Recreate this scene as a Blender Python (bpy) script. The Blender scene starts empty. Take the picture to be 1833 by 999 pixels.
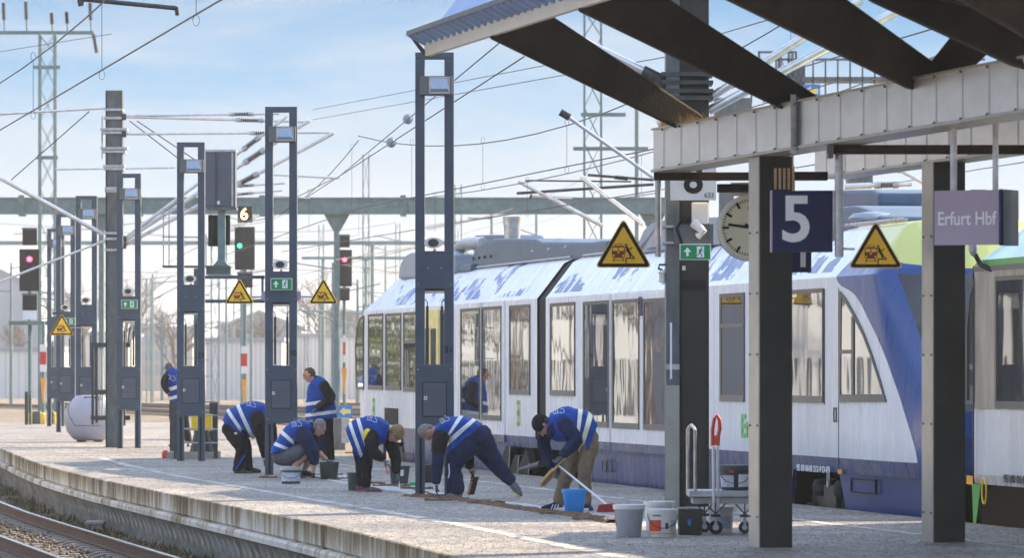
import bpy, bmesh, math, random
from mathutils import Vector, Matrix, noise
random.seed(7)
R = math.radians
# the view: a long lens 1.75 m above the platform, its picture plane upright
F = 8460.0; CX = 916.5; HV = 662.0; CH = 1.75
def P(u, v, Y): return Vector(((u-CX)*Y/F, Y, CH-(v-HV)*Y/F))
def G(u, v, z=0.0):
    Y = (CH-z)*F/(v-HV); return P(u, v, Y)
sc = bpy.context.scene; col = sc.collection
cd = bpy.data.cameras.new('camera'); cam = bpy.data.objects.new('camera', cd); col.objects.link(cam)
cam.location = (0, 0, CH); cam.rotation_euler = (R(90), 0, 0)
cd.sensor_width = 36; cd.lens = F/1833*36; cd.shift_y = (HV-499.5)/1833
cd.clip_start = .5; cd.clip_end = 4000
cd.dof.use_dof = True; cd.dof.focus_distance = 67; cd.dof.aperture_fstop = 5.0
sc.camera = cam
HAZE = .00026
SKY_LOW = 2.25
SUN_AZ = 52.0; SUN_EL = 26.0      # azimuth from +Y (into the picture) towards +X (right)
w = bpy.data.worlds.new('World'); sc.world = w; w.use_nodes = True
nt = w.node_tree; nt.nodes.clear(); N = nt.nodes.new; L = nt.links.new
out = N('ShaderNodeOutputWorld'); bg = N('ShaderNodeBackground'); sky = N('ShaderNodeTexSky')
sky.sky_type = 'NISHITA'; sky.sun_disc = False; sky.sun_elevation = R(SUN_EL); sky.sun_rotation = R(SUN_AZ)
sky.air_density = 1.0; sky.dust_density = .6; sky.ozone_density = 2.0
tc = N('ShaderNodeTexCoord')
sep = N('ShaderNodeSeparateXYZ'); L(tc.outputs['Generated'], sep.inputs[0])
def mth(op, a, b=None):
    m = N('ShaderNodeMath'); m.operation = op
    for i, x in enumerate((a, b)):
        if x is None: continue
        if isinstance(x, (int, float)): m.inputs[i].default_value = x
        else: L(x, m.inputs[i])
    return m.outputs[0]
# the clear blue stands low over the rooftops: elevation stretched near the horizon
zz = mth('ADD', mth('MULTIPLY', mth('MINIMUM', mth('MAXIMUM', sep.outputs[2], 0), .12), 5.0), mth('MAXIMUM', mth('SUBTRACT', sep.outputs[2], .12), 0))
cmb = N('ShaderNodeCombineXYZ'); L(sep.outputs[0], cmb.inputs[0]); L(sep.outputs[1], cmb.inputs[1]); L(zz, cmb.inputs[2])
nrm = N('ShaderNodeVectorMath'); nrm.operation = 'NORMALIZE'; L(cmb.outputs[0], nrm.inputs[0]); L(nrm.outputs[0], sky.inputs['Vector'])
mp = N('ShaderNodeMapping'); mp.inputs['Scale'].default_value = (9, 9, 34); L(tc.outputs['Generated'], mp.inputs[0])
mp.inputs['Rotation'].default_value = (0, R(6), 0)
nz = N('ShaderNodeTexNoise'); nz.inputs['Scale'].default_value = 1.0; nz.inputs['Detail'].default_value = 9; nz.inputs['Roughness'].default_value = .62; nz.inputs['Distortion'].default_value = .6
L(mp.outputs[0], nz.inputs['Vector'])
cr = N('ShaderNodeValToRGB'); cr.color_ramp.elements[0].position = .42; cr.color_ramp.elements[1].position = .75
cr.color_ramp.elements[0].color = (.05, .05, .05, 1); cr.color_ramp.elements[1].color = (.8, .8, .8, 1); L(nz.outputs['Fac'], cr.inputs[0])
mx = N('ShaderNodeMix'); mx.data_type = 'RGBA'; L(cr.outputs[0], mx.inputs[0]); L(sky.outputs[0], mx.inputs[6]); mx.inputs[7].default_value = (7.5, 8.2, 9.2, 1)
lr = N('ShaderNodeValToRGB'); L(mth('MULTIPLY', mth('MAXIMUM', sep.outputs[2], 0), 5.0), lr.inputs[0]); le = lr.color_ramp.elements
le[0].position = 0; le[0].color = (1.3, 1.24, 1.18, 1); le[1].position = .44; le[1].color = (.17, .44, .82, 1)
for p_, c_ in ((.10, (1.12, 1.12, 1.13, 1)), (.20, (.72, .86, 1.0, 1)), (.31, (.38, .65, .95, 1))):
    x_ = le.new(p_); x_.color = c_
lc = N('ShaderNodeMix'); lc.data_type = 'RGBA'; L(cr.outputs[0], lc.inputs[0]); L(lr.outputs[0], lc.inputs[6]); lc.inputs[7].default_value = (.95, .95, .97, 1)
ls = N('ShaderNodeVectorMath'); ls.operation = 'SCALE'; L(lc.outputs[2], ls.inputs[0]); ls.inputs['Scale'].default_value = SKY_LOW
lf = N('ShaderNodeMapRange'); lf.inputs[1].default_value = .15; lf.inputs[2].default_value = .24; L(sep.outputs[2], lf.inputs[0])
lx = N('ShaderNodeMix'); lx.data_type = 'RGBA'; L(lf.outputs[0], lx.inputs[0]); L(ls.outputs[0], lx.inputs[6]); L(mx.outputs[2], lx.inputs[7])
L(lx.outputs[2], bg.inputs[0]); bg.inputs[1].default_value = .125; L(bg.outputs[0], out.inputs[0])
sd = bpy.data.lights.new('sun', 'SUN'); sd.energy = 5.0; sd.angle = R(.5); sd.color = (1, .82, .58)
sun = bpy.data.objects.new('sun', sd); col.objects.link(sun)
_d = Vector((math.sin(R(SUN_AZ))*math.cos(R(SUN_EL)), math.cos(R(SUN_AZ))*math.cos(R(SUN_EL)), math.sin(R(SUN_EL))))
sun.rotation_euler = _d.to_track_quat('Z', 'Y').to_euler()
sc.view_settings.view_transform = 'Standard'; sc.view_settings.look = 'None'
sc.view_settings.exposure = 1.7; sc.view_settings.gamma = 1; sc.view_settings.use_curve_mapping = False
sc.render.engine = 'CYCLES'

# ---------------------------------------------------------------- materials
def mat(name, c, rough=.5, metal=0, var=.12, scale=6, c2=None, st=(1, 1, 1), bump=0, bscale=40, lo=.35, hi=.65, coat=0, emit=None, spec=.5, detail=5, coord='Object'):
    m = bpy.data.materials.new(name); m.use_nodes = True; t = m.node_tree; b = t.nodes['Principled BSDF']
    n = t.nodes.new; l = t.links.new
    b.inputs['Roughness'].default_value = rough; b.inputs['Metallic'].default_value = metal
    b.inputs['Specular IOR Level'].default_value = spec; b.inputs['Coat Weight'].default_value = coat; b.inputs['Coat Roughness'].default_value = .08
    tcd = n('ShaderNodeTexCoord'); mp = n('ShaderNodeMapping'); mp.inputs['Scale'].default_value = st; l(tcd.outputs[coord], mp.inputs[0])
    nz = n('ShaderNodeTexNoise'); nz.inputs['Scale'].default_value = scale; nz.inputs['Detail'].default_value = detail; nz.inputs['Roughness'].default_value = .6; l(mp.outputs[0], nz.inputs['Vector'])
    r = n('ShaderNodeValToRGB'); l(nz.outputs['Fac'], r.inputs[0])
    r.color_ramp.elements[0].position = lo; r.color_ramp.elements[1].position = hi
    if c2 is None: a = tuple(x*(1-var) for x in c); d = tuple(min(1, x*(1+var)) for x in c)
    else: a, d = c, c2
    r.color_ramp.elements[0].color = (*a, 1); r.color_ramp.elements[1].color = (*d, 1)
    l(r.outputs[0], b.inputs['Base Color'])
    if bump:
        n2 = n('ShaderNodeTexNoise'); n2.inputs['Scale'].default_value = bscale; n2.inputs['Detail'].default_value = 3; l(mp.outputs[0], n2.inputs['Vector'])
        bp = n('ShaderNodeBump'); bp.inputs['Strength'].default_value = bump; bp.inputs['Distance'].default_value = .02; l(n2.outputs['Fac'], bp.inputs['Height']); l(bp.outputs[0], b.inputs['Normal'])
    if emit: b.inputs['Emission Color'].default_value = (*emit[:3], 1); b.inputs['Emission Strength'].default_value = emit[3]
    return m
M = {}
def mm(k, *a, **kw): M[k] = mat(k, *a, **kw)
mm('post_grey', (.045, .066, .1), .5, .1, .12, 3)
mm('post_door', (.07, .085, .115), .5, .1, .08, 3)
mm('black', (.01, .01, .012), .6, spec=.25)
mm('rubber', (.02, .02, .022), .7)
mm('dark_steel', (.05, .055, .06), .45, .5, .25, 8)
mm('galv', (.42, .43, .45), .38, .8, .2, 9)
mm('alu', (.62, .63, .65), .3, .9, .12, 7)
mm('green_steel', (.12, .19, .20), .55, .1, .2, 3)
mm('mast_steel', (.10, .115, .125), .45, .3, .22, 2.5, st=(3, 3, 1))
mm('lamp_glass', (.25, .34, .48), .12, 0, .1, 4, coat=.5)
mm('white_plastic', (.62, .6, .56), .4, 0, .06)
mm('insul', (.06, .045, .04), .25)
mm('wire', (.035, .035, .04), .5, .3)
mm('concrete', (.3, .285, .26), .85, 0, .2, 5, bump=.3)
mm('white_paint', (.78, .78, .76), .5, 0, .05)
mm('yellow', (.95, .56, .015), .4, 0, .06)
mm('yellow_bright', (.92, .64, .015), .4, 0, .06)
mm('maroon', (.17, .02, .012), .5)
mm('orange_red', (.62, .06, .02), .4)
mm('red', (.6, .02, .015), .4)
mm('orange', (.85, .35, .02), .45)
mm('sign_green', (.005, .24, .08), .4, spec=.3)
mm('navy_sign', (.005, .013, .075), .45, 0, .1, 3, spec=.25)
mm('sign_white', (.75, .77, .82), .4, 0, .04)
mm('sign_lilac', (.36, .31, .42), .45, 0, .06, 2)
mm('sign_blue', (.02, .2, .55), .4)
mm('rust', (.09, .045, .028), .75, .2, .35, 12, bump=.3)
mm('rail_top', (.5, .46, .42), .22, .95, .1, 6)
mm('sleeper', (.17, .145, .12), .85, 0, .2, 6, bump=.3)
mm('brown_strip', (.12, .065, .032), .95, 0, .5, 18, bump=.8)
mm('egg', (.36, .36, .44), .38, 0, .06, 2)
mm('canopy_dark', (.026, .019, .014), .7, 0, .3, 2, spec=.2, bump=.2)
mm('canopy_cream', (.62, .56, .47), .5, 0, .06, 2)
mm('canopy_sheet', (.16, .27, .52), .45, 0, .12, 3)
mm('canopy_alu', (.6, .595, .57), .32, .55, .1, 1.6, st=(1, 1, 2.5), c2=(.72, .71, .69))
mm('seam', (.58, .57, .55), .6)
mm('pillar_dark', (.028, .03, .028), .6, 0, .2, 2, spec=.25)
mm('pillar_light', (.36, .35, .32), .4, .4, .12, 3)
mm('dry_grass', (.42, .27, .12), .9, 0, .3, 20)
mm('skin', (.5, .27, .19), .5, 0, .08, 10)
mm('skin_pink', (.55, .25, .18), .5, 0, .08, 10)
mm('hair_brown', (.09, .05, .03), .7, 0, .4, 60, bump=.8, bscale=160)
mm('hair_grey', (.22, .2, .19), .7, 0, .4, 60, bump=.8, bscale=160)
mm('hair_dark', (.05, .045, .04), .7, 0, .6, 60, bump=.8, bscale=160)
mm('hair_blond', (.3, .19, .09), .65, 0, .35, 60, bump=.8, bscale=160)
mm('cloth_black', (.014, .013, .016), .85, 0, .3, 9, bump=.9, bscale=16, spec=.15)
mm('cloth_navy', (.012, .022, .065), .85, 0, .3, 9, bump=.9, bscale=16, spec=.15)
mm('cloth_khaki', (.2, .155, .105), .88, 0, .2, 9, bump=.6, bscale=14, spec=.15)
mm('cloth_shorts', (.1, .095, .12), .88, 0, .15, 9, bump=.5, bscale=14, spec=.15)
mm('vest_blue', (.006, .055, .29), .6, 0, .18, 5, bump=1.0, bscale=12, spec=.15)
mm('vest_stripe', (.66, .68, .7), .35, .2, .1, 10, bump=.3, bscale=11)
mm('vest_stripe_cream', (.72, .7, .5), .4, .1, .1, 10, bump=.3, bscale=11)
mm('glove', (.12, .12, .17), .7, 0, .15, 20)
mm('glove_black', (.02, .02, .024), .7)
mm('cap', (.12, .12, .12), .8, 0, .15, 9)
mm('shoe', (.025, .022, .024), .6, 0, .3, 20)
mm('shoe_purple', (.13, .07, .08), .7, 0, .4, 40)
mm('shoe_grey', (.13, .14, .16), .7, 0, .2, 20)
mm('sole_pink', (.4, .12, .12), .6)
mm('wood', (.5, .3, .15), .6, 0, .25, 8, st=(1, 1, 6))
mm('bristle_brown', (.06, .03, .02), .9, 0, .4, 60)
mm('bristle_tan', (.35, .22, .1), .9, 0, .3, 60)
mm('bristle_red', (.35, .02, .03), .8, 0, .4, 60)
mm('teal', (.02, .33, .42), .4)
mm('bucket_blue', (.01, .26, .72), .35, 0, .05)
mm('bucket_grey', (.34, .36, .4), .45, 0, .08)
mm('bucket_white', (.7, .7, .7), .4, 0, .07, 5)
mm('bucket_dark', (.028, .034, .032), .5, 0, .2)
mm('bucket_green', (.055, .07, .065), .55, 0, .2)
mm('label_grey', (.42, .45, .55), .5, 0, .25, 30)
mm('green_plastic', (.02, .35, .16), .4)
mm('roof_grey', (.06, .10, .16), .4, .1, .12, 3)
mm('roof_light', (.24, .28, .35), .35, .1, .1, 3)
mm('window_frame', (.1, .1, .1), .35, .5, .1)
mm('under_black', (.012, .012, .013), .7)
mm('train_grey', (.3, .28, .25), .35, .3, .3, 2, st=(2, 1, .4))
mm('hazel', (.4, .36, .31), .9)
mm('hall_white', (.72, .7, .68), .8, 0, .1, .05)
mm('hall_grey', (.3, .33, .38), .8, 0, .2, .05)
mm('hall_seam', (.55, .54, .53), .8, 0, .05)
mm('hall_red', (.42, .25, .22), .8, 0, .2, .05)
mm('building_cream', (.25, .28, .33), .8, 0, .1, .1)
mm('led_red', (.5, .01, .02), .4, emit=(1, .02, .06, 9))
mm('led_green', (.02, .4, .2), .4, emit=(.03, 1, .45, 2.2))
mm('led_amber', (.6, .3, .05), .4, emit=(1, .55, .2, 3))
mm('lamp_tube', (.75, .68, .55), .4, 0, .1)

def nodes_of(m): return m.node_tree, m.node_tree.nodes.new, m.node_tree.links.new, m.node_tree.nodes['Principled BSDF']
def platform_mat():
    m = mat('platform_gravel', (.3, .29, .28), .8); t, n, l, b = nodes_of(m)
    tcd = n('ShaderNodeTexCoord')
    a = n('ShaderNodeTexNoise'); a.inputs['Scale'].default_value = 9; a.inputs['Detail'].default_value = 12; a.inputs['Roughness'].default_value = .85; l(tcd.outputs['Object'], a.inputs['Vector'])
    r = n('ShaderNodeValToRGB'); l(a.outputs['Fac'], r.inputs[0]); e = r.color_ramp.elements
    e[0].position = .38; e[0].color = (.085, .085, .09, 1); e[1].position = .62; e[1].color = (.60, .55, .49, 1)
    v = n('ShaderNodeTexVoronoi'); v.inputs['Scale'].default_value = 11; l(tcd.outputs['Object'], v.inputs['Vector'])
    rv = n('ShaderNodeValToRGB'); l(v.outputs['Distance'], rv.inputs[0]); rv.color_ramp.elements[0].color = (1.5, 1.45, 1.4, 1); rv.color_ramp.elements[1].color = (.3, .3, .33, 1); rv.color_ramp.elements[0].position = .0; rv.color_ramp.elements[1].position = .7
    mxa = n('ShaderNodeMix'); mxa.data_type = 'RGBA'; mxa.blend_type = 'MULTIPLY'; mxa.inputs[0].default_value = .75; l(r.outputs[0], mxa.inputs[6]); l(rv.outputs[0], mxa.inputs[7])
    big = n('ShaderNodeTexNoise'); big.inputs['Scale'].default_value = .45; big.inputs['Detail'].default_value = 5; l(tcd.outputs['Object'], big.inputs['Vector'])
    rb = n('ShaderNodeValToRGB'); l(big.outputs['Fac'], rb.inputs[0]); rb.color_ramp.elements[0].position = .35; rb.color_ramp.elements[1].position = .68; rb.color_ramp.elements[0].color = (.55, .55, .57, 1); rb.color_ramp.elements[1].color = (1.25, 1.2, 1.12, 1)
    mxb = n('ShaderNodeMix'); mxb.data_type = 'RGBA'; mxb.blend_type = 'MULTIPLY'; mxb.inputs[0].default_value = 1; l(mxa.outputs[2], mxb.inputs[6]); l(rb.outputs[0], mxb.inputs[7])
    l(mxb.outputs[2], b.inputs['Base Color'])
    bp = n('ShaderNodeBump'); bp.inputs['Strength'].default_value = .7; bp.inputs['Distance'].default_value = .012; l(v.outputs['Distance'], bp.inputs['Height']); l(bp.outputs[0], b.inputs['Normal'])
    b.inputs['Roughness'].default_value = .6
    return m
M['platform'] = platform_mat()
mm('platform_slab', (.3, .31, .33), .7, 0, .15, 3, bump=.3, c2=(.45, .46, .48))
mm('line_white', (.3, .29, .28), .7, 0, 0, 3.2, c2=(.58, .56, .54), lo=.44, hi=.6, bump=.3, detail=10)
def wallmat():
    m = mat('edge_wall', (.3, .27, .22), .85); t, n, l, b = nodes_of(m)
    tcd = n('ShaderNodeTexCoord'); sp = n('ShaderNodeSeparateXYZ'); l(tcd.outputs['Object'], sp.inputs[0])
    def nz_(sc_, k, dt):
        mp = n('ShaderNodeMapping'); mp.inputs['Scale'].default_value = sc_; l(tcd.outputs['Object'], mp.inputs[0])
        a = n('ShaderNodeTexNoise'); a.inputs['Scale'].default_value = k; a.inputs['Detail'].default_value = dt; a.inputs['Roughness'].default_value = .6; l(mp.outputs[0], a.inputs['Vector']); return a.outputs['Fac']
    def op(o, x, y):
        q = n('ShaderNodeMath'); q.operation = o
        for i, v in enumerate((x, y)):
            if isinstance(v, (int, float)): q.inputs[i].default_value = v
            else: l(v, q.inputs[i])
        return q.outputs[0]
    f = op('ADD', op('MULTIPLY', nz_((1, 1, .09), 5.0, 6), .62), op('MULTIPLY', nz_((1, 1, .6), .9, 4), .68))
    f = op('ADD', f, op('MULTIPLY', op('ADD', sp.outputs[2], GZW), -.55)); f = op('ADD', f, op('MULTIPLY', nz_((1, 1, 1), 20, 4), .12))
    r = n('ShaderNodeValToRGB'); l(f, r.inputs[0]); e = r.color_ramp.elements
    e[0].position = .58; e[0].color = (.085, .058, .022, 1); e[1].position = .86; e[1].color = (.56, .53, .49, 1); x = e.new(.70); x.color = (.25, .2, .12, 1)
    l(r.outputs[0], b.inputs['Base Color']); return m
GZW = -.68
M['edge_wall'] = wallmat()
mm('edge_wall_low', (.26, .24, .2), .9, 0, .2, 4, c2=(.42, .4, .36), bump=.3)
def ballast(name, c1, c2, sc_):
    m = mat(name, c1, .9); t, n, l, b = nodes_of(m); tcd = n('ShaderNodeTexCoord')
    v = n('ShaderNodeTexVoronoi'); v.inputs['Scale'].default_value = sc_; l(tcd.outputs['Object'], v.inputs['Vector'])
    r = n('ShaderNodeValToRGB'); l(v.outputs['Color'], r.inputs[0]); r.color_ramp.elements[0].color = (*c1, 1); r.color_ramp.elements[1].color = (*c2, 1)
    a = n('ShaderNodeTexNoise'); a.inputs['Scale'].default_value = .35; a.inputs['Detail'].default_value = 6; l(tcd.outputs['Object'], a.inputs['Vector'])
    ra = n('ShaderNodeValToRGB'); l(a.outputs['Fac'], ra.inputs[0]); ra.color_ramp.elements[0].position = .35; ra.color_ramp.elements[1].position = .65; ra.color_ramp.elements[0].color = (.6, .58, .5, 1); ra.color_ramp.elements[1].color = (1.15, 1.1, 1.05, 1)
    mxa = n('ShaderNodeMix'); mxa.data_type = 'RGBA'; mxa.blend_type = 'MULTIPLY'; mxa.inputs[0].default_value = 1; l(r.outputs[0], mxa.inputs[6]); l(ra.outputs[0], mxa.inputs[7]); l(mxa.outputs[2], b.inputs['Base Color'])
    bp = n('ShaderNodeBump'); bp.inputs['Strength'].default_value = 1; bp.inputs['Distance'].default_value = .05; l(v.outputs['Distance'], bp.inputs['Height']); l(bp.outputs[0], b.inputs['Normal'])
    return m
M['ballast'] = ballast('ballast', (.09, .07, .05), (.36, .3, .24), 16)
M['stone'] = ballast('ballast_stone', (.06, .045, .03), (.24, .185, .14), 3)
M['stone_fine'] = ballast('track_bed_stone', (.04, .03, .022), (.2, .155, .115), 14)
def glassmat(name, c, rough=.03):
    m = mat(name, c, rough, 0, .25, 2, spec=1.0, coat=1); t, n, l, b = nodes_of(m)
    tcd = n('ShaderNodeTexCoord'); mp = n('ShaderNodeMapping'); mp.inputs['Scale'].default_value = (1, 1, .5); l(tcd.outputs['Object'], mp.inputs[0])
    a = n('ShaderNodeTexNoise'); a.inputs['Scale'].default_value = 2.2; a.inputs['Detail'].default_value = 1; l(mp.outputs[0], a.inputs['Vector'])
    bp = n('ShaderNodeBump'); bp.inputs['Strength'].default_value = .02; bp.inputs['Distance'].default_value = .06; l(a.outputs['Fac'], bp.inputs['Height'])
    l(bp.outputs[0], b.inputs['Normal']); l(bp.outputs[0], b.inputs['Coat Normal']); b.inputs['Coat Roughness'].default_value = .02
    return m
M['train_glass'] = glassmat('train_glass', (.05, .048, .045))
M['windscreen'] = glassmat('windscreen', (.006, .012, .026)); _b = M['windscreen'].node_tree.nodes['Principled BSDF']; _b.inputs['Specular IOR Level'].default_value = .35; _b.inputs['Coat Weight'].default_value = .2

# ---------------------------------------------------------------- mesh building
class MB:
    def __init__(s): s.v = []; s.f = []; s.m = []; s.mi = 0
    def add(s, vs, fs):
        o = len(s.v); s.v += [Vector(x) for x in vs]; s.f += [tuple(i+o for i in f) for f in fs]; s.m += [s.mi]*len(fs); return s
    def box(s, c, d, M4=None, bev=0):
        x, y, z = d[0]/2, d[1]/2, d[2]/2
        vs = [Vector((i*x, j*y, k*z)) for i in (-1, 1) for j in (-1, 1) for k in (-1, 1)]
        if M4 is not None: vs = [M4 @ q for q in vs]
        c = Vector(c)
        return s.add([c+q for q in vs], [(0, 1, 3, 2), (4, 6, 7, 5), (0, 4, 5, 1), (2, 3, 7, 6), (0, 2, 6, 4), (1, 5, 7, 3)])
    def bb(s, x0, x1, y0, y1, z0, z1): return s.box(((x0+x1)/2, (y0+y1)/2, (z0+z1)/2), (abs(x1-x0), abs(y1-y0), abs(z1-z0)))
    def bar(s, p, q, w, h, up=(0, 0, 1), w2=None, h2=None):
        p, q = Vector(p), Vector(q); d = (q-p).normalized(); sd = d.cross(Vector(up))
        if sd.length < 1e-4: sd = d.cross(Vector((0, 1, 0)))
        sd.normalize(); u = sd.cross(d); w2 = w2 or w; h2 = h2 or h
        vs = [p+sd*a*w/2+u*b*h/2 for a, b in ((-1, -1), (1, -1), (1, 1), (-1, 1))]+[q+sd*a*w2/2+u*b*h2/2 for a, b in ((-1, -1), (1, -1), (1, 1), (-1, 1))]
        return s.add(vs, [(0, 3, 2, 1), (4, 5, 6, 7), (0, 1, 5, 4), (1, 2, 6, 5), (2, 3, 7, 6), (3, 0, 4, 7)])
    def loft(s, pts, ra, rb=None, side=None, n=12, cap=True, mids=None):
        pts = [Vector(p) for p in pts]; rb = rb or ra; k = len(pts); o = len(s.v); prev = None
        for i, p in enumerate(pts):
            d = (pts[min(i+1, k-1)]-pts[max(i-1, 0)])
            d = d.normalized() if d.length > 1e-9 else Vector((0, 0, 1))
            if side is not None: a = Vector(side)-d*d.dot(Vector(side))
            elif prev is not None: a = prev-d*d.dot(prev)
            else: a = d.orthogonal()
            if a.length < 1e-5: a = d.orthogonal()
            a.normalize(); prev = a; b = d.cross(a)
            for j in range(n):
                t = 2*math.pi*j/n; s.v.append(p+a*math.cos(t)*rb[i]+b*math.sin(t)*ra[i])
        for i in range(k-1):
            for j in range(n):
                s.f.append((o+i*n+j, o+i*n+(j+1) % n, o+(i+1)*n+(j+1) % n, o+(i+1)*n+j)); s.m.append(mids[i] if mids else s.mi)
        if cap:
            s.f.append(tuple(o+j for j in reversed(range(n)))); s.m.append(mids[0] if mids else s.mi)
            s.f.append(tuple(o+(k-1)*n+j for j in range(n))); s.m.append(mids[-1] if mids else s.mi)
        return s
    def tube(s, p, q, r, n=8, r2=None): return s.loft([p, q], [r, r if r2 is None else r2], n=n)
    def path(s, pts, r, n=6): return s.loft(pts, [r]*len(pts), n=n)
    def ell(s, c, r, ax=None, n=12, k=8):
        c = Vector(c); vs = []; ax = ax or Matrix.Identity(3)
        for i in range(1, k):
            a = math.pi*i/k
            for j in range(n):
                t = 2*math.pi*j/n; vs.append(c+ax @ Vector((r[0]*math.sin(a)*math.cos(t), r[1]*math.sin(a)*math.sin(t), r[2]*math.cos(a))))
        fs = [(i*n+j, (i+1)*n+j, (i+1)*n+(j+1) % n, i*n+(j+1) % n) for i in range(k-2) for j in range(n)]
        T = len(vs); vs += [c+ax @ Vector((0, 0, r[2])), c-ax @ Vector((0, 0, r[2]))]
        fs += [(T, j, (j+1) % n) for j in range(n)]+[(T+1, (k-2)*n+(j+1) % n, (k-2)*n+j) for j in range(n)]
        return s.add(vs, fs)
    def lathe(s, c, prof, n=24, ax=None):   # prof: (r, z)
        c = Vector(c); ax = ax or Matrix.Identity(3); vs = []
        for r, z in prof:
            for j in range(n):
                t = 2*math.pi*j/n; vs.append(c+ax @ Vector((r*math.cos(t), r*math.sin(t), z)))
        k = len(prof)
        fs = [(i*n+j, i*n+(j+1) % n, (i+1)*n+(j+1) % n, (i+1)*n+j) for i in range(k-1) for j in range(n)]
        fs += [tuple(reversed(range(n))), tuple((k-1)*n+j for j in range(n))]
        return s.add(vs, fs)
    def prism(s, poly, d, o=(0, 0, 0), ux=(1, 0, 0), uy=(0, 0, 1)):   # 2D outline in the ux/uy plane, given depth vector d
        o, ux, uy, d = Vector(o), Vector(ux), Vector(uy), Vector(d); n = len(poly)
        a = [o+ux*x+uy*y for x, y in poly]; vs = a+[q+d for q in a]
        return s.add(vs, [tuple(range(n)), tuple(reversed(range(n, 2*n)))]+[(i, i+n, (i+1) % n+n, (i+1) % n) for i in range(n)])
    def text(s, txt, size, o, ux=(1, 0, 0), uy=(0, 0, 1), ext=.004, off=0.0, align='CENTER', sx=1):
        c = bpy.data.curves.new('t', 'FONT'); c.body = txt; c.size = size; c.extrude = ext; c.offset = off; c.align_x = align; c.align_y = 'CENTER'; c.resolution_u = 4
        ob = bpy.data.objects.new('t', c); col.objects.link(ob); me = bpy.data.meshes.new_from_object(ob.evaluated_get(bpy.context.evaluated_depsgraph_get()))
        bpy.data.objects.remove(ob); bpy.data.curves.remove(c)
        o, ux, uy = Vector(o), Vector(ux).normalized(), Vector(uy).normalized(); uz = ux.cross(uy)
        s.add([o+ux*q.co.x*sx+uy*q.co.y+uz*q.co.z for q in me.vertices], [tuple(p.vertices) for p in me.polygons]); bpy.data.meshes.remove(me); return s
    def mesh(s, name):
        me = bpy.data.meshes.new(name); me.from_pydata([tuple(q) for q in s.v], [], s.f); me.polygons.foreach_set('material_index', s.m); me.update(); return me
    def build(s, name, mt, parent=None, world=False, smooth=False, bev=0, fix=True):
        if world and parent is not None:
            r = parent
            while r.parent: r = r.parent
            mi = (Matrix.Translation(r.location) @ r.rotation_euler.to_matrix().to_4x4()).inverted(); s.v = [mi @ q for q in s.v]
        me = s.mesh(name); b = bmesh.new(); b.from_mesh(me)
        if fix: bmesh.ops.recalc_face_normals(b, faces=b.faces)
        if bev:
            es = [e for e in b.edges if len(e.link_faces) == 2 and e.calc_face_angle(0) > .6]
            bmesh.ops.bevel(b, geom=es, offset=bev, segments=2, affect='EDGES', profile=.6, clamp_overlap=True)
        b.to_mesh(me); b.free()
        if smooth:
            for p in me.polygons: p.use_smooth = True
            if smooth != 'all':
                me.set_sharp_from_angle(angle=R(38))
        for x in (mt if isinstance(mt, (list, tuple)) else [mt]): me.materials.append(M[x] if isinstance(x, str) else x)
        ob = bpy.data.objects.new(name, me); col.objects.link(ob)
        if parent: ob.parent = parent
        return ob
def tag(o, label=None, cat=None, group=None, kind=None):
    if label: o['label'] = label
    if cat: o['category'] = cat
    if group: o['group'] = group
    if kind: o['kind'] = kind
    return o
def empty(name, loc, rz=0, label=None, cat=None, group=None):
    o = bpy.data.objects.new(name, None); col.objects.link(o); o.location = loc; o.rotation_euler = (0, 0, rz); return tag(o, label, cat, group)
def single(mb, name, mt, loc, label, cat, group=None, **kw):
    loc = Vector(loc); mb.v = [q-loc for q in mb.v]; o = mb.build(name, mt, **kw); o.location = loc; return tag(o, label, cat, group)
def copy_tree(o, parent=None):
    c = o.copy(); col.objects.link(c); c.parent = parent
    for ch in [x for x in bpy.data.objects if x.parent == o]: copy_tree(ch, c)
    return c
# ---------------------------------------------------------------- the lie of the land
def curve(pts):
    pts = sorted(pts); n = len(pts)
    ms = [(pts[min(i+1, n-1)][1]-pts[max(i-1, 0)][1])/(pts[min(i+1, n-1)][0]-pts[max(i-1, 0)][0]) for i in range(n)]
    def f(y):
        if y <= pts[0][0]: return pts[0][1]+ms[0]*(y-pts[0][0])
        if y >= pts[-1][0]: return pts[-1][1]+ms[-1]*(y-pts[-1][0])
        for i in range(n-1):
            if y <= pts[i+1][0]:
                h = pts[i+1][0]-pts[i][0]; t = (y-pts[i][0])/h
                return (2*t**3-3*t*t+1)*pts[i][1]+(t**3-2*t*t+t)*h*ms[i]+(-2*t**3+3*t*t)*pts[i+1][1]+(t**3-t*t)*h*ms[i+1]
    return f
xl = curve([(25, 2.1), (34, 1.05), (43.9, -.5), (48.5, -1.28), (52.9, -2.05), (57.6, -2.98), (64.1, -4.3), (71.5, -5.8), (77.1, -6.9), (87.6, -8.74), (105.8, -11.46), (125, -14.2), (158, -18.8)])
def train_x(y): return 2.24-.2017*(y-69.3)
xr = curve([(25, train_x(25)-.12), (60, train_x(60)-.12), (80, train_x(80)-.12), (96, train_x(96)-.12), (110, -5.3), (131, -7.4), (158, -9.6)])
GZ = -.80
def strip(f0, f1, y0, y1, z, step=.8, cols=1):
    mb = MB(); n = max(2, int((y1-y0)/step)); vs = []
    for i in range(n+1):
        y = y0+(y1-y0)*i/n; a, b = f0(y), f1(y)
        for j in range(cols+1): vs.append((a+(b-a)*j/cols, y, z))
    k = cols+1
    mb.add(vs, [(i*k+j, i*k+j+1, (i+1)*k+j+1, (i+1)*k+j) for i in range(n) for j in range(cols)]); return mb
g = MB().add([(-900, -20, GZ), (900, -20, GZ), (900, 2500, GZ), (-900, 2500, GZ)], [(0, 1, 2, 3)])
tag(g.build('ground', 'ballast'), kind='structure')
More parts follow.
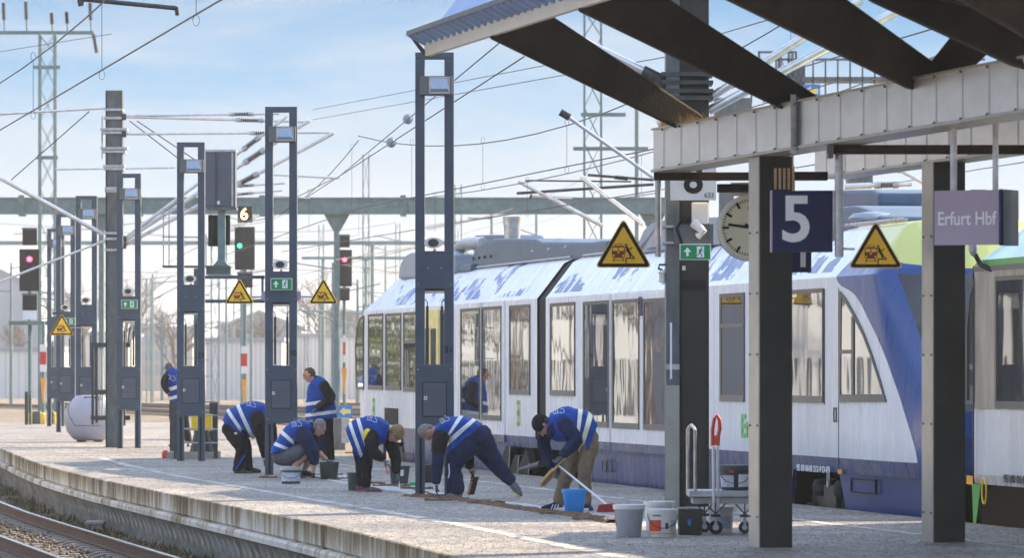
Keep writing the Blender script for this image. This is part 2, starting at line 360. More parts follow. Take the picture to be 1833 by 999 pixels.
tag(strip(xl, xr, 20, 157, 0, cols=6).build('platform', 'platform'), kind='structure')
# far end and right-hand face of the platform
mb = MB(); n = 100; vs = []
for i in range(n+1):
    y = 20+137*i/n; vs += [(xr(y), y, -.003), (xr(y)-.02, y, GZ)]
mb.add(vs, [(2*i, 2*i+1, 2*i+3, 2*i+2) for i in range(n)])
mb.bb(xl(157), xr(157), 156.9, 157.1, GZ, -.006)
tag(mb.build('platform_side', 'concrete'), kind='structure')
def wall():
    mb = MB(); prof = [(0.0, .006), (-.03, -.004), (-.03, -.24), (.0, -.27), (-.1, -.27), (-.12, -.30), (-.12, -.36), (-.02, -.40), (-.0, GZ)]
    n = 190; k = len(prof); vs = []
    for i in range(n+1):
        y = 20+138*i/n
        for dx, z in prof: vs.append((xl(y)+dx+(.1 if dx == 0 and z < -.3 else 0), y, z))
    for j in range(k-1):
        mb.mi = 0 if j < 6 else 1
        mb.add([], []); mb.f += [(i*k+j, i*k+j+1, (i+1)*k+j+1, (i+1)*k+j) for i in range(n)]; mb.m += [mb.mi]*n
    mb.v = [Vector(q) for q in vs]
    y = 22; mb.mi = 1
    while y < 157:    # slim upright ribs under the ledge, each flaring out at its head
        x = xl(y)
        mb.add([(x+.12, y-.03, GZ), (x-.0, y-.03, GZ), (x-.0, y-.03, -.55), (x-.09, y-.03, -.38), (x+.1, y-.03, -.38),
                (x+.12, y+.03, GZ), (x-.0, y+.03, GZ), (x-.0, y+.03, -.55), (x-.09, y+.03, -.38), (x+.1, y+.03, -.38)],
               [(0, 1, 2, 3, 4), (9, 8, 7, 6, 5), (1, 6, 7, 2), (2, 7, 8, 3), (0, 5, 6, 1)])
        y += .55
    return mb
single(wall(), 'platform_wall', ['edge_wall', 'edge_wall_low'], (xl(60), 60, GZ), 'stained concrete edge wall of the platform with a ledge and slim ribs above the near track', 'wall')
# white lines painted on the platform, worn through in places
def ragline(f, off0, off1, y0, y1, name):
    mb = MB(); y = y0
    while y < y1:
        l = random.uniform(.6, 2.4); d0, d1 = random.uniform(-.03, .03), random.uniform(-.03, .03)
        n = max(2, int(l/.12)); vs = []
        for i in range(n+1):
            yy = y+l*i/n; vs += [(f(yy)+off0+d0+random.uniform(-.018, .018), yy, .004), (f(yy)+off1+d1+random.uniform(-.018, .018), yy, .004)]
        mb.add(vs, [(2*i, 2*i+1, 2*i+3, 2*i+2) for i in range(n)]); y += l+(random.uniform(0.02, .5) if random.random() < .5 else 0)
    return tag(mb.build(name, 'line_white'), kind='structure')
ragline(xl, 1.42, 1.60, 30, 92, 'painted_line')
ragline(xr, -1.80, -1.62, 30, 92, 'painted_line')
# smoother slabs along the open drainage joint
joint = [(560, 853), (612, 868), (700, 880), (760, 893), (860, 903), (960, 918), (1030, 926), (1100, 938), (1180, 952)]
jp = [G(*p) for p in joint]
jc = curve([(p.y, p.x) for p in jp])
slab = strip(lambda y: jc(y)+.05, lambda y: jc(y)+.62, 52.5, 80, .004, .8); tag(slab.build('drain_cover', 'platform_slab'), kind='structure')

# grit and small stones standing proud of the worn platform surface
import numpy as np
mm('grit', (.05, .05, .055), .8, 0, 0, 60, c2=(.46, .42, .37), detail=0, lo=.3, hi=.7)
def grit(nn, y0, y1, seed, r0, r1, h0, h1):
    g_ = np.random.default_rng(seed); y = g_.uniform(y0, y1, nn); ys = np.linspace(y0, y1, 400); A = np.interp(y, ys, [xl(q) for q in ys]); B = np.interp(y, ys, [xr(q) for q in ys])
    x = A+.02+(B-A-.04)*g_.random(nn); r = g_.uniform(r0, r1, nn); h = g_.uniform(h0, h1, nn); a = g_.uniform(0, 6.28, nn); V = np.zeros((nn, 5, 3))
    for i in range(4): V[:, i, 0] = x+r*np.cos(a+i*1.5708)*g_.uniform(.7, 1.2, nn); V[:, i, 1] = y+r*np.sin(a+i*1.5708); V[:, i, 2] = .001
    V[:, 4, 0] = x+g_.uniform(-.3, .3, nn)*r; V[:, 4, 1] = y; V[:, 4, 2] = h
    me = bpy.data.meshes.new('grit'); me.vertices.add(nn*5); me.vertices.foreach_set('co', V.ravel()); base = (np.arange(nn)*5)[:, None, None]
    tri = (np.array([[0, 1, 4], [1, 2, 4], [2, 3, 4], [3, 0, 4]])[None]+base).reshape(-1); me.loops.add(len(tri)); me.loops.foreach_set('vertex_index', tri.astype(np.int32)); me.polygons.add(nn*4); me.polygons.foreach_set('loop_start', np.arange(0, nn*12, 3, dtype=np.int32)); me.update(calc_edges=True); me.validate(); me.materials.append(M['grit'])
    o = bpy.data.objects.new('grit', me); col.objects.link(o); return tag(o, 'fine grit standing out of the worn platform surface', 'grit', kind='stuff')
grit(52000, 42, 118, 5, .008, .018, .004, .010)
# ---------------------------------------------------------------- tracks
def track(f, y0, y1, label, sleepers=True, step=.62, group=None, nmax=96, zr=-.55, rail_w=.07):
    ym = (y0+y1)/2; root = empty('railway_track', (f(y0), y0, GZ), 0, label, 'railway track', group)
    for off in (-.7175, .7175):
        mb = MB(); n = int((y1-y0)/1.5)+1; vs = []
        prof = [(-.036, 0), (.036, 0), (.036, -.03), (.01, -.045), (.01, -.13), (.07, -.145), (.07, -.16), (-.07, -.16), (-.07, -.145), (-.01, -.13), (-.01, -.045), (-.036, -.03)]
        k = len(prof)
        for i in range(n+1):
            y = y0+(y1-y0)*i/n
            for dx, dz in prof: vs.append((f(y)+off+dx*rail_w/.07, y, zr+dz))
        mb.v = [Vector(q) for q in vs]
        for j in range(k):
            for i in range(n):
                mb.f.append((i*k+j, i*k+(j+1) % k, (i+1)*k+(j+1) % k, (i+1)*k+j)); mb.m.append(1 if j == 0 else 0)
        mb.build('rail', ['rust', 'rail_top'], root, world=True)
    if sleepers:
        s0 = None; y = y0+.3; c = 0
        while y < y1 and c < nmax:
            a = math.atan2(-(f(y+1)-f(y)), 1)
            if s0 is None:
                mb = MB(); mb.prism([(-1.3, 0), (1.3, 0), (1.3, .17), (.95, .2), (.45, .2), (.3, .15), (-.3, .15), (-.45, .2), (-.95, .2), (-1.3, .17)], (0, .24, 0), (0, -.12, -.2))
                s0 = mb.build('sleeper', 'sleeper', root, bev=.015); o = s0
            else:
                o = s0.copy(); col.objects.link(o); o.parent = root
            o.location = (f(y)-f(y0), y-y0, zr-.165-GZ); o.rotation_euler = (0, 0, a); y += step; c += 1
    return root
fl = lambda y: xl(y)-1.80
track(fl, 40, 158, 'near rusty track with concrete sleepers below the platform edge, bottom left')
tag(strip(lambda y: fl(y)-3.4, lambda y: xl(y)+.05, 38, 160, GZ+.012, 2).build('near_track_bed', 'stone_fine'), kind='structure')
fr = lambda y: train_x(y)+1.38 if y < 96 else (train_x(96)+1.38)-.16*(y-96)-.0012*(y-96)**2
track(fr, 45, 190, 'track the blue and white train stands on, behind the platform', sleepers=False)
far = [(-3, .02, .0010), (3.5, .0, .0011), (-22, .15, .0016), (10, -.02, .0013), (-32, .0, .0022), (17, -.1, .0015)]
for i, (x0, s1, s2) in enumerate(far):
    f = lambda y, x0=x0, s1=s1, s2=s2: x0-s1*(y-150)-s2*(y-150)**2
    track(f, 150, 330, 'far track curving left in the yard, ' + ('first', 'second', 'third', 'fourth', 'fifth', 'sixth')[sorted(q[0] for q in far).index(x0)] + ' from the left', sleepers=False, group='tracks in the yard beyond the platform', rail_w=.11)
    ed = strip(lambda y, f=f: f(y)-1.6, lambda y, f=f: f(y)+1.6, 150, 330, GZ+.06+i*.004, 4)
    tag(ed.build('track_bed', 'stone'), kind='structure')
# loose stones by the near track
mb = MB(); rnd = random.Random(3)
for i in range(5200):
    y = rnd.uniform(43, 92); t = rnd.random(); x = fl(y)+rnd.uniform(-2.6, 1.75); r = rnd.uniform(.018, .045)
    if abs(abs(x-fl(y))-.7175) < .1: continue
    z = GZ+.02+(.03 if abs(x-fl(y)) < 1.3 else 0)+rnd.uniform(-.01, .03)
    vs = [Vector((x, y, z))+Vector((a*r*rnd.uniform(.6, 1.2), b*r*rnd.uniform(.6, 1.2), c*r*rnd.uniform(.6, 1.1))) for a, b, c in ((1, 0, 0), (-1, 0, 0), (0, 1, 0), (0, -1, 0), (0, 0, 1), (0, 0, -1))]
    mb.add(vs, [(0, 2, 4), (2, 1, 4), (1, 3, 4), (3, 0, 4), (2, 0, 5), (1, 2, 5), (3, 1, 5), (0, 3, 5)])
tag(mb.build('ballast_stones', 'stone'), 'loose ballast stones along the near rails', 'ballast', kind='stuff')
# weeds at the wall foot
mm('weed', (.07, .09, .025), .8, 0, .4, 8); mm('weed_dry', (.2, .12, .05), .9, 0, .4, 8)
mb = MB()
for i in range(2600):
    y = rnd.uniform(46, 100)
    if noise.noise(Vector((y*.35, 2, 0))) < -.12: continue
    x = xl(y)+rnd.uniform(-.55, .05)+(-.05); h = rnd.uniform(.03, .13)*(1.5 if rnd.random() < .1 else 1); a = rnd.uniform(0, 6.28); d = Vector((math.cos(a), math.sin(a), 0))*rnd.uniform(.008, .02); ln = Vector((rnd.uniform(-.06, .06), rnd.uniform(-.06, .06), h))
    b0 = Vector((x, y, GZ)); mb.mi = 0 if rnd.random() < .6 else 1
    mb.add([b0-d, b0+d, b0+ln*.6+d, b0+ln*.6-d, b0+ln], [(0, 1, 2, 3), (3, 2, 4)])
tag(mb.build('weeds', ['weed', 'weed_dry'], fix=False), 'low weeds growing in the ballast along the foot of the platform wall', 'weeds', kind='stuff')
mb = MB(); p = G(171, 943, -.72); mb.box((p.x, p.y, -.66), (.3, .5, .05)); mb.box((p.x, p.y, -.74), (.26, .44, .12))
single(mb, 'cable_box', 'concrete', (p.x, p.y, GZ), 'small flat concrete box lying in the ballast between near track and wall', 'box', bev=.01)
mb = MB(); q = [Vector((xl(y)-.42+.05*math.sin(y*3), y, GZ+.03+.02*math.sin(y*5))) for y in [62+.5*i for i in range(18)]]
mb.path(q, .025); single(mb, 'cable', 'rubber', q[0], 'black cable lying in the ballast at the foot of the platform wall', 'cable', smooth=True)

# ---------------------------------------------------------------- light posts on the platform
def warning_sign(loc, size, label, depth=.03, arm=None, group='yellow triangular warning signs'):
    """triangle plate seen from -Y; loc = middle of its lower edge"""
    root = empty('warning_sign', loc, 0, label, 'warning sign', group); h = size*.866
    def tri(s, y, t, r=.1, z0=0.0):
        pts = [(-size/2*s, 0), (size/2*s, 0), (0, h*s)]; cx, cy = 0, h/3
        pts = [(x, yv+(h-h*s)/3) for x, yv in pts]; o = []
        for i in range(3):
            a, b, c = Vector(pts[i-1]), Vector(pts[i]), Vector(pts[(i+1) % 3]); e = size*r*s
            p0, p1 = b+(a-b).normalized()*e, b+(c-b).normalized()*e
            for k in range(5):
                u = k/4; o.append(tuple(p0*(1-u)**2+b*2*u*(1-u)+p1*u*u))
        return MB().prism(o, (0, t, 0), (0, y, 0))
    tri(1.04, 0, depth).build('plate', 'yellow', root)
    tri(.99, -.003, .004).build('black_border', 'black', root)
    tri(.78, -.006, .004, .03).build('yellow_field', 'yellow', root)
    k = size/.6; u = lambda x, z: (x*k, z*k)
    def pm(): return MB()
    y = -.011; t = (0, .006, 0)
    m = pm(); m.prism([u(-.125, .115), u(-.11, .10), u(.0, .10), u(.015, .115), u(.015, .215), u(0, .23), u(-.11, .23), u(-.125, .215)], t, (0, y, 0))
    m.prism([u(-.1, .246), u(-.01, .246), u(-.01, .251), u(-.1, .251)], t, (0, y, 0)); m.prism([u(-.085, .23), u(-.08, .23), u(-.08, .246), u(-.085, .246)], t, (0, y, 0)); m.prism([u(-.03, .23), u(-.025, .23), u(-.025, .246), u(-.03, .246)], t, (0, y, 0))
    m.prism([u(.02, .04), u(.035, .04), u(.035, .088), u(.08, .088), u(.08, .102), u(.02, .102)], t, (0, y, 0))
    tm = m.build('train_symbol', 'maroon', root)
    m = pm()
    for a, b in ((-.115, -.062), (-.05, .005)): m.prism([u(a, .175), u(b, .175), u(b, .212), u(a, .212)], t, (0, y-.003, 0))
    for cx_, cz_ in ((-.108, .122), (-.004, .122), (-.055, .158)): m.prism([u(cx_+.012*math.cos(i), cz_+.012*math.sin(i)) for i in [j*math.pi/4 for j in range(8)]], t, (0, y-.003, 0))
    m.build('train_window', 'yellow', tm)
    m = pm()
    for a, b, c, d, w_ in ((-.1, .1, -.115, .06, .008), (-.01, .1, .005, .06, .008), (-.105, .072, -.005, .072, .006), (.03, .225, .05, .175, .026), (.05, .18, .075, .135, .026), (.07, .14, .072, .1, .014), (.07, .145, .1, .115, .013), (.1, .115, .12, .1, .012), (.045, .19, .085, .2, .01), (.085, .2, .095, .215, .009), (.04, .18, .02, .165, .01), (.078, .092, .12, .092, .012)):
        p, q = Vector((a, b)), Vector((c, d)); n_ = (q-p).normalized(); n_ = Vector((-n_.y, n_.x))*w_/2
        m.prism([u(*(p+n_)), u(*(p-n_)), u(*(q-n_)), u(*(q+n_))], t, (0, y, 0))
    m.prism([u(.027+.013*math.cos(i), .24+.013*math.sin(i)) for i in [j*math.pi/4 for j in range(8)]], t, (0, y, 0))
    m.build('figure_symbol', 'black', root)
    return root
def exit_sign(parent_or_none, loc, w, h, label, left=True):
    root = empty('exit_sign', loc, 0, label, 'exit sign')
    MB().bb(-w/2, w/2, 0, .05, -h/2, h/2).build('housing', 'white_plastic', root, bev=.004)
    MB().bb(-w/2+.012, w/2-.012, -.004, .001, -h/2+.012, h/2-.012).build('green_panel', 'sign_green', root)
    y = -.009; t = (0, .004, 0); k = h/.19
    cx = -w*.25
    m = MB(); m.prism([(cx-.014*k, -.05*k), (cx+.014*k, -.05*k), (cx+.014*k, .0), (cx+.045*k, 0), (cx, .055*k), (cx-.045*k, 0), (cx-.014*k, 0)], t, (0, y, 0))
    m.build('arrow_symbol', 'sign_white', root)
    cx = w*.2
    m = MB().prism([(cx-.055*k, -.065*k), (cx+.03*k, -.065*k), (cx+.03*k, .065*k), (cx-.055*k, .065*k)], t, (0, y, 0)); m.build('door_symbol', 'sign_white', root)
    m = MB()
    for a, b, c, d, w_ in ((-.005, .035, -.02, -.005, .022), (-.02, -.005, .0, -.03, .012), (0, -.03, .0, -.058, .011), (-.02, -.005, -.035, -.03, .011), (-.035, -.03, -.052, -.04, .01), (-.008, .03, .02, .01, .008), (-.01, .03, -.035, .015, .008)):
        p, q = Vector((a, b))*k, Vector((c, d))*k; n_ = (q-p).normalized(); n_ = Vector((-n_.y, n_.x))*w_*k/2
        m.prism([(cx+e.x, e.y) for e in (p+n_, p-n_, q-n_, q+n_)], t, (0, y-.003, 0))
    m.prism([(cx+.003+.01*k*math.cos(i), .05*k+.01*k*math.sin(i)) for i in [j*math.pi/4 for j in range(8)]], t, (0, y-.003, 0))
    m.build('running_figure_symbol', 'sign_green', root)
    return root
GRP = 'grey light posts along the platform'
def light_post(loc, label, num=None):
    r = empty('light_post', loc, 0, label, 'light post', GRP); W = .265; D = .19
    for s in (-1, 1):
        x0, x1 = (-W, -W+.13) if s < 0 else (W-.13, W)
        m = MB(); m.bb(x0, x1, -D/2, D/2, 0, 6.02)
        u = m.build('upright', 'post_grey', r, bev=.008)
        m = MB(); xx = (x0+x1)/2+s*-.012
        m.bb(xx-.018 if s < 0 else xx-.018, xx+.018, -D/2-.003, -D/2, .02, .84); m.build('cable_slot', 'black', u)
    MB().bb(-W, W, -D/2-.004, D/2+.004, 6.02, 6.11).build('top_bar', 'post_grey', r, bev=.008)
    m = MB().bb(-W+.002, W-.002, -D/2-.012, D/2+.012, .86, 1.82)
    lp = m.build('lower_panel', 'post_grey', r, bev=.006)
    m = MB().bb(-.165, .17, -D/2-.017, -D/2-.010, 1.10, 1.58); m.build('door_gap', 'black', lp)
    dr = MB().bb(-.155, .16, -D/2-.024, -D/2-.012, 1.112, 1.568).build('door', 'post_door', r, bev=.004)
    m = MB().bb(-.145, -.10, -D/2-.03, -D/2-.024, 1.335, 1.385); m.build('lock_plate', 'white_plastic', dr)
    m = MB().lathe((-.122, -D/2-.031, 1.36), [(.011, -.002), (.011, .002)], 10, Matrix(((1, 0, 0), (0, 0, 1), (0, 1, 0)))); m.build('lock', 'black', dr)
    m = MB().bb(-W+.002, W-.002, -D/2-.012, D/2+.012, 2.86, 3.38); up = m.build('upper_panel', 'post_grey', r, bev=.006)
    m = MB()
    for xx, zz in [(-W+.04, .93), (W-.04, .93), (-W+.04, 1.75), (W-.04, 1.75), (-.09, 3.15), (.09, 3.15), (-W+.04, 2.92), (W-.04, 2.92)]:
        m.lathe((xx, -D/2-.0145, zz), [(.009, -.003), (.009, .003)], 8, Matrix(((1, 0, 0), (0, 0, 1), (0, 1, 0))))
    m.build('screw_row', 'galv', up)
    m = MB().bb(-.165, .165, -.05, .05, 2.80, 2.858); m.build('down_light', 'lamp_tube', r, bev=.01)
    MB().bb(-W+.02, W-.02, -.06, .06, 2.835, 2.862).build('light_housing', 'black', r)
    for s in (-1, 1):   # inner guide bars
        xx = s*(W-.165); m = MB().bb(xx-.018, xx+.018, -.04, .04, 1.83, 2.62); m.path([(xx, 0, 2.62), (xx, 0, 2.68), (xx+s*.03, 0, 2.72)], .008); m.build('guide_bar', 'dark_steel', r)
    # lamp box near the top
    m = MB(); m.bb(-.2, .245, -D/2-.09, D/2+.02, 5.52, 5.78); lb = m.build('lamp_box', 'mast_steel', r, bev=.012)
    m = MB().add([(-.06, -D/2-.1, 5.555), (.205, -D/2-.1, 5.555), (.185, -D/2-.16, 5.60), (-.05, -D/2-.16, 5.60), (-.04, -D/2-.1, 5.75), (.17, -D/2-.1, 5.75)], [(0, 1, 2, 3), (3, 2, 5, 4), (0, 3, 4), (1, 5, 2)]); m.build('lamp_glass', 'lamp_glass', lb, fix=True)
    m = MB().bb(-.075, .215, -D/2-.105, -D/2-.09, 5.535, 5.765); m.build('lamp_rim', 'galv', lb, bev=.005)
    # horn loudspeaker
    m = MB(); m.bb(-.02, .02, -.02, .02, 3.38, 3.41)
    m.loft([(-.015, -.13, 3.49), (-.005, .0, 3.49), (0, .12, 3.48)], [.075, .07, .045], [.13, .11, .06], side=(1, 0, 0), n=20); sp = m.build('loudspeaker', 'white_plastic', r, smooth=True)
    m = MB(); m.loft([(-.015, -.138, 3.49), (-.015, -.128, 3.49)], [.055, .055], [.075, .075], side=(1, 0, 0), n=20); m.build('speaker_grille', 'dark_steel', sp)
    if num: MB().text(num, .13, (W-.07, -D/2-.004, 2.02), off=.002).build('number', 'black', r)
    return r
posts = [(G(778, 890), 'tall grey light post numbered 31, nearest and largest, beside the man stretching one leg back', '31'),
         (G(503.5, 851), 'grey light post numbered 30 with an exit sign and two triangles, beside the squatting man', '30'),
         (G(342, 825.5), 'grey light post numbered 29 standing at the railed cage with the yellow box', '29'),
         (G(231, 803), 'grey light post with an exit sign, just right of the tall catenary column', None),
         (G(155, 787), 'grey light post behind the big egg-shaped bin', None),
         (G(118, 774), 'far grey light post whose twin stands close behind its left side', None),
         (G(100, 763.5), 'farthest grey light post at the end of the row, near the red signal', None)]
PL = []
for p, l, nn in posts: PL.append(light_post((p.x, p.y, 0), l, nn))
p = PL[1].location
exit_sign(None, (p.x+.01, p.y-.165, 3.165), .36, .2, 'green exit sign with arrow on the light post between the two triangles')
MB().bb(-.33, -.26, -.05, .05, 2.9, 3.05).build('bracket', 'sign_lilac', PL[1]); MB().bb(.26, .33, -.05, .05, 2.9, 3.05).build('bracket', 'sign_lilac', PL[1])
for s in (-1, 1):
    MB().tube((s*.3, 0, 2.96), (s*.75, 0, 2.96), .014).build('sign_arm', 'sign_lilac', PL[1])
    warning_sign((p.x+s*.69+(.01 if s > 0 else 0), p.y-.04, 2.85), .47, 'small yellow warning triangle on the %s arm of the exit-sign light post' % ('left' if s < 0 else 'right'))
p = PL[3].location
exit_sign(None, (p.x+.02, p.y-.165, 3.2), .36, .2, 'green exit sign with arrow on the post next to the tall catenary column')
p = PL[5].location
exit_sign(None, (p.x+.1, p.y-.165, 3.1), .36, .2, 'small far green exit sign half behind the leftmost warning triangle')
p = PL[4].location
warning_sign((p.x-.6, p.y-.2, 2.62), .6, 'yellow warning triangle farthest left, in front of the far light posts')
MB().tube((-.45, -.17, 2.8), (-.1, -.1, 2.8), .014).build('sign_arm', 'sign_lilac', PL[4])

# the air: fine haze over the whole station
hm = bpy.data.materials.new('haze'); hm.use_nodes = True; t_ = hm.node_tree; t_.nodes.clear(); o_ = t_.nodes.new('ShaderNodeOutputMaterial'); v_ = t_.nodes.new('ShaderNodeVolumePrincipled')
v_.inputs['Color'].default_value = (.93, .96, 1, 1); v_.inputs['Density'].default_value = HAZE; v_.inputs['Anisotropy'].default_value = .35; t_.links.new(v_.outputs[0], o_.inputs['Volume'])
hz = MB().bb(-960, 960, -40, 2560, GZ-1.2, 17.5).build('haze', hm); tag(hz, kind='stuff', label='thin bright haze in the air')
# ---------------------------------------------------------------- trains
TH = math.atan(.2017); CT, ST = math.cos(TH), math.sin(TH)
J = Vector((train_x(78.0), 78.0, 0))
def SU(u, v, y=0.0):
    """pixel -> (a, z) on the train's long plane shifted y metres inwards; a runs towards the camera from the joint"""
    x0 = J.x+y*CT; y0 = J.y+y*ST; k = (u-CX)/F
    a = (x0-k*y0)/(-ST*1.0-k*CT)     # x = x0+a*ST, Y = y0-a*CT ; x = kY
    a = (k*y0-x0)/(ST+k*CT); Y = y0-a*CT
    return a, CH-(v-HV)*Y/F
def striped(name, top, low, zb, blue, curve_pts=None):
    """glossy bodywork: dirt streaks, paint zones fixed to the body"""
    m = mat(name, top, .25, 0, coat=.06, spec=.35); t, n, l, b = nodes_of(m)
    tcd = n('ShaderNodeTexCoord'); sp = n('ShaderNodeSeparateXYZ'); l(tcd.outputs['Object'], sp.inputs[0])
    def M2(op, a, c=None):
        q = n('ShaderNodeMath'); q.operation = op
        for i, x in enumerate((a, c)):
            if x is None: continue
            if isinstance(x, (int, float)): q.inputs[i].default_value = x
            else: l(x, q.inputs[i])
        return q.outputs[0]
    def streak(sx, sz, sc_, lo, hi, w_=0.0):
        mp = n('ShaderNodeMapping'); mp.inputs['Scale'].default_value = (sx, 1, sz); l(tcd.outputs['Object'], mp.inputs[0]); mp.inputs['Rotation'].default_value = (0, w_, 0)
        z = n('ShaderNodeTexNoise'); z.inputs['Scale'].default_value = sc_; z.inputs['Detail'].default_value = 6; z.inputs['Roughness'].default_value = .65; l(mp.outputs[0], z.inputs['Vector'])
        r = n('ShaderNodeMapRange'); r.inputs[1].default_value = lo; r.inputs[2].default_value = hi; l(z.outputs['Fac'], r.inputs[0]); return r.outputs[0], z.outputs['Fac']
    def mixc(f, a, c):
        q = n('ShaderNodeMix'); q.data_type = 'RGBA'; l(f, q.inputs[0])
        for i, x in ((6, a), (7, c)):
            if isinstance(x, tuple): q.inputs[i].default_value = (*x, 1)
            else: l(x, q.inputs[i])
        return q.outputs[2]
    s1, f1 = streak(4.5, .5, 1.0, .44, .70); s2, f2 = streak(2.2, .35, 1.3, .42, .62)
    dirty = mixc(s1, top, tuple(x*y for x, y in zip(top, (.84, .80, .78))))
    dirty = mixc(M2('MULTIPLY', s2, .28), dirty, (.5, .54, .66))
    lowc = mixc(M2('MULTIPLY', s1, .5), low, tuple(min(1, x*1.8+.03) for x in low)); lowc = mixc(M2('MULTIPLY', s2, .25), lowc, (.36, .27, .22))
    c = mixc(M2('GREATER_THAN', sp.outputs[2], zb), lowc, dirty)
    # old paint showing through on the sloping shoulder
    s3, f3 = streak(2.4, .28, 1.0, .45, .50, R(14)); s4, f4 = streak(.4, .4, 1.0, .515, .54)
    sh = M2('MULTIPLY', M2('MULTIPLY', s3, s4), M2('MULTIPLY', M2('GREATER_THAN', sp.outputs[2], 3.0), M2('LESS_THAN', sp.outputs[2], 3.6)))
    c = mixc(M2('GREATER_THAN', sh, .3), c, blue)
    if curve_pts:
        fc = n('ShaderNodeFloatCurve'); cv = fc.mapping.curves[0]; zs = sorted(curve_pts)
        for i, (z, a) in enumerate(zs):
            x, y = z/4.0, (a-15)/12
            if i == 0: cv.points[0].location = (0, y); cv.points.new(x, y)
            else: cv.points.new(x, y)
        cv.points[len(cv.points)-1].location = (1, (zs[-1][1]-15)/12); fc.mapping.update()
        l(M2('DIVIDE', sp.outputs[2], 4.0), fc.inputs['Value'])
        lim = M2('ADD', M2('MULTIPLY', fc.outputs[0], 12.0), 15.0)
        c = mixc(M2('GREATER_THAN', sp.outputs[0], lim), c, tuple(x for x in blue))
        (al, zl), (bl, zm) = SU(1552, 398, .46), SU(1592, 478, .06)
        lim2 = M2('ADD', M2('MULTIPLY', M2('SUBTRACT', sp.outputs[2], zl), (bl-al)/(zm-zl)), al)
        top_ = M2('MULTIPLY', M2('GREATER_THAN', sp.outputs[0], lim2), M2('GREATER_THAN', sp.outputs[2], 2.955))
        c = mixc(top_, c, (.6, .62, .2)); c = mixc(M2('MULTIPLY', top_, M2('LESS_THAN', sp.outputs[2], 3.02)), c, (.8, .6, .03))
    l(c, b.inputs['Base Color'])
    rr = n('ShaderNodeMapRange'); rr.inputs[3].default_value = .16; rr.inputs[4].default_value = .42; l(f1, rr.inputs[0]); l(rr.outputs[0], b.inputs['Roughness'])
    bp = n('ShaderNodeBump'); bp.inputs['Strength'].default_value = .12; bp.inputs['Distance'].default_value = .02; l(f2, bp.inputs['Height']); l(bp.outputs[0], b.inputs['Normal'])
    return m
cp = [SU(*q) for q in ((1545, 400), (1505, 460), (1498, 500), (1530, 528), (1556, 575), (1577, 620), (1598, 680), (1616, 740), (1633, 823))]
cp = [(z, a) for a, z in cp]; cp = [(.60, cp[-1][1])]+[q for q in cp if q[0] > .62]
M['train_body'] = striped('train_body', (.84, .85, .88), (.012, .035, .14), .63, (.003, .055, .25), cp)
M['train_body_plain'] = striped('train_body_plain', (.84, .85, .88), (.015, .038, .14), .63, (.015, .07, .32))
M['train_white'] = striped('train_white', (.75, .75, .74), (.5, .49, .47), .55, (.02, .35, .25))
mm('nose_blue', (.003, .035, .17), .35, 0, .1, 1, coat=.05, spec=.3)
mm('lime', (.62, .72, .28), .3, 0, .1, 1, coat=.3)
mm('mint', (.42, .72, .66), .28, 0, .1, 1, coat=.4); mm('leaf_green', (.08, .38, .05), .3)
mm('deep_blue', (.008, .03, .2), .2, 0, .1, 1, coat=.5)
SEC = [(.03, .44), (.0, .62), (.0, .95), (.0, 1.25), (.0, 1.7), (.0, 2.3), (.0, 2.93), (.06, 3.0), (.46, 3.52), (.62, 3.60), (1.375, 3.68)]
WD = 2.75
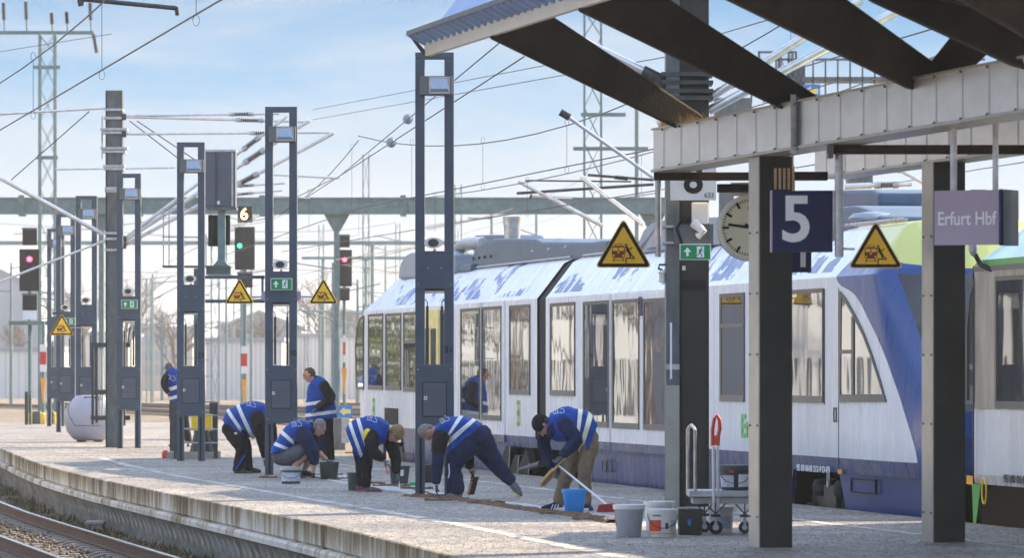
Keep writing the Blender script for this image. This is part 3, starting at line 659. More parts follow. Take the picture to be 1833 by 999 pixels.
def body(a0, a1, mt, root, name='body', nose=0, cap='under_black', nmat=None, slope=1.0, nose_len=2.6, prof=None, taper=.30):
    """tube of the car section; nose: +1 / -1 puts a raked rounded cab at that end"""
    full = SEC+[(WD-y, z) for y, z in reversed(SEC[:-1])]; k = len(full); mb = MB(); rings = []
    n = max(2, int(abs(a1-a0)/1.2))
    for i in range(n+1):
        a = a0+(a1-a0)*i/n; rings.append([(a, y, z) for y, z in full])
    def nosering(s, base, sg):
        o = []
        for y, z in full:
            reach = nose_len*(1.0-.62*slope*max(0, (z-1.1)/2.6)**1.15)-(.25*max(0, (.9-z)))
            if prof: reach = prof(z)
            c = y-WD/2; f_ = 1-taper*max(0, (s-.35)/.65)**2.2
            a = base+sg*reach*s+sg*.28*s*(1-(c/(WD/2))**2)*(s**3)
            zz = z-(.16*s**2 if z > 3.3 else 0)
            o.append((a, WD/2+c*f_, zz))
        return o
    m0 = 0; marks = [0]*n
    if nose:
        base = a1 if nose > 0 else a0; ex = [nosering(s/12, base, nose) for s in range(1, 13)]
        if nose > 0: rings += ex; marks += [0]*12
        else: rings = list(reversed(ex))+rings; marks = [0]*12+marks
    vs = [q for r_ in rings for q in r_]
    fs = []; ms = []
    for i in range(len(rings)-1):
        for j in range(k-1): fs.append((i*k+j, i*k+j+1, (i+1)*k+j+1, (i+1)*k+j)); ms.append(0)
    mb.v = [Vector(q) for q in vs]; mb.f = fs; mb.m = ms
    # end faces: bridge the left and right halves
    for e, idx in ((0, 0), (1, len(rings)-1)):
        isnose = (nose > 0 and e == 1) or (nose < 0 and e == 0)
        h = k//2; o = idx*k
        cols = 8 if isnose else 1
        ring = rings[idx]; grid = []
        for j in range(h+1):
            l_, r_ = Vector(ring[j]), Vector(ring[k-1-j])
            row = []
            for c in range(cols+1):
                t = c/cols; q = l_.lerp(r_, t)
                if isnose: q.x += nose*(.30*(1-(2*t-1)**2)*(abs(l_.y-r_.y)/WD)**2)
                row.append(q)
            grid.append(row)
        for j in range(h):
            for c in range(cols):
                z = (grid[j][c].z+grid[j+1][c].z)/2; mb.mi = 1
                if isnose: mb.mi = 2 if z > 2.9 else (3 if z > 1.25 else 4)
                if j == h-1 and (grid[j+1][c]-grid[j+1][c+1]).length < 1e-5: mb.add([grid[j][c], grid[j][c+1], grid[j+1][c]], [(0, 1, 2)])
                else:
                    # split the tall side quad so that windscreen and front skirt part at their own heights
                    if isnose and abs(full[j][1]-full[j+1][1]) > 1:
                        zs = [full[j][1], 1.25, full[j+1][1]]
                        A, B, C_, D = grid[j][c], grid[j][c+1], grid[j+1][c+1], grid[j+1][c]
                        for (za, zb_) in zip(zs, zs[1:]):
                            ta, tb = [(q-zs[0])/(zs[2]-zs[0]) for q in (za, zb_)]
                            mb.mi = 3 if zb_ > 1.3 else 4
                            mb.add([A.lerp(D, ta), B.lerp(C_, ta), B.lerp(C_, tb), A.lerp(D, tb)], [(0, 1, 2, 3)])
                    else: mb.add([grid[j][c], grid[j][c+1], grid[j+1][c+1], grid[j+1][c]], [(0, 1, 2, 3)])
    return mb.build(name, [mt, cap]+(nmat or ['lime', 'windscreen', 'nose_blue']), root, smooth=True)
tr = empty('passenger_train', J, -(math.pi/2-TH), 'long white and blue two-part diesel train standing behind the platform', 'train')
fp = curve([(0, 2.5), (.9, 2.9), (1.3, 2.75), (1.6, 2.4), (2.3, 1.55), (2.93, .75), (3.3, .45), (3.7, .1)]); rp = curve([(0, 2.1), (1.5, 2.15), (2.5, 2.05), (2.95, 1.7), (3.3, 1.0), (3.7, .3)])
front = body(.35, 19.75, M['train_body'], tr, 'front_car', nose=1, prof=fp, taper=.14, nmat=[M['train_body'], 'windscreen', 'nose_blue'])
rear = body(-16.4, -.35, M['train_body_plain'], tr, 'rear_car', nose=-1, nmat=['train_body_plain', 'windscreen', 'train_body_plain'], prof=rp, taper=.07)
# bellows at the joint
mb = MB()
for i in range(9):
    a = -.32+.08*i; o = .06 if i % 2 else .12
    sec = [(max(y, o)+.0, min(z, 3.62-o)) for y, z in SEC]
    full = [(y+o*.4, z-o*.3) for y, z in SEC]; full += [(WD-y, z) for y, z in reversed(full[:-1])]
    if i == 0: k = len(full)
    mb.v += [Vector((a, y, z)) for y, z in full]
    if i:
        for j in range(k-1): mb.f.append(((i-1)*k+j, (i-1)*k+j+1, i*k+j+1, i*k+j)); mb.m.append(0)
mb.build('bellows', 'rubber', tr)
MB().bb(-.36, .36, .05, WD-.05, .3, .46).build('coupling_floor', 'under_black', tr)
# blue hoop framing the end of the rear car's shoulder
mb = MB(); mb.add([(-1.0, -.004, 2.95), (-.36, -.004, 2.95), (-.36, .06, 3.03), (-.36, .455, 3.54), (-1.0, .455, 3.54), (-.75, .06, 3.03)], [(0, 1, 2, 5), (5, 2, 3, 4)])
mb.v = [q+Vector((0, -.006, .004)) for q in mb.v]
def skirt(a0, a1, root, mt, z0=-.42, top=.445, lean=(0, 0), name='skirt'):
    m = MB(); m.add([(a0, .03, top), (a1, .03, top), (a1-lean[1], .07, z0), (a0+lean[0], .07, z0), (a0, .09, top), (a1, .09, top), (a1-lean[1], .13, z0), (a0+lean[0], .13, z0)],
                    [(0, 3, 2, 1), (4, 5, 6, 7), (0, 1, 5, 4), (2, 3, 7, 6), (1, 2, 6, 5), (3, 0, 4, 7)])
    return m.build(name, mt, root, fix=True)
aB0 = SU(1420, 850)[0]; aB1 = SU(1498, 850)[0]
skirt(2.6, aB0-.1, tr, M['train_body'], lean=(.15, .45))
fs_ = MB(); a1_, a2_ = aB1+.0, 21.9
fs_.add([(a1_, .03, .445), (a2_, .12, .445), (a2_+.3, .34, .445), (a2_+.2, .36, -.42), (a2_-.1, .16, -.42), (a1_+.5, .06, -.42)], [(0, 1, 4, 5), (1, 2, 3, 4)]); fs_.build('nose_skirt', 'nose_blue', tr, fix=True)
skirt(-13.2, -2.6, tr, M['train_body_plain'], lean=(.3, .3)); skirt(-17.6, -15.4, tr, M['train_body_plain'], lean=(0, .3))
MB().bb(-17.5, 22.2, .75, 2.0, -.3, .46).build('underframe', 'under_black', tr)
def wheelset(a, root):
    b = MB(); b.bb(a-1.2, a+1.2, .28, .5, -.12, .1); b.bb(a-.3, a+.3, .2, .5, -.2, .25)
    bo = b.build('bogie', 'dark_steel', root, bev=.02)
    for s in (-.95, .95):
        MB().lathe((a+s, .62, -.13), [(.40, -.06), (.42, -.05), (.42, .05), (.44, .06), (.1, .07)], 28, Matrix(((1, 0, 0), (0, 0, 1), (0, 1, 0)))).build('wheel', 'rust', bo)
        MB().lathe((a+s, .24, -.13), [(.13, -.08), (.15, 0), (.13, .06)], 16, Matrix(((1, 0, 0), (0, 0, 1), (0, 1, 0)))).build('axle_box', 'dark_steel', bo)
        MB().lathe((a+s*.55, .3, .2), [(.15, -.1), (.19, -.03), (.19, .05), (.15, .12)], 16).build('air_spring', 'rubber', bo)
wheelset((aB0+aB1)/2+.0, tr); wheelset(0, tr); wheelset(-14.3, tr)
# dark dampers and covers at the joint
for u0, v0, u1, v1, ub, n_ in ((912, 798, 921, 800, 896, 'damper_cover'), (928, 815, 937, 817, 917, 'damper_cover'), (948, 803, 956, 830, 930, 'damper_cover')):
    a, z = SU(u0, v0); b_, z2 = SU(u1, v1); c_, z3 = SU(ub, 848)
    m = MB().prism([(a, z), (b_, z2), (b_-.1, z3), (c_, z3)], (0, .12, 0), (0, -.07, 0)); m.build(n_, 'black', tr, bev=.015)
    m = MB().prism([(b_-.02, z2), (b_+.03, z2), (b_-.07, z3), (b_-.12, z3)], (0, .01, 0), (0, -.085, 0)); m.build('cover_edge', 'galv', tr)
a, z = SU(937, 842); b_, z2 = SU(972, 832); MB().tube((a, -.03, z), (b_, -.03, z2), .06, 14).build('damper', 'dark_steel', tr, smooth=True)
# windows: frame, glass, all on the side plane
def window(pts, root, name='window', fw=.055, bar=None, glass='train_glass', fmat='window_frame', botw=1.6):
    """pts: side-plane outline (a, z); frame proud of the skin, glass set back between"""
    P2 = [Vector(p) for p in pts]; c = sum(P2, Vector((0, 0)))/len(P2); inn = []
    n = len(P2)
    for i, p in enumerate(P2):
        a, b = P2[i-1], P2[(i+1) % n]; e1 = (p-a).normalized(); e2 = (b-p).normalized(); n1 = Vector((-e1.y, e1.x)); n2 = Vector((-e2.y, e2.x))
        if n1.dot(c-p) < 0: n1 = -n1
        if n2.dot(c-p) < 0: n2 = -n2
        def wdt(nv): return fw*(botw if nv.y > .8 else 1)
        # offset corner
        A = Matrix(((n1.x, n1.y), (n2.x, n2.y)))
        try: q = p+A.inverted() @ Vector((wdt(n1), wdt(n2)))
        except Exception: q = p+n1*fw
        inn.append(q)
    m = MB(); vs = [(p.x, -.022, p.y) for p in P2]+[(q.x, -.014, q.y) for q in inn]+[(p.x, .01, p.y) for p in P2]+[(q.x, .004, q.y) for q in inn]
    f = []
    for i in range(n):
        j = (i+1) % n; f += [(i, j, n+j, n+i), (2*n+i, 2*n+j, j, i), (n+i, n+j, 3*n+j, 3*n+i)]
    m.add(vs, f); w_ = m.build(name, fmat, root)
    MB().add([(q.x, -.006, q.y) for q in inn], [tuple(range(n))]).build('pane', glass, w_)
    if bar is not None:
        x0 = min(q.x for q in inn); x1 = max(q.x for q in inn); MB().bb(x0, x1, -.018, -.007, bar-.025, bar+.025).build('window_bar', fmat, w_)
    return w_
def rect(u0, u1, v0, v1):
    a0, z0 = SU(u0, v0); a1, _ = SU(u1, v0); _, zb = SU((u0+u1)/2, v1); _, zt = SU((u0+u1)/2, v0)
    return [(a0, zb), (a1, zb), (a1, zt), (a0, zt)]
for q in ((660, 686, 562, 698), (691, 718.5, 561, 699), (913, 949.5, 546, 707)): window(rect(*q), tr)
w_ = rect(723, 748, 559, 702); window(w_, tr, bar=w_[0][1]+.95)
window(rect(789, 812, 555, 704), tr)
for q in ((986, 1030, 542, 709),): window(rect(*q), tr)
w_ = rect(1290, 1333.5, 525, 719); window(w_, tr, bar=w_[0][1]+1.05)
window(rect(1348, 1475, 520, 720), tr); window(rect(1215, 1262, 530, 716), tr)
def door(u0, u1, vt, vb, root, label=None, glass='train_glass', fm='train_body_plain'):
    a0, z = SU(u0-6, vt); a1, _ = SU(u1+5, vt); _, zt = SU((u0+u1)/2, vt); 
    d = MB().bb(a0, a1, -.02, .0, .50, zt+.09).build('door', M[fm] if fm in M else fm, root, bev=.006)
    if label: d['label'] = label
    r = rect(u0, u1, vt, vb); ww = window(r, d)
    for o in [ww]+list(x for x in bpy.data.objects if x.parent == ww): o.location.y -= .016 if o is ww else 0
    return d
for q in ((827, 861, 552, 750), (864.5, 899.5, 549, 753), (1047, 1092, 539, 765), (1099, 1147, 536, 768), (1155, 1201, 534, 771)): door(*q, tr)
mm('door_yellow', (.8, .66, .2), .4)
dy = MB(); a0, _ = SU(757, 600); a1, _ = SU(786, 600); dy.bb(a0, a1, -.02, .0, .5, 2.86); dd = dy.build('door', 'door_yellow', tr, bev=.006); dd['label'] = 'yellow inner door seen through the light post'
for (u0, u1) in ((762, 770), (774, 782)):
    w_ = window(rect(u0, u1, 588, 690), dd, fw=.03); w_.location.y = -.016
# raked side window of the cab
cw = [SU(*q) for q in ((1503.5, 720), (1588, 720), (1577, 680), (1562, 634), (1547, 594), (1530, 560), (1516, 535), (1505, 521))]
window(cw, tr, name='cab_window', fw=.06)
a0, z0 = SU(1504, 612); a1, _ = SU(1528, 612); MB().bb(a0+.06, a1, -.018, -.007, 1.95, 2.0).build('window_bar', 'window_frame', tr)
MB().bb(SU(1526, 600)[0], SU(1530, 600)[0], -.018, -.007, 1.42, 2.42).build('window_bar', 'window_frame', tr)
cw = [SU(*q) for q in ((638.5, 698), (651, 698), (651, 565), (645, 570), (640, 585), (637, 620))]
window(cw, tr, name='cab_window', fw=.04)
# panel joints, hatches, handles
def seam(u, v0, v1, root=tr, w=.012):
    a, _ = SU(u, v0); _, zt = SU(u, v0); _, zb = SU(u, v1); MB().bb(a-w/2, a+w/2, -.006, .0, zb, zt).build('panel_joint', 'black', root)
seam(1501.5, 515, 850); seam(1476.5, 517, 725)
for (u0, u1, v0, v1) in ((1079, 1086, 824, 846), (1088, 1096, 824, 846), (1493, 1498, 730, 756), (715, 741, 812, 842)):
    r = rect(u0, u1, v0, v1); a0, a1, zb, zt = r[0][0], r[1][0], r[0][1], r[2][1]; m = MB()
    for x0, x1, y0, y1 in ((a0, a1, zb, zb+.02), (a0, a1, zt-.02, zt), (a0, a0+.02, zb, zt), (a1-.02, a1, zb, zt)): m.bb(x0, x1, -.012, 0, y0, y1)
    m.build('hatch', 'dark_steel', tr)
r = rect(689, 713, 731, 761); MB().bb(r[0][0], r[1][0], -.012, 0, r[0][1], r[2][1]).build('air_grille', 'black', tr, bev=.01)
r = rect(1501, 1508, 841, 849); MB().bb(r[0][0], r[1][0], -.012, 0, r[0][1], r[2][1]).build('orange_plate', 'orange', tr)
for u0, u1, v0, v1 in ((1518, 1562, 858, 884),):
    r = rect(u0, u1, v0, v1); a0, a1, zb, zt = r[0][0], r[1][0], r[0][1], r[2][1]; m = MB()
    for x0, x1, y0, y1 in ((a0, a1, zb, zb+.012), (a0, a1, zt-.012, zt), (a0, a0+.012, zb, zt), (a1-.012, a1, zb, zt)): m.bb(x0, x1, .03, .06, y0, y1)
    m.build('hatch', 'black', tr)
# logos and writing on the side
def side_text(txt, u, v, size, mt, name, root=tr, off=.0, sx=1, al='LEFT', y=-.008):
    a, z = SU(u, v); m = MB().text(txt, size, (a, y, z), ext=.003, off=off, align=al, sx=sx); m.build(name, mt, root)
mm('logo_green', (.12, .5, .12), .4); mm('logo_red', (.5, .12, .06), .4)
for u, v in ((669, 733), (928.5, 740)):
    a, z = SU(u, v); s = .135 if u > 800 else .14
    m = MB().bb(a-s, a+s, -.008, 0, z-.22, z+.22); lg = m.build('logo', 'logo_green', tr)
    MB().bb(a-.01, a+.04, -.012, -.008, z-.2, z+.2).build('logo_line', 'logo_red', lg)
    for dx, dz in ((-.06, -.1), (-.06, .1), (.09, -.1), (.09, .1)): MB().bb(a+dx-.03, a+dx+.03, -.012, -.008, z+dz-.05, z+dz+.05).build('logo_square', 'white_paint', lg)
side_text('Erfurter', 1327, 765, .44, 'logo_green', 'lettering', off=.012, sx=1.25)
side_text('2', 1150.5, 550, .36, 'navy_sign', 'class_number', off=.02, al='CENTER', y=-.04, sx=1.5)
side_text('95 80 0648 212-9 D-EB', 1427, 838, .115, 'sign_white', 'vehicle_number', off=.003, sx=1.5)
# roof equipment
def P3(u, v, y):      # roof point: pixel -> local (a, y, z) at inward distance y
    a, z = SU(u, v, y); return Vector((a, y, z))
def roofbox(u0, u1, vt0, vt1, y0, y1, name, mt, zb=3.62, chamf=.25, bev=.04):
    a0 = SU(u0, vt0, y0)[0]; a1 = SU(u1, vt1, y0)[0]; zt0 = SU(u0, vt0, y0)[1]; zt1 = SU(u1, vt1, y0)[1]
    m = MB(); m.prism([(a0, zb), (a1, zb), (a1, zt1), (a0+chamf, zt0), (a0, zt0-.3)], (0, y1-y0, 0), (0, y0, 0)); return m.build(name, mt, tr, bev=bev)
def roofprofile(pts, y0, y1, name, mt, zb=3.55, bev=.05):
    q = [SU(u, v, y0) for u, v in pts]; q = [(q[0][0], zb)]+q+[(q[-1][0], zb)]
    return MB().prism(q, (0, y1-y0, 0), (0, y0, 0)).build(name, mt, tr, bev=bev)
e = roofprofile(((843, 466), (848, 448), (862, 434), (880, 428), (905, 426.5), (957, 427), (968, 432.5), (1060, 433), (1075, 430), (1085, 430.5)), .62, 2.1, 'engine_cover', 'roof_grey')
for i, u in enumerate((847, 857, 867, 878)):
    q = P3(u, 463-i*1.3, .6); MB().box(q, (.05, .02, .05)).build('bolt', 'black', e)
ex = MB(); q = SU(917, 388, 1.2); ex.lathe((q[0], 1.2, 0), [(.14, 3.9), (.15, q[1]-.25), (.17, q[1]-.05), (.17, q[1])], 18); ex.build('exhaust_pipe', 'galv', tr, smooth=True)
m = MB(); pts = [P3(u, v, .75) for u, v in ((823, 474), (820, 458), (822, 446), (830, 439), (842, 436), (870, 435))]
rr = []
mp_ = []
for i in range(len(pts)-1):
    for k in range(6): mp_.append(pts[i].lerp(pts[i+1], k/6)); rr.append(.105 if k % 2 else .125)
m.loft(mp_, rr, n=14); m.build('flexible_duct', 'galv', tr, smooth=True)
roofprofile(((846, 425), (850, 421), (890, 420), (926, 421), (930, 427)), 1.9, 2.4, 'air_tank', 'roof_grey')
roofprofile(((713, 489), (717, 470), (724, 458), (734, 452), (800, 449), (812, 455)), .45, 2.3, 'cooling_unit', 'roof_light')
roofprofile(((818, 478), (826, 474), (842, 472)), .5, 1.2, 'roof_fitting', 'roof_grey')
for u, v in ((981, 446), (1011, 442), (1041, 438), (1560, 385)):
    q = P3(u, v, .9); s = 1.0
    b_ = MB().lathe((q.x, .9, q.z-.24), [(.16, 0), (.14, .1), (.13, .16), (.30, .17), (.31, .2), (.24, .26), (.08, .28)], 20); b_.build('roof_vent', 'roof_light', tr, smooth=True)
roofprofile(((1138, 462), (1142, 436), (1152, 412), (1166, 400), (1182, 394), (1285, 388), (1300, 400)), .45, 2.3, 'cooling_unit', 'roof_light')
roofprofile(((1300, 398), (1330, 392), (1480, 372), (1530, 368), (1545, 372), (1575, 388)), .9, 2.1, 'roof_fairing', 'roof_grey')
roofprofile(((1420, 345), (1430, 341), (1560, 339), (1572, 345), (1573, 362)), 1.5, 2.3, 'air_tank', 'roof_grey', zb=3.7)
# cable/rain strip along the roof edge
m = MB(); m.path([(a, .6, 3.615+.01) for a in (-15, -10, -5, -.5)], .02); m.path([(a, .6, 3.625) for a in (.5, 6, 12, 18, 19.5)], .02); m.build('rain_strip', 'galv', tr)
for i in range(16): q = MB().box((19.2-i*.2, .6, 3.645), (.09, .06, .03)).build('roof_clip', 'white_plastic', tr)
# windscreen wiper, coupler
MB().path([(22.3, .8, 1.35), (21.9, .95, 2.0), (21.6, 1.1, 2.5)], .015).build('wiper', 'black', tr)
MB().tube((22.4, WD/2, .05), (23.2, WD/2, .05), .12, 12).build('coupler', 'dark_steel', tr)
# ---- second train, green and white
t2 = empty('passenger_train', J+Vector((ST*23.9, -CT*23.9, 0)), -(math.pi/2-TH), 'green-roofed white train at the right edge, nose to nose with the blue one', 'train')
def body2():
    a0 = 2.7; sec2 = SEC
    b = body(1.65, 13, M['train_white'], t2, 'car_body', nose=-1, nmat=['mint', 'windscreen', 'train_white'], prof=curve([(0, 1.5), (2.6, 1.5), (2.95, 1.45), (3.2, 1.25), (3.5, .65), (3.7, .2)]), taper=.05)
    me = b.data; me.materials.append(M['mint']); me.materials.append(M['leaf_green']); me.materials.append(M['train_grey'])
    i0 = len(me.materials)-3
    for p in me.polygons:
        if p.material_index in (0, 2):
            z = sum(me.vertices[v].co.z for v in p.vertices)/len(p.vertices)
            if z > 2.98: p.material_index = i0
            elif z > 2.94: p.material_index = i0+1
    return b
body2()
def SU2(u, v, y=0.0): a, z = SU(u, v, y); return a-23.9, z
def bx(a0, a1, z0, z1, mt, name, y0=-.01, y1=.0, root=t2, bev=0): return MB().bb(a0, a1, y0, y1, z0, z1).build(name, mt, root, bev=bev)
bx(SU2(1744, 500)[0], 10, 2.87, 2.93, 'window_frame', 'eaves_strip'); bx(SU2(1745, 600)[0], 10, 1.30, 2.868, 'train_grey', 'window_band', y0=-.006)
mb = MB().prism([(SU2(1744, 600)[0], 2.935), (10, 2.95), (10, 3.02), (SU2(1744, 600)[0]+.2, 3.0)], (0, .01, 0), (0, -.008, 0)); mb.build('green_stripe', 'leaf_green', t2)
a0, z0 = SU2(1783, 731); a1, z1 = 4.6, 2.80; window([(a0, z0), (a1, z0), (a1, z1), (a0, z1)], t2, fw=.05)
a0 = SU2(1731.5, 600)[0]; window([(a0, 1.35), (a0+.3, 1.35), (a0+.3, 2.8), (a0+.12, 2.6), (a0, 2.2)], t2, name='cab_window', fw=.03, glass='train_glass')
seam_ = SU2(1743.5, 600)[0]; bx(seam_-.008, seam_+.008, .44, 2.94, 'black', 'panel_joint', y0=-.012)
m = MB(); a, z = SU2(1797, 858); m.text('95 80 0648 211-1 D-EB', .125, (a, -.008, z), ext=.003, off=.003, align='LEFT', sx=1.55); m.build('vehicle_number', 'dark_steel', t2)
a, z = SU2(1737, 860); bx(a-.12, a+.12, z-.05, z+.05, 'orange', 'orange_plate')
m = MB().add([(.14, .06, .44), (.62, .02, .44), (.3, .05, -.1), (.14, .08, -.1)], [(0, 1, 2, 3)]); m.build('nose_skirt', 'leaf_green', t2, fix=False)
for u in (1763,):
    a, z = SU2(u, 880); pts = [Vector((a+.07*math.sin(t)*1.2, -.01, z+.13*math.cos(t)*1.1)) for t in [i*math.pi/8 for i in range(17)]]; MB().path(pts, .011).build('lifting_eye', 'yellow_bright', t2)
a, z = SU(1484, 858); pts = [Vector((a+.05*math.sin(t), -.01, z+.11*math.cos(t))) for t in [i*math.pi/8 for i in range(17)]]; MB().path(pts, .012).build('lifting_eye', 'galv', tr)
MB().bb(2, 13, .75, 2.0, -.3, .46).build('underframe', 'under_black', t2); 
old = tr; wheelset(4.0, t2)
# mirror on its arm
q = SU2(1745, 442, -.1); MB().ell((q[0], -.12, q[1]), (.13, .04, .11)).build('mirror', 'roof_light', t2, smooth=True); MB().path([(q[0], -.1, q[1]-.08), (q[0]+.05, -.05, q[1]-.2), (q[0]+.35, .02, q[1]-.28)], .03).build('mirror_arm', 'black', t2)
for y, z in ((.5, 3.3), (.9, 3.55)): pass
for k in range(3):   # graffiti-like green streaks left on the shoulder
    pass
# ---------------------------------------------------------------- platform canopy
BD = Vector((.2235, -.9747, 0)); BN = Vector((.9747, .2235, 0))   # along the canopy towards the camera / to its right
cn = empty('platform_canopy', (2.4, 46.6, 0), 0, 'weathered canopy on dark pillars with pale panelled box beams and slanting struts, top right', 'canopy')
def girder(o, length, z0, z1, wdt, name):
    o = Vector((o[0], o[1], 0)); m = MB()
    p = [o, o+BD*length, o+BD*length+BN*wdt, o+BN*wdt]
    m.add([(q.x, q.y, z0) for q in p]+[(q.x, q.y, z1) for q in p], [(0, 1, 2, 3), (4, 7, 6, 5), (0, 4, 5, 1), (1, 5, 6, 2), (2, 6, 7, 3), (3, 7, 4, 0)])
    gd = m.build(name, 'canopy_alu', cn, world=True, bev=.006)
    m = MB()
    for z in (z0+.012, z1-.006): m.bar(o-BN*.012+Vector((0, 0, z)), o+BD*length-BN*.012+Vector((0, 0, z)), .03, .028 if z < 4 else .02)
    m.build('edge_trim', 'pillar_light', gd, world=True)
    a = .45; i = 0
    while a < length:
        q = o+BD*a-BN*.004; m = MB().box((q.x, q.y, (z0+z1)/2), (.004, .006, z1-z0-.06)); m.build('panel_seam', 'seam', gd, world=True)
        q = o+BD*a-BN*.02
        for z in (z0+.03, z1-.03):
            m = MB().ell((q.x, q.y, z), (.014, .014, .014), n=6, k=4); m.build('rivet', 'mast_steel', gd, world=True)
        a += .72 if i % 2 else .70; i += 1
    return gd
g1 = girder((1.50, 50.2), 15.5, 3.85, 4.31, .36, 'box_beam')
g2 = girder((3.33, 52.0), 16, 3.85, 4.31, .36, 'box_beam')
q = Vector((1.50, 50.2, 0))+BD*5.35-BN*.02; MB().box((q.x, q.y, 4.09), (.05, .05, .56)).build('beam_joint_cover', 'galv', cn, world=True)
q = Vector((1.50, 50.2, 0))+BD*5.5-BN*.02; MB().box((q.x, q.y, 4.09), (.03, .03, .5)).build('beam_joint_cover', 'mast_steel', cn, world=True)
def pillar(x, y):
    o = Vector((x, y, 0)); wd, dp = .33, .36      # near left corner at (x, y)
    m = MB(); p = [o, o+BN*wd, o+BN*wd-BD*dp, o-BD*dp]
    m.add([(q.x, q.y, 0) for q in p]+[(q.x, q.y, 3.85) for q in p], [(0, 1, 2, 3), (4, 7, 6, 5), (0, 4, 5, 1), (1, 5, 6, 2), (2, 6, 7, 3), (3, 7, 4, 0)])
    pl = m.build('pillar', 'pillar_dark', cn, world=True, bev=.004)
    m = MB(); p = [o-BN*.014, o-BN*.002, o-BN*.002-BD*dp, o-BN*.014-BD*dp]
    m.add([(q.x, q.y, .0) for q in p]+[(q.x, q.y, 3.845) for q in p], [(0, 1, 2, 3), (4, 7, 6, 5), (0, 4, 5, 1), (1, 5, 6, 2), (2, 6, 7, 3), (3, 7, 4, 0)]); m.build('side_plate', 'pillar_light', pl, world=True)
    for z in (.3, 1.2, 1.9, 2.5, 3.1):
        q = o-BN*.018-BD*.04; MB().ell((q.x, q.y, z), (.012, .012, .012), n=6, k=4).build('rivet', 'mast_steel', pl, world=True)
        q = o-BN*.018-BD*.3; MB().ell((q.x, q.y, z), (.012, .012, .012), n=6, k=4).build('rivet', 'mast_steel', pl, world=True)
    return pl
pillar(2.435, 46.4); pillar(4.265, 47.75)
b3 = MB().box((2.4, 46.6, .22), (.012, .012, .2)); 
# slanting struts from the beams up to the eaves
def plate(p, q, w0, w1, t=.16, name='strut'):
    p, q = Vector(p)+BN*.36, Vector(q); d = (q-p).normalized(); s = d.cross(Vector((0, 1, 0))).normalized(); u = s.cross(d)
    m = MB(); vs = []
    for c, w_ in ((p, w0), (q, w1)):
        for a, b in ((-1, -1), (1, -1), (1, 1), (-1, 1)): vs.append(c+s*a*w_/2+u*b*t/2)
    m.add(vs, [(0, 3, 2, 1), (4, 5, 6, 7), (0, 1, 5, 4), (1, 2, 6, 5), (2, 3, 7, 6), (3, 0, 4, 7)]); return m.build(name, 'canopy_dark', cn, world=True, bev=.02)
plate(P(1183, 222, 49.5), P(905, 30, 46.9), .24, .52)
plate(P(1385, 192, 45.7), P(1065, -25, 43.3), .26, .54)
plate(P(1605, 150, 41.8), P(1300, -75, 38.3), .28, .60)
plate(P(1875, 95, 37.9), P(1590, -162, 34.5), .3, .62)
plate(P(1570, 182, 42.3), P(1830, -25, 40.0), .24, .42, name='inner_strut')
plate(P(1690, 178, 43.0), P(1900, 45, 41.0), .24, .4, name='inner_strut')
plate(P(1500, -42, 40.5), P(1880, 88, 38.5), .42, .5, name='cross_beam')
plate(P(1560, -60, 40.0), P(1900, -5, 38.4), .42, .5, name='cross_beam')
# eaves: cream fascia, ribbed sheet overhang, roof deck rising inwards
def line3(o, k): return Vector(o)+BD*k
E0 = Vector((-.925, 50.0, 0))
fasc = MB(); L_ = 22; n = 22; vs = []
for i in range(n+1):
    q = E0+BD*L_*i/n; vs += [(q.x, q.y, 5.07), (q.x, q.y, 5.20), (q.x+.06, q.y, 5.20), (q.x+.06, q.y, 5.07)]
for i in range(n):
    for j in range(4): fasc.f.append((i*4+j, i*4+(j+1) % 4, i*4+4+(j+1) % 4, i*4+4+j)); fasc.m.append(0)
fasc.v = [Vector(q) for q in vs]; fasc.f += [(0, 1, 2, 3), (n*4+3, n*4+2, n*4+1, n*4)]; fasc.m += [0, 0]
fasc.build('eaves_fascia', 'canopy_cream', cn, world=True)
m = MB(); n = 300; vs = []
for i in range(n+1):
    q = E0+BD*L_*i/n; w_ = .022*(1 if (i//2) % 2 else -1)
    for s, z in ((-.002, 5.203), (-.09, 5.25), (-.18, 5.30)): vs.append((q.x+s, q.y, z+w_+.0036*i*.0))
for i in range(n):
    for j in range(2): m.f.append((i*3+j, i*3+j+1, i*3+4+j, i*3+3+j)); m.m.append(0)
m.v = [Vector(q) for q in vs]; m.build('roof_overhang', 'canopy_sheet', cn, world=True)
m = MB(); q0 = E0+Vector((-.18, 0, 0)); m.bar(q0+Vector((0, 0, 5.31)), q0+BD*L_+Vector((0, 0, 5.36)), .03, .05); m.build('gutter_edge', 'mast_steel', cn, world=True)
m = MB(); m.prism([(-1.12, 5.33), (-1.09, 5.33), (-.865, 5.07), (-.925, 5.06)], (0, .03, 0), (0, 49.98, 0)); m.build('end_plate', 'dark_steel', cn, world=True)
# the deck above
m = MB(); vs = []
for i in range(2):
    q = E0+BD*L_*i
    for s, z in ((.03, 5.22), (.45, 5.75), (1.8, 6.5), (3.9, 7.0), (6.0, 6.5), (7.8, 5.75), (8.2, 5.22)): r_ = q+BN*s; vs.append((r_.x, r_.y, z))
m.add(vs, [(j, j+1, j+8, j+7) for j in range(6)]); m.add([Vector(v)+Vector((0, 0, .06)) for v in vs], [(j+7, j+8, j+1, j) for j in range(6)]); m.build('roof_deck', 'canopy_sheet', cn, world=True)
# mirrored struts on the far side of the roof
for k in (2.0, 6.0, 10.0):
    q = Vector((3.6, 52.0, 0))+BD*k; plate((q.x, q.y, 4.33), q+BN*2.9+BD*3.2+Vector((0, 0, 5.1)), .28, .5)
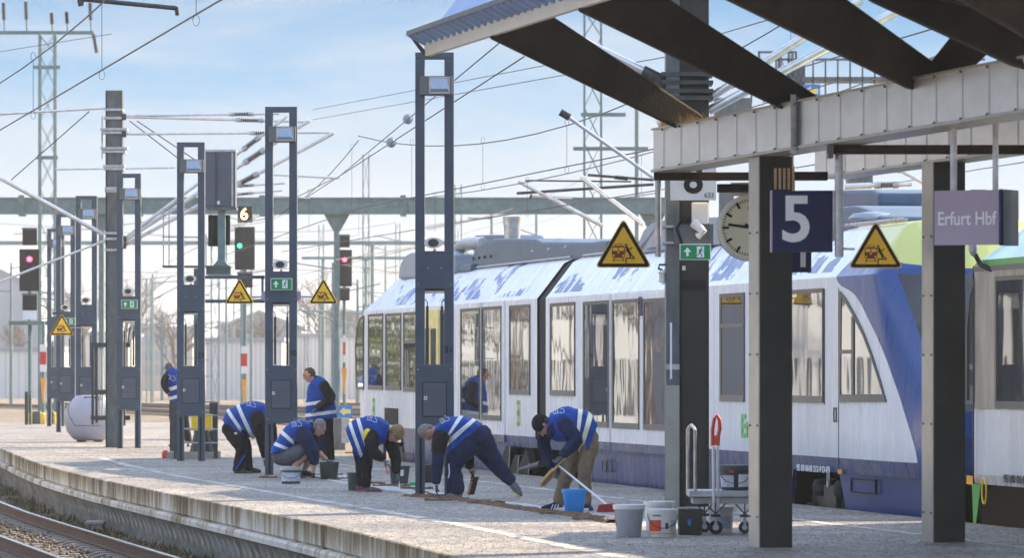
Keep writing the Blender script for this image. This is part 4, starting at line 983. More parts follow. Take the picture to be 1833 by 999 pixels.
# dark cross bars beneath the beams
def xbar(u0, u1, v0, v1, Y, dp, name, mt='canopy_dark'): 
    a, b = P(u0, v0, Y), P(u1, v1, Y); return MB().bb(a.x, b.x, Y, Y+dp, b.z, a.z).build(name, mt, cn, world=True, bev=.006)
xbar(1171, 1347, 308, 322, 49.9, .2, 'cross_bar'); xbar(1416, 1482, 307, 322, 49.2, .2, 'cross_bar')
xbar(1482, 1900, 259, 275, 44.0, .14, 'cross_bar'); xbar(1284, 1345, 329, 344, 48.6, .1, 'clock_arm')
MB().bb(P(1480, 0, 44.2).x, P(1489, 0, 44.2).x, 43.96, 44.2, P(0, 282, 44).z, P(0, 256, 44).z).build('bracket', 'mast_steel', cn, world=True)
def vpipe(u, v0, v1, Y, r, name='hanger', mt='galv', root=cn): 
    a, b = P(u, v0, Y), P(u, v1, Y); return MB().tube(a, b, r, 12).build(name, mt, root, world=True, smooth=True)
vpipe(1178, 322, 460, 50.0, .032); a = P(1178, 444, 50); MB().bar(a, P(1158, 446, 50), .03, .03).build('sign_arm', 'galv', cn, world=True)
warning_sign(P(1116, 478, 50.0), .585, 'large yellow warning triangle hanging from the far end of the canopy beam', group='large yellow warning triangles under the canopy')
vpipe(1502, 275, 460, 44.2, .042); a = P(1502, 445, 44.2); MB().bar(a, P(1530, 446, 44.2), .022, .022).build('sign_arm', 'galv', cn, world=True)
MB().bb(P(1490, 0, 44.25).x, P(1508, 0, 44.25).x, 44.2, 44.24, P(0, 430, 44).z, P(0, 340, 44).z).build('sign_plate', 'galv', cn, world=True)
warning_sign(P(1567.5, 479, 44.4), .50, 'large yellow warning triangle in front of the blue train nose, between the two pillars', group='large yellow warning triangles under the canopy')
# clock
ck = empty('station_clock', P(1343, 408, 48.9), 0, 'round station clock half hidden behind the left canopy pillar', 'clock'); Yx = Matrix(((1, 0, 0), (0, 0, 1), (0, 1, 0)))
MB().lathe((0, 0, 0), [(.30, -.09), (.335, -.08), (.345, -.02), (.345, .1), (.32, .12)], 48, Yx).build('case', 'mast_steel', ck, smooth=True)
MB().lathe((0, 0, 0), [(.33, -.094), (.345, -.094), (.345, -.075), (.33, -.075)], 48, Yx).build('rim', 'alu', ck, smooth=True)
mm('clock_face', (.72, .68, .5), .5, 0, .03); MB().lathe((0, 0, 0), [(.318, -.098), (.318, -.09)], 48, Yx).build('face', 'clock_face', ck)
for i in range(60):
    t = i*math.pi/30; big = i % 5 == 0; r0, r1, w_ = (.225, .295, .026) if big else (.268, .295, .009); d = Vector((math.sin(t), 0, math.cos(t)))
    MB().bar(d*r0+Vector((0, -.1, 0)), d*r1+Vector((0, -.1, 0)), w_, .006, up=(0, 1, 0)).build('hour_mark' if big else 'minute_mark', 'black', ck)
for nm, t, l_, w_, yy in (('minute_hand', R(-87+5), .235, .026, -.106), ('hour_hand', R(-82-160), .17, .034, -.112)):
    d = Vector((math.sin(t), 0, math.cos(t))); MB().bar(-d*.07+Vector((0, yy, 0)), d*l_+Vector((0, yy, 0)), w_, .005, up=(0, 1, 0)).build(nm, 'black', ck)
MB().bb(-.03, .03, -.104, -.1, .18, .22).build('maker_mark', 'red', ck)
MB().bb(-.2, .1, -.03, .03, .33, .47).build('bracket', 'canopy_cream', ck)
# number signs
s5 = empty('platform_number_sign', P(1436, 396, 44.3), 0, 'dark blue platform sign with a big white 5 on the left pillar', 'sign')
MB().bb(-.277, .285, 0, .14, -.288, .288).build('panel', 'navy_sign', s5, bev=.004)
MB().bb(-.293, -.279, -.004, .144, -.29, .29).build('edge_strip', 'sign_lilac', s5)
MB().text('5', .60, (-.055, -.003, .0), off=.012, ext=.003).build('number', 'sign_white', s5)
s1 = empty('platform_number_sign', P(1420, 468, 49.5), 0, 'smaller dark blue sign with a white 1 behind the number 5 sign', 'sign')
MB().bb(-.14, .19, 0, .05, -.115, .5).build('panel', 'navy_sign', s1)
MB().bb(.075, .13, -.004, 0, -.06, .4).build('number', 'sign_white', s1)
MB().tube((0, .02, .5), (0, .02, 1.0), .02).build('hanger', 'galv', s1)
m = MB()
for i in range(5): a = P(1388+i*8, 320, 44.6); m.box((a.x, a.y, a.z), (.022, .03, .2))
m.build('sign_mounting_slats', 'wood', cn, world=True)
# station name sign
sn = empty('station_name_sign', P(1737, 392, 41.0), R(-24), 'lilac station name sign reading Erfurt Hbf hanging by two pipes', 'sign')
wS = .26
MB().bb(-.33, .26, 0, .03, -.225, .25).build('panel', 'sign_lilac', sn, bev=.004)
MB().bb(.265, .285, -.01, .22, -.232, .257).build('end_panel', 'navy_sign', sn); MB().bb(-.33, .26, .03, .22, -.22, .245).build('box', 'dark_steel', sn)
MB().bb(.29, .36, .02, .24, -.232, .25).build('back_panel', 'mast_steel', sn)
MB().text('Erfurt Hbf', .165, (-.035, -.003, 0), off=.002, ext=.002, sx=.78).build('lettering', 'sign_white', sn)
mm('led_white', (.8, .75, .6), .4, emit=(1, .9, .7, .5))
vpipe(1707, 230, 346, 41.1, .03); vpipe(1782, 220, 346, 41.1, .026)
# dry grass growing on the beam
m = MB(); rr = random.Random(5)
for i in range(420):
    a = rr.uniform(0, 1) ; q = Vector((1.52, 50.0, 4.31))+BD*rr.uniform(.05, 2.0)*a+BN*rr.uniform(.02, .3); h = rr.uniform(.04, .17)*(1.2-a*.5); d = Vector((rr.uniform(-.09, .06), rr.uniform(-.05, .05), h))
    m.add([q+Vector((-.004, 0, 0)), q+Vector((.004, 0, 0)), q+d], [(0, 1, 2)])
m.build('dry_grass', 'dry_grass', fix=False); tag(bpy.data.objects['dry_grass'], 'dry grass tuft growing on the far end of the canopy beam', 'grass', kind='stuff')
# ---------------------------------------------------------------- steel mast standing between the canopy and the train
ms = empty('catenary_mast', (P(1229, 905, 60.4).x, 60.4, 0), 0, 'massive steel catenary mast carrying the white 8 board, left of the clock', 'mast')
x0, x1 = P(1191, 0, 60.4).x-ms.location.x, P(1268, 0, 60.4).x-ms.location.x; xm = P(1216, 0, 60.2).x-ms.location.x
m = MB(); m.bb(x0, xm, -.28, .28, 0, 9.5); m.build('flange', 'mast_steel', ms, bev=.01)
m = MB(); m.bb(xm+.003, x1, -.2, .2, 0, 9.5); cb = m.build('column', 'pillar_dark', ms, bev=.01)
MB().bb(x0-.004, xm+.001, -.284, -.276, 1.75-(710-650)*0-.0, 1.82).build('band', 'galv', ms)
MB().bb(x0-.003, xm-.002, -.286, -.281, .0, 1.55).build('pale_band', 'pillar_light', ms)
MB().bb(x0+.05, x0+.075, -.288, -.281, 1.75-(.12), 2.35).build('label_strip', 'sign_white', ms)
for v in (135, 150, 165, 178):
    z = P(0, v, 60.4).z; MB().bb(x0-.06, x1+.05, -.3, .3, z-.02, z+.03).build('collar', 'dark_steel', ms)
def mbx(u0, u1, v0, v1, y0, y1, mt, name, bev=0):
    a, b = P(u0, v0, 60.2), P(u1, v1, 60.2); return MB().bb(a.x-ms.location.x, b.x-ms.location.x, y0, y1, b.z, a.z).build(name, mt, ms, bev=bev)
mbx(1205, 1276, 402, 440, -.36, -.3, 'mast_steel', 'bracket_plate'); mbx(1185, 1207, 404, 408, -.34, .3, 'galv', 'clamp'); mbx(1185, 1207, 433, 437, -.34, .3, 'galv', 'clamp')
mbx(1237, 1267, 363, 402, -.42, -.3, 'white_plastic', 'speaker_box', .02)
a = P(1250, 408, 59.9); MB().loft([(a.x-ms.location.x, -.45, a.z-.1), (a.x-ms.location.x+.06, -.5, a.z-.05), (a.x-ms.location.x-.04, -.4, a.z+.06)], [.05, .05, .07], n=12).build('speaker_horn', 'white_plastic', ms, smooth=True)
MB().path([(a.x-ms.location.x-.1, -.4, a.z+.1), (a.x-ms.location.x-.2, -.4, a.z+.12), (a.x-ms.location.x-.27, -.38, a.z-.0), (a.x-ms.location.x-.2, -.38, a.z-.2), (a.x-ms.location.x-.12, -.38, a.z-.26)], .018).build('cable', 'black', ms)
mbx(1219, 1263, 502, 520, -.215, -.205, 'black', 'recess'); mbx(1221, 1227, 476, 484, -.225, -.2, 'white_plastic', 'button')
xx = [(P(1221, 0, 60.2).x-ms.location.x, P(1264, 0, 60.2).x-ms.location.x)][0]
MB().bb(xx[0], xx[1], -.212, -.204, .05, P(0, 502, 60.2).z).build('cable_cover', 'pillar_dark', ms, bev=.004)
nb = empty('number_board', P(1241, 340, 59.8), 0, 'white board with a black 8 and 633 fixed to the steel mast', 'sign')
MB().bb(-.29, .29, 0, .02, -.13, .34).build('board', 'white_plastic', nb); MB().text('8', .50, (-.0, -.003, .12), off=.012, ext=.003).build('number', 'black', nb); MB().text('633', .085, (.2, -.003, -.068), ext=.002).build('small_number', 'dark_steel', nb)
exit_sign(None, P(1244.5, 451, 59.7), .395, .205, 'green exit sign with arrow on the steel mast left of the clock')
cam_ = empty('security_camera', P(1186, 495, 60.2), 0, 'small white camera on a bent cable at the left side of the steel mast', 'camera')
MB().lathe((0, 0, 0), [(.03, -.08), (.045, -.07), (.045, .03), (.06, .05), (.03, .08)], 14).build('housing', 'white_plastic', cam_, smooth=True)
MB().path([(0, 0, .08), (-.05, 0, .1), (-.04, 0, .15), (.05, 0, .15)], .015).build('bracket', 'black', cam_)
# ---------------------------------------------------------------- catenary masts, lattice masts, portal
def lattice(u, vt, vb, wpx, Y, label, mt='green_steel', arms=(), cell=1.35, group='lattice masts in the yard', name='lattice_mast', th=None):
    top = P(u, vt, Y); w_ = wpx*Y/F/2; zt = top.z; r = empty(name, (top.x, Y, GZ), 0, label, 'mast', group); th = th or max(.05, w_*.22)
    for sx in (-1, 1):
        for sy in (-1, 1): MB().bar((sx*w_, sy*w_, 0), (sx*w_*.96, sy*w_, zt-GZ), th, th).build('leg', mt, r)
    m = MB(); z = .4; k = 0
    while z < zt-GZ-.2:
        z2 = min(z+cell, zt-GZ)
        for sy in (-1, 1):
            m.bar((-w_, sy*w_, z), (w_, sy*w_, z2), th*.55, th*.3); m.bar((w_, sy*w_, z), (-w_, sy*w_, z2), th*.55, th*.3)
        z = z2; k += 1
    m.build('bracing', mt, r)
    for (u0, u1, v) in arms:
        a, b = P(u0, v, Y), P(u1, v, Y); MB().bb(a.x-top.x, b.x-top.x, -.08, .08, a.z-GZ-.07, a.z-GZ+.07).build('crossarm', mt, r)
    return r
def insulator(p, q, r, root, mt='insul', name='insulator'):
    p, q = Vector(p), Vector(q); n = 12; pts = []; ra = []
    for i in range(n*2): pts.append(p.lerp(q, i/(n*2-1))); ra.append(r if i % 2 else r*.45)
    return MB().loft(pts, ra, n=8).build(name, mt, root, smooth=False)
lm = lattice(85, 62, 700, 28, 190, 'tall green lattice mast with a wide crossarm at the upper left', arms=((-60, 168, 58), (60, 108, 120), (66, 104, 282)))
o = lm.location
for u, v0, v1, dv in ((46, 2, 56, 0), (92, 22, 56, 0), (119, 20, 56, 0), (161, 4, 56, 0), (6, 4, 56, 0)):
    a, b = P(u, v0, 190)-o, P(u+2, v1, 190)-o; insulator(a, a.lerp(b, .6), .10, lm); MB().tube(a, b, .03, 6).build('insulator_rod', 'green_steel', lm)
a, b = P(167, 60, 190)-o, P(173, 94, 190)-o; insulator(a, b, .1, lm)
lattice(1061, 18, 480, 31, 180, 'tall pale green lattice mast behind the train roof, left of the canopy', arms=((1026, 1160, 266), (1040, 1120, 205)))
lattice(655, 276, 690, 11, 260, 'slim lattice mast right of the middle red signal', cell=2)
lattice(820, 330, 470, 12, 240, 'slim lattice mast seen just right of the nearest light post', cell=2)
lattice(385, 392, 700, 14, 270, 'slim lattice mast behind the green signal, left of it', cell=2.2)
lattice(575, 402, 690, 9, 330, 'thin far lattice mast just right of light post 30', cell=2.5)
lattice(1408, 95, 470, 22, 150, 'grey lattice mast seen between the canopy struts', mt='mast_steel')
lattice(712, 400, 560, 8, 350, 'thin far lattice mast over the rear end of the train', cell=2.5)
lattice(266, 500, 700, 8, 350, 'thin far lattice mast between light posts 28 and 29', cell=2.5)
lattice(548, 560, 700, 7, 360, 'very faint far lattice mast beside the standing man', cell=2.5)
rng = random.Random(11)
for i, (u, vt) in enumerate(((20, 470), (140, 520), (290, 560), (405, 430), (450, 480), (596, 470), (640, 500), (745, 430), (690, 440), (880, 380), (960, 370))):
    Y = rng.uniform(250, 420); t = P(u, vt, Y); m = MB().tube((0, 0, 0), (0, 0, t.z-GZ), .13, 8, .08); e = empty('far_pole', (t.x, Y, GZ), 0, ['slim far pole %s' % s for s in ('at the left edge behind the red signal', 'behind the far light posts', 'left of light post 29', 'behind the signal mast platform', 'right of the green signal', 'left of the middle red signal', 'just left of the train end', 'behind the nearest light post', 'above the rear end of the train', 'behind the train exhaust', 'behind the train roof, left of the triangle')][i], 'pole', 'thin poles far behind the tracks')
    m.build('pole', 'green_steel', e)
    for z, l_ in ((t.z-GZ-.4, rng.uniform(1.5, 4)), (t.z-GZ-2, rng.uniform(1, 3))):
        s = rng.choice((-1, 1)); MB().tube((0, 0, z), (s*l_, 0, z+rng.uniform(-.1, .9)), .045, 6).build('bracket', 'green_steel', e)
MBp = P(1140, 140, 220); e = empty('far_pole', (MBp.x, 220, GZ), 0, 'green far pole with drooping crossarm ends, just left of the canopy', 'pole', 'thin poles far behind the tracks')
MB().tube((0, 0, 0), (0, 0, MBp.z-GZ), .1, 8).build('pole', 'green_steel', e)
# portal across the yard
pr = empty('signal_gantry', P(600, 0, 200)*1.0, 0, 'long grey-green steel gantry spanning the yard behind the whole scene', 'gantry'); pr.location = (P(600, 0, 200).x, 200, GZ); o = pr.location
zt, zb = P(0, 355, 200).z-GZ, P(0, 382, 200).z-GZ; xA, xB = P(-120, 0, 200).x-o.x, P(1192, 0, 200).x-o.x
MB().bb(xA, xB, -.35, .35, zb, zt).build('beam', 'green_steel', pr)
for z in (zt, zb): MB().bb(xA, xB, -.42, .42, z-.03, z+.03).build('beam_flange', 'green_steel', pr)
for u in (182, 603, 1168):
    x = P(u, 0, 200).x-o.x; MB().tube((x, 0, 0), (x, 0, zb), .13, 8).build('column', 'green_steel', pr)
    MB().prism([(x-.55, zb-.02), (x+.55, zb-.02), (x+.15, zb-.75), (x-.15, zb-.75)], (0, .2, 0), (0, -.1, 0)).build('gusset', 'green_steel', pr)
for u in (40, 250, 470, 722): x = P(u, 0, 200).x-o.x; MB().bb(x-.12, x+.12, -.45, .45, zb-.12, zt+.12).build('clamp', 'green_steel', pr)
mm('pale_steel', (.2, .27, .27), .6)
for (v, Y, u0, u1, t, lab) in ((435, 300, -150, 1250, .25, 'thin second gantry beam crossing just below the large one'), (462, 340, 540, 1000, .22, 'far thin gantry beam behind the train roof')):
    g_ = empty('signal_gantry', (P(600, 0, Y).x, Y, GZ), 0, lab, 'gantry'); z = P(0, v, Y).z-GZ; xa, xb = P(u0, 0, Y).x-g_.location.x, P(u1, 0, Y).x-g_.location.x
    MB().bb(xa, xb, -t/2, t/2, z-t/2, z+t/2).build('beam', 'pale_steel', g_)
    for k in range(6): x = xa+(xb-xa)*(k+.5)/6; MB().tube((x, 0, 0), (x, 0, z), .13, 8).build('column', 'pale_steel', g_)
# main mast on the platform
cm = empty('catenary_mast', (P(205, 0, 106.5).x, 106.5, 0), 0, 'tall dark catenary column with clamps and cantilever tubes at the left', 'mast'); o = cm.location
sc1 = 106.5/F
zt = P(0, 162, 106.5).z; MB().bb(-.165, .165, -.16, .16, 0, zt).build('column', 'mast_steel', cm, bev=.01)
MB().bb(-.185, -.168, -.2, .2, 0, zt).build('flange', 'dark_steel', cm); MB().bb(.168, .185, -.2, .2, 0, zt).build('flange', 'dark_steel', cm)
for v, w_ in ((197, .2), (212, .22), (232, .3), (238, .26), (266, .3), (272, .26), (298, .24), (303, .22), (338, .2), (418, .2), (428, .2), (448, .2)):
    z = P(0, v, 106.5).z; MB().bb(-w_, w_, -.24, .24, z-.025, z+.03).build('clamp', 'galv', cm)
for v in (215, 245): z = P(0, v, 106.5).z; MB().bb(-.29, -.27, -.05, .05, z-.5, z+.1).build('clamp_rod', 'galv', cm)
MB().bb(-.2, .2, -.2, .2, P(0, 345, 106.5).z, P(0, 335, 106.5).z).build('clamp', 'galv', cm)
def arm(u0, v0, u1, v1, r=.035, Y=106.5, Y2=None, root=cm, mt='alu', ins=None, name='cantilever_tube'):
    a, b = P(u0, v0, Y), P(u1, v1, Y2 or Y); t = MB().tube(a, b, r, 10).build(name, mt, root, world=True, smooth=True)
    if ins:
        for (s0, s1) in ins:
            q = [root.matrix_world.inverted() @ x if False else x-root.location for x in (a.lerp(b, s0), a.lerp(b, s1))]; insulator(q[0], q[1], r*1.9, root)
            for s in (s0, s1): c = a.lerp(b, s)-root.location; d = (b-a).normalized()*.06; MB().tube(c-d, c+d, r*1.7, 10).build('insulator_cap', 'galv', root)
    return t
arm(192, 193, 0, 204, .03); arm(218, 207, 500, 203, .03, ins=((.70, .82),)); arm(218, 209, 555, 218, .03, ins=((.62, .74),)); arm(218, 240, 590, 237, .028, ins=((.63, .76),))
arm(160, 199, 20, 322, .012, mt='wire', name='tie_wire'); arm(232, 216, 320, 284, .012, mt='wire', name='tie_wire'); arm(245, 216, 370, 300, .012, mt='wire', name='tie_wire')
arm(222, 428, 514, 208, .04, ins=((.74, .82),)); arm(222, 432, 553, 216, .045, ins=((.66, .75),)); arm(222, 440, 597, 238, .045, ins=((.55, .63),))
arm(186, 420, 0, 318, .05); arm(190, 430, -40, 520, .025)
arm(430, 333, 510, 328, .022, ins=((.02, .25),)); arm(425, 348, 505, 341, .022, ins=((.02, .3),)); arm(490, 313, 608, 319, .022); arm(100, 303, 313, 300, .028, Y=120); arm(478, 350, 555, 355, .015)
for u, v in ((222, 428), (222, 440), (222, 209), (222, 240)): q = P(u, v, 106.3)-o; MB().box(q, (.1, .1, .14)).build('hinge', 'dark_steel', cm)
# steel rack hanging on the back of the column
for u0, u1, v0, v1 in ((167, 171, 615, 760), (174, 178, 615, 757), (222, 227, 610, 762)):
    a, b = P(u0, v0, 108), P(u1, v1, 108); MB().bb(a.x-o.x, b.x-o.x, 1.0, 1.2, b.z, a.z).build('rack_post', 'dark_steel', cm)
for u0, u1, v in ((166, 236, 618), (166, 236, 748), (172, 194, 702)):
    a, b = P(u0, v-4, 108), P(u1, v+4, 108); MB().bb(a.x-o.x, b.x-o.x, .98, 1.22, b.z, a.z).build('rack_bar', 'dark_steel', cm)
MB().path([P(230, 612, 108)-o, P(231, 596, 108)-o, P(234, 586, 108)-o], .02).build('rack_hook', 'dark_steel', cm)
for u in (180, 185): a, b = P(u, 625, 108), P(u+3, 758, 108); MB().bb(a.x-o.x, b.x-o.x, 1.05, 1.1, b.z, a.z).build('rack_tube', 'white_plastic', cm)
# cantilevers behind the train (mast hidden by the canopy)
e = empty('cantilever', (P(1165, 290, 75).x, 75, P(1165, 290, 75).z), 0, 'long thin cantilever tube reaching up to the wires left of the canopy', 'cantilever', 'cantilevers over the train tracks')
arm(1009, 203, 1170, 318, .03, 75, root=e); arm(1003, 200, 1020, 210, .06, 75, root=e, mt='dark_steel', name='wire_clamp')
e = empty('cantilever', (P(1150, 330, 110).x, 110, P(1150, 330, 110).z), 0, 'cantilever with a long straight tube above the train, lower left', 'cantilever', 'cantilevers over the train tracks')
arm(928, 324, 1080, 405, .05, 110, root=e); arm(925, 346, 1170, 330, .035, 110, root=e, mt='dark_steel'); arm(952, 351, 1025, 354, .025, 110, root=e); arm(948, 356, 952, 348, .03, 110, root=e, mt='dark_steel'); arm(940, 323, 1130, 325, .02, 110, root=e, mt='dark_steel')
e = empty('cantilever', (P(1150, 310, 100).x, 100, P(1150, 310, 100).z), 0, 'cantilever slanting down to the train roof between mast and triangle sign', 'cantilever', 'cantilevers over the train tracks')
arm(1040, 316, 1152, 402, .05, 100, root=e); arm(1052, 313, 1170, 322, .03, 100, root=e, mt='dark_steel'); insulator(P(1100, 317, 100)-e.location, P(1124, 320, 100)-e.location, .06, e)
# tubes of the steel mast, up between the struts
def arm2(*a, **k): return arm(*a, root=ms, **k)
arm2(986, 46, 1172, 137, .06, Y=60.4, mt='alu'); arm2(1150, 127, 1190, 147, .085, Y=60.4, mt='dark_steel', name='insulator_cap')
arm2(1268, 176, 1541, 0, .055, Y=60.4); arm2(1268, 198, 1615, 14, .06, Y=60.4)
mbx(1172, 1193, 140, 170, -.15, .15, 'dark_steel', 'hinge', .01); 
# signal bridge behind the canopy with the blue arrow board
sb = empty('signal_gantry', (P(1380, 0, 130).x, 130, GZ), 0, 'grey railed signal gantry seen between the canopy struts', 'gantry'); o = sb.location
def sbx(u0, u1, v0, v1, y0, y1, mt, name): a, b = P(u0, v0, 130), P(u1, v1, 130); return MB().bb(a.x-o.x, b.x-o.x, y0, y1, b.z-o.z, a.z-o.z).build(name, mt, sb)
sbx(1300, 1760, 139, 147, -.5, .5, 'mast_steel', 'walkway'); sbx(1310, 1760, 106, 110, -.5, -.45, 'mast_steel', 'handrail')
for u in range(1320, 1760, 22): sbx(u, u+3, 108, 185, -.5, -.45, 'mast_steel', 'rail_post')
sbx(1355, 1424, 93, 97, -.5, -.45, 'mast_steel', 'cage_bar')
for u in (1355, 1390, 1408, 1421): sbx(u, u+4, 95, 145, -.5, -.45, 'mast_steel', 'rail_post')
sbx(1414, 1440, 110, 200, -.3, .3, 'post_grey', 'cabinet'); sbx(1278, 1345, 176, 215, -.3, .3, 'mast_steel', 'cabinet'); sbx(1515, 1560, 300, 330, -.5, .3, 'mast_steel', 'cabinet'); sbx(1380, 1700, 180, 190, -.3, .3, 'mast_steel', 'beam')
MB().bb(P(1300, 0, 130).x-o.x-.2, P(1300, 0, 130).x-o.x+.2, -.2, .2, 0, 7.5).build('column', 'mast_steel', sb); MB().bb(P(1750, 0, 130).x-o.x-.2, P(1750, 0, 130).x-o.x+.2, -.2, .2, 0, 7.5).build('column', 'mast_steel', sb)
def arrow_board(u, v, Y, w_, label, stand=None):
    c = P(u, v, Y); e = empty('arrow_sign', c, 0, label, 'sign'); MB().bb(-w_/2, w_/2, 0, .03, -w_*.42, w_*.42).build('panel', 'sign_blue', e)
    k = w_/2; MB().prism([(-.8*k, 0), (-.1*k, .62*k), (-.1*k, .3*k), (.75*k, .3*k), (.75*k, -.3*k), (-.1*k, -.3*k), (-.1*k, -.62*k)], (0, .01, 0), (0, -.012, 0)).build('arrow_border', 'sign_white', e)
    MB().prism([(-.68*k, 0), (-.16*k, .45*k), (-.16*k, .2*k), (.66*k, .2*k), (.66*k, -.2*k), (-.16*k, -.2*k), (-.16*k, -.45*k)], (0, .01, 0), (0, -.018, 0)).build('arrow', 'yellow_bright', e); return e
arrow_board(1453, 163, 129, .46, 'small blue board with a yellow arrow, high up behind the canopy struts')
# railed mast top tubes seen through the gap on the right
e = empty('cantilever', (P(1600, 328, 90).x, 90, P(1600, 328, 90).z), 0, 'insulated cantilever tube seen between the two pillars', 'cantilever', 'cantilevers over the train tracks')
arm(1560, 332, 1632, 330, .04, 90, root=e, ins=((.15, .6),)); arm(1588, 292, 1655, 328, .04, 90, root=e, ins=((.15, .3),)); arm(1512, 334, 1560, 332, .06, 90, root=e)
# ---------------------------------------------------------------- signals
def signal_head(root, o, cx, zc, w_, h, led, lp, Y, board=True):
    m = MB().bb(cx-w_/2, cx+w_/2, 0, .12, zc-h/2, zc+h/2); hd = m.build('signal_board', 'black', root, bev=.02)
    MB().lathe((cx+lp[0], -.02, zc+lp[1]), [(.085, -.01), (.085, .01)], 20, Yx).build('lamp', led, hd)
    for dx in (-.2, .2):
        pts = [(cx+dx*w_+.1*math.cos(t), -.1, zc+.02*h+.1*math.sin(t)) for t in [math.pi*i/8 for i in range(9)]]; MB().path(pts, .012).build('lamp_hood', 'dark_steel', hd)
    pts = [(cx+lp[0]+.11*math.cos(t), -.1, zc+lp[1]+.11*math.sin(t)) for t in [math.pi*i/8 for i in range(9)]]; MB().path(pts, .012).build('lamp_hood', 'dark_steel', hd)
    return hd
def signal(u, Y, vt, vb, wpx, led, lpx, boxes, foot, label, mastpx=None, extra=None):
    c = P(u, (vt+vb)/2, Y); k = Y/F; e = empty('railway_signal', (c.x, Y, GZ), 0, label, 'signal'); zc = c.z-GZ
    signal_head(e, c, 0, zc, wpx*k, (vb-vt)*k, led, (lpx[0]*k, ((vt+vb)/2-lpx[1])*k), Y)
    for (u0, u1, v0, v1) in boxes:
        b = MB().bb((u0-u)*k, (u1-u)*k, 0, .2, P(0, v1, Y).z-GZ, P(0, v0, Y).z-GZ).build('indicator_box', 'black', e, bev=.02)
        MB().bb((u0-u)*k-.01, (u1-u)*k+.01, -.06, .0, P(0, v0+3, Y).z-GZ, P(0, v0, Y).z-GZ+.01).build('box_hood', 'mast_steel', b)
    mu = (mastpx or u); MB().tube(((mu-u)*k, .2, 0), ((mu-u)*k, .2, zc), .07, 10).build('mast', 'green_steel', e)
    return e, k
e, k = signal(52.5, 168, 446, 521, 36, 'led_red', (.5, 464), ((40, 66, 408, 439), (40, 66, 526, 556)), 740, 'railway signal showing one red light at the left edge')
MB().bb(-.7, .8, -.3, .5, P(0, 582, 168).z-GZ, P(0, 575, 168).z-GZ).build('work_platform', 'green_steel', e)
MB().bb(-.12*2, .24, 0, .03, P(0, 572, 168).z-GZ, P(0, 556, 168).z-GZ).build('number_plate', 'sign_white', e)
e, k = signal(438, 185, 406, 483, 36, 'led_green', (-9, 440), ((425, 452, 487, 515),), 720, 'railway signal showing green with an illuminated 6 above, between posts 29 and 30')
b = MB().bb(-.28, .30, 0, .2, P(0, 398, 185).z-GZ, P(0, 369, 185).z-GZ).build('number_box', 'black', e, bev=.01); MB().text('6', .66, (-.02, -.01, P(0, 384, 185).z-GZ), off=.0, ext=.004).build('number', 'led_amber', b)
def mastboards(e, k, du, Y, va, ww=11, lab=0):
    for v0, v1, mt in ((va, va+13, 'white_paint'), (va+13, va+36, 'red'), (va+36, va+49, 'white_paint')):
        MB().bb(du*k-ww/2*k, du*k+ww/2*k, .02, .05, P(0, v1, Y).z-GZ, P(0, v0, Y).z-GZ).build('mast_board', mt, e)
    MB().prism([((du-5)*k, P(0, va+60, Y).z-GZ), ((du+5)*k, P(0, va+60, Y).z-GZ), ((du+1)*k, P(0, va+105, Y).z-GZ), ((du-1)*k, P(0, va+105, Y).z-GZ)], (0, .03, 0), (0, .02, 0)).build('pointed_board', 'orange', e)
mastboards(e, k, -1, 185, 620)
e, k = signal(616, 200, 447, 513, 28, 'led_red', (1, 465), ((604, 626, 420, 443), (604, 626, 515, 538)), 735, 'railway signal showing red in the middle, just left of the train')
mastboards(e, k, 0, 200, 600, 4)
e = empty('signal_post', (P(77, 0, 160).x, 160, GZ), 0, 'post with red and white board and orange pointed board at the left', 'post'); k = 160/F; mastboards(e, k, 0, 160, 617); MB().tube((0, .1, 0), (0, .1, 4.2), .06).build('mast', 'green_steel', e)
# signal mast platform with cabinet, above post 29
sm = empty('signal_mast', (P(397, 0, 97).x, 97, 0), 0, 'green mast with railed work platform carrying a big dark cabinet, behind post 29', 'mast'); o = sm.location
def smx(u0, u1, v0, v1, y0, y1, mt, name, bev=0, root=None):
    a, b = P(u0, v0, 97), P(u1, v1, 97); return MB().bb(a.x-o.x, b.x-o.x, y0, y1, b.z, a.z).build(name, mt, root or sm, bev=bev)
cbn = smx(368, 422, 270, 371, -.1, .4, 'post_door', 'cabinet', .015); smx(367, 423, 268, 272, -.13, .43, 'galv', 'cabinet_roof', root=cbn); smx(386, 389, 274, 370, -.13, -.1, 'dark_steel', 'cabinet_rail', root=cbn); smx(415, 418, 274, 370, -.13, -.1, 'galv', 'cabinet_rail', root=cbn); smx(388, 394, 360, 366, -.115, -.1, 'sign_white', 'cabinet_label', root=cbn)
smx(367, 424, 371, 376, -.15, .4, 'mast_steel', 'bracket'); smx(390, 403, 376, 478, 0, .15, 'green_steel', 'column')
MB().prism([(P(378, 0, 97).x-o.x, P(0, 480, 97).z), (P(413, 0, 97).x-o.x, P(0, 480, 97).z), (P(402, 0, 97).x-o.x, P(0, 466, 97).z), (P(390, 0, 97).x-o.x, P(0, 466, 97).z)], (0, .3, 0), (0, -.1, 0)).build('column_foot', 'green_steel', sm)
smx(370, 414, 478, 492, -.2, .5, 'green_steel', 'column_base'); smx(293, 414, 476, 479, -.4, .5, 'mast_steel', 'walkway')
smx(373, 380, 384, 440, .2, .5, 'black', 'back_signal'); smx(371, 388, 384, 440, .3, .5, 'black', 'back_signal'); smx(402, 410, 384, 438, .3, .5, 'black', 'back_signal')
for u, v0, v1 in ((294, 376, 478), (304, 374, 478), (366, 370, 478), (370, 420, 478)): smx(u, u+2.2, v0, v1, -.4, -.37, 'galv', 'rail_post')
for v in (374, 424): smx(294, 372, v, v+2.2, -.4, -.37, 'galv', 'handrail')
for v0, v1 in ((494, 500), (537, 543)): smx(364, 476, v0, v1, -.5, -.38, 'post_grey', 'tie_beam')
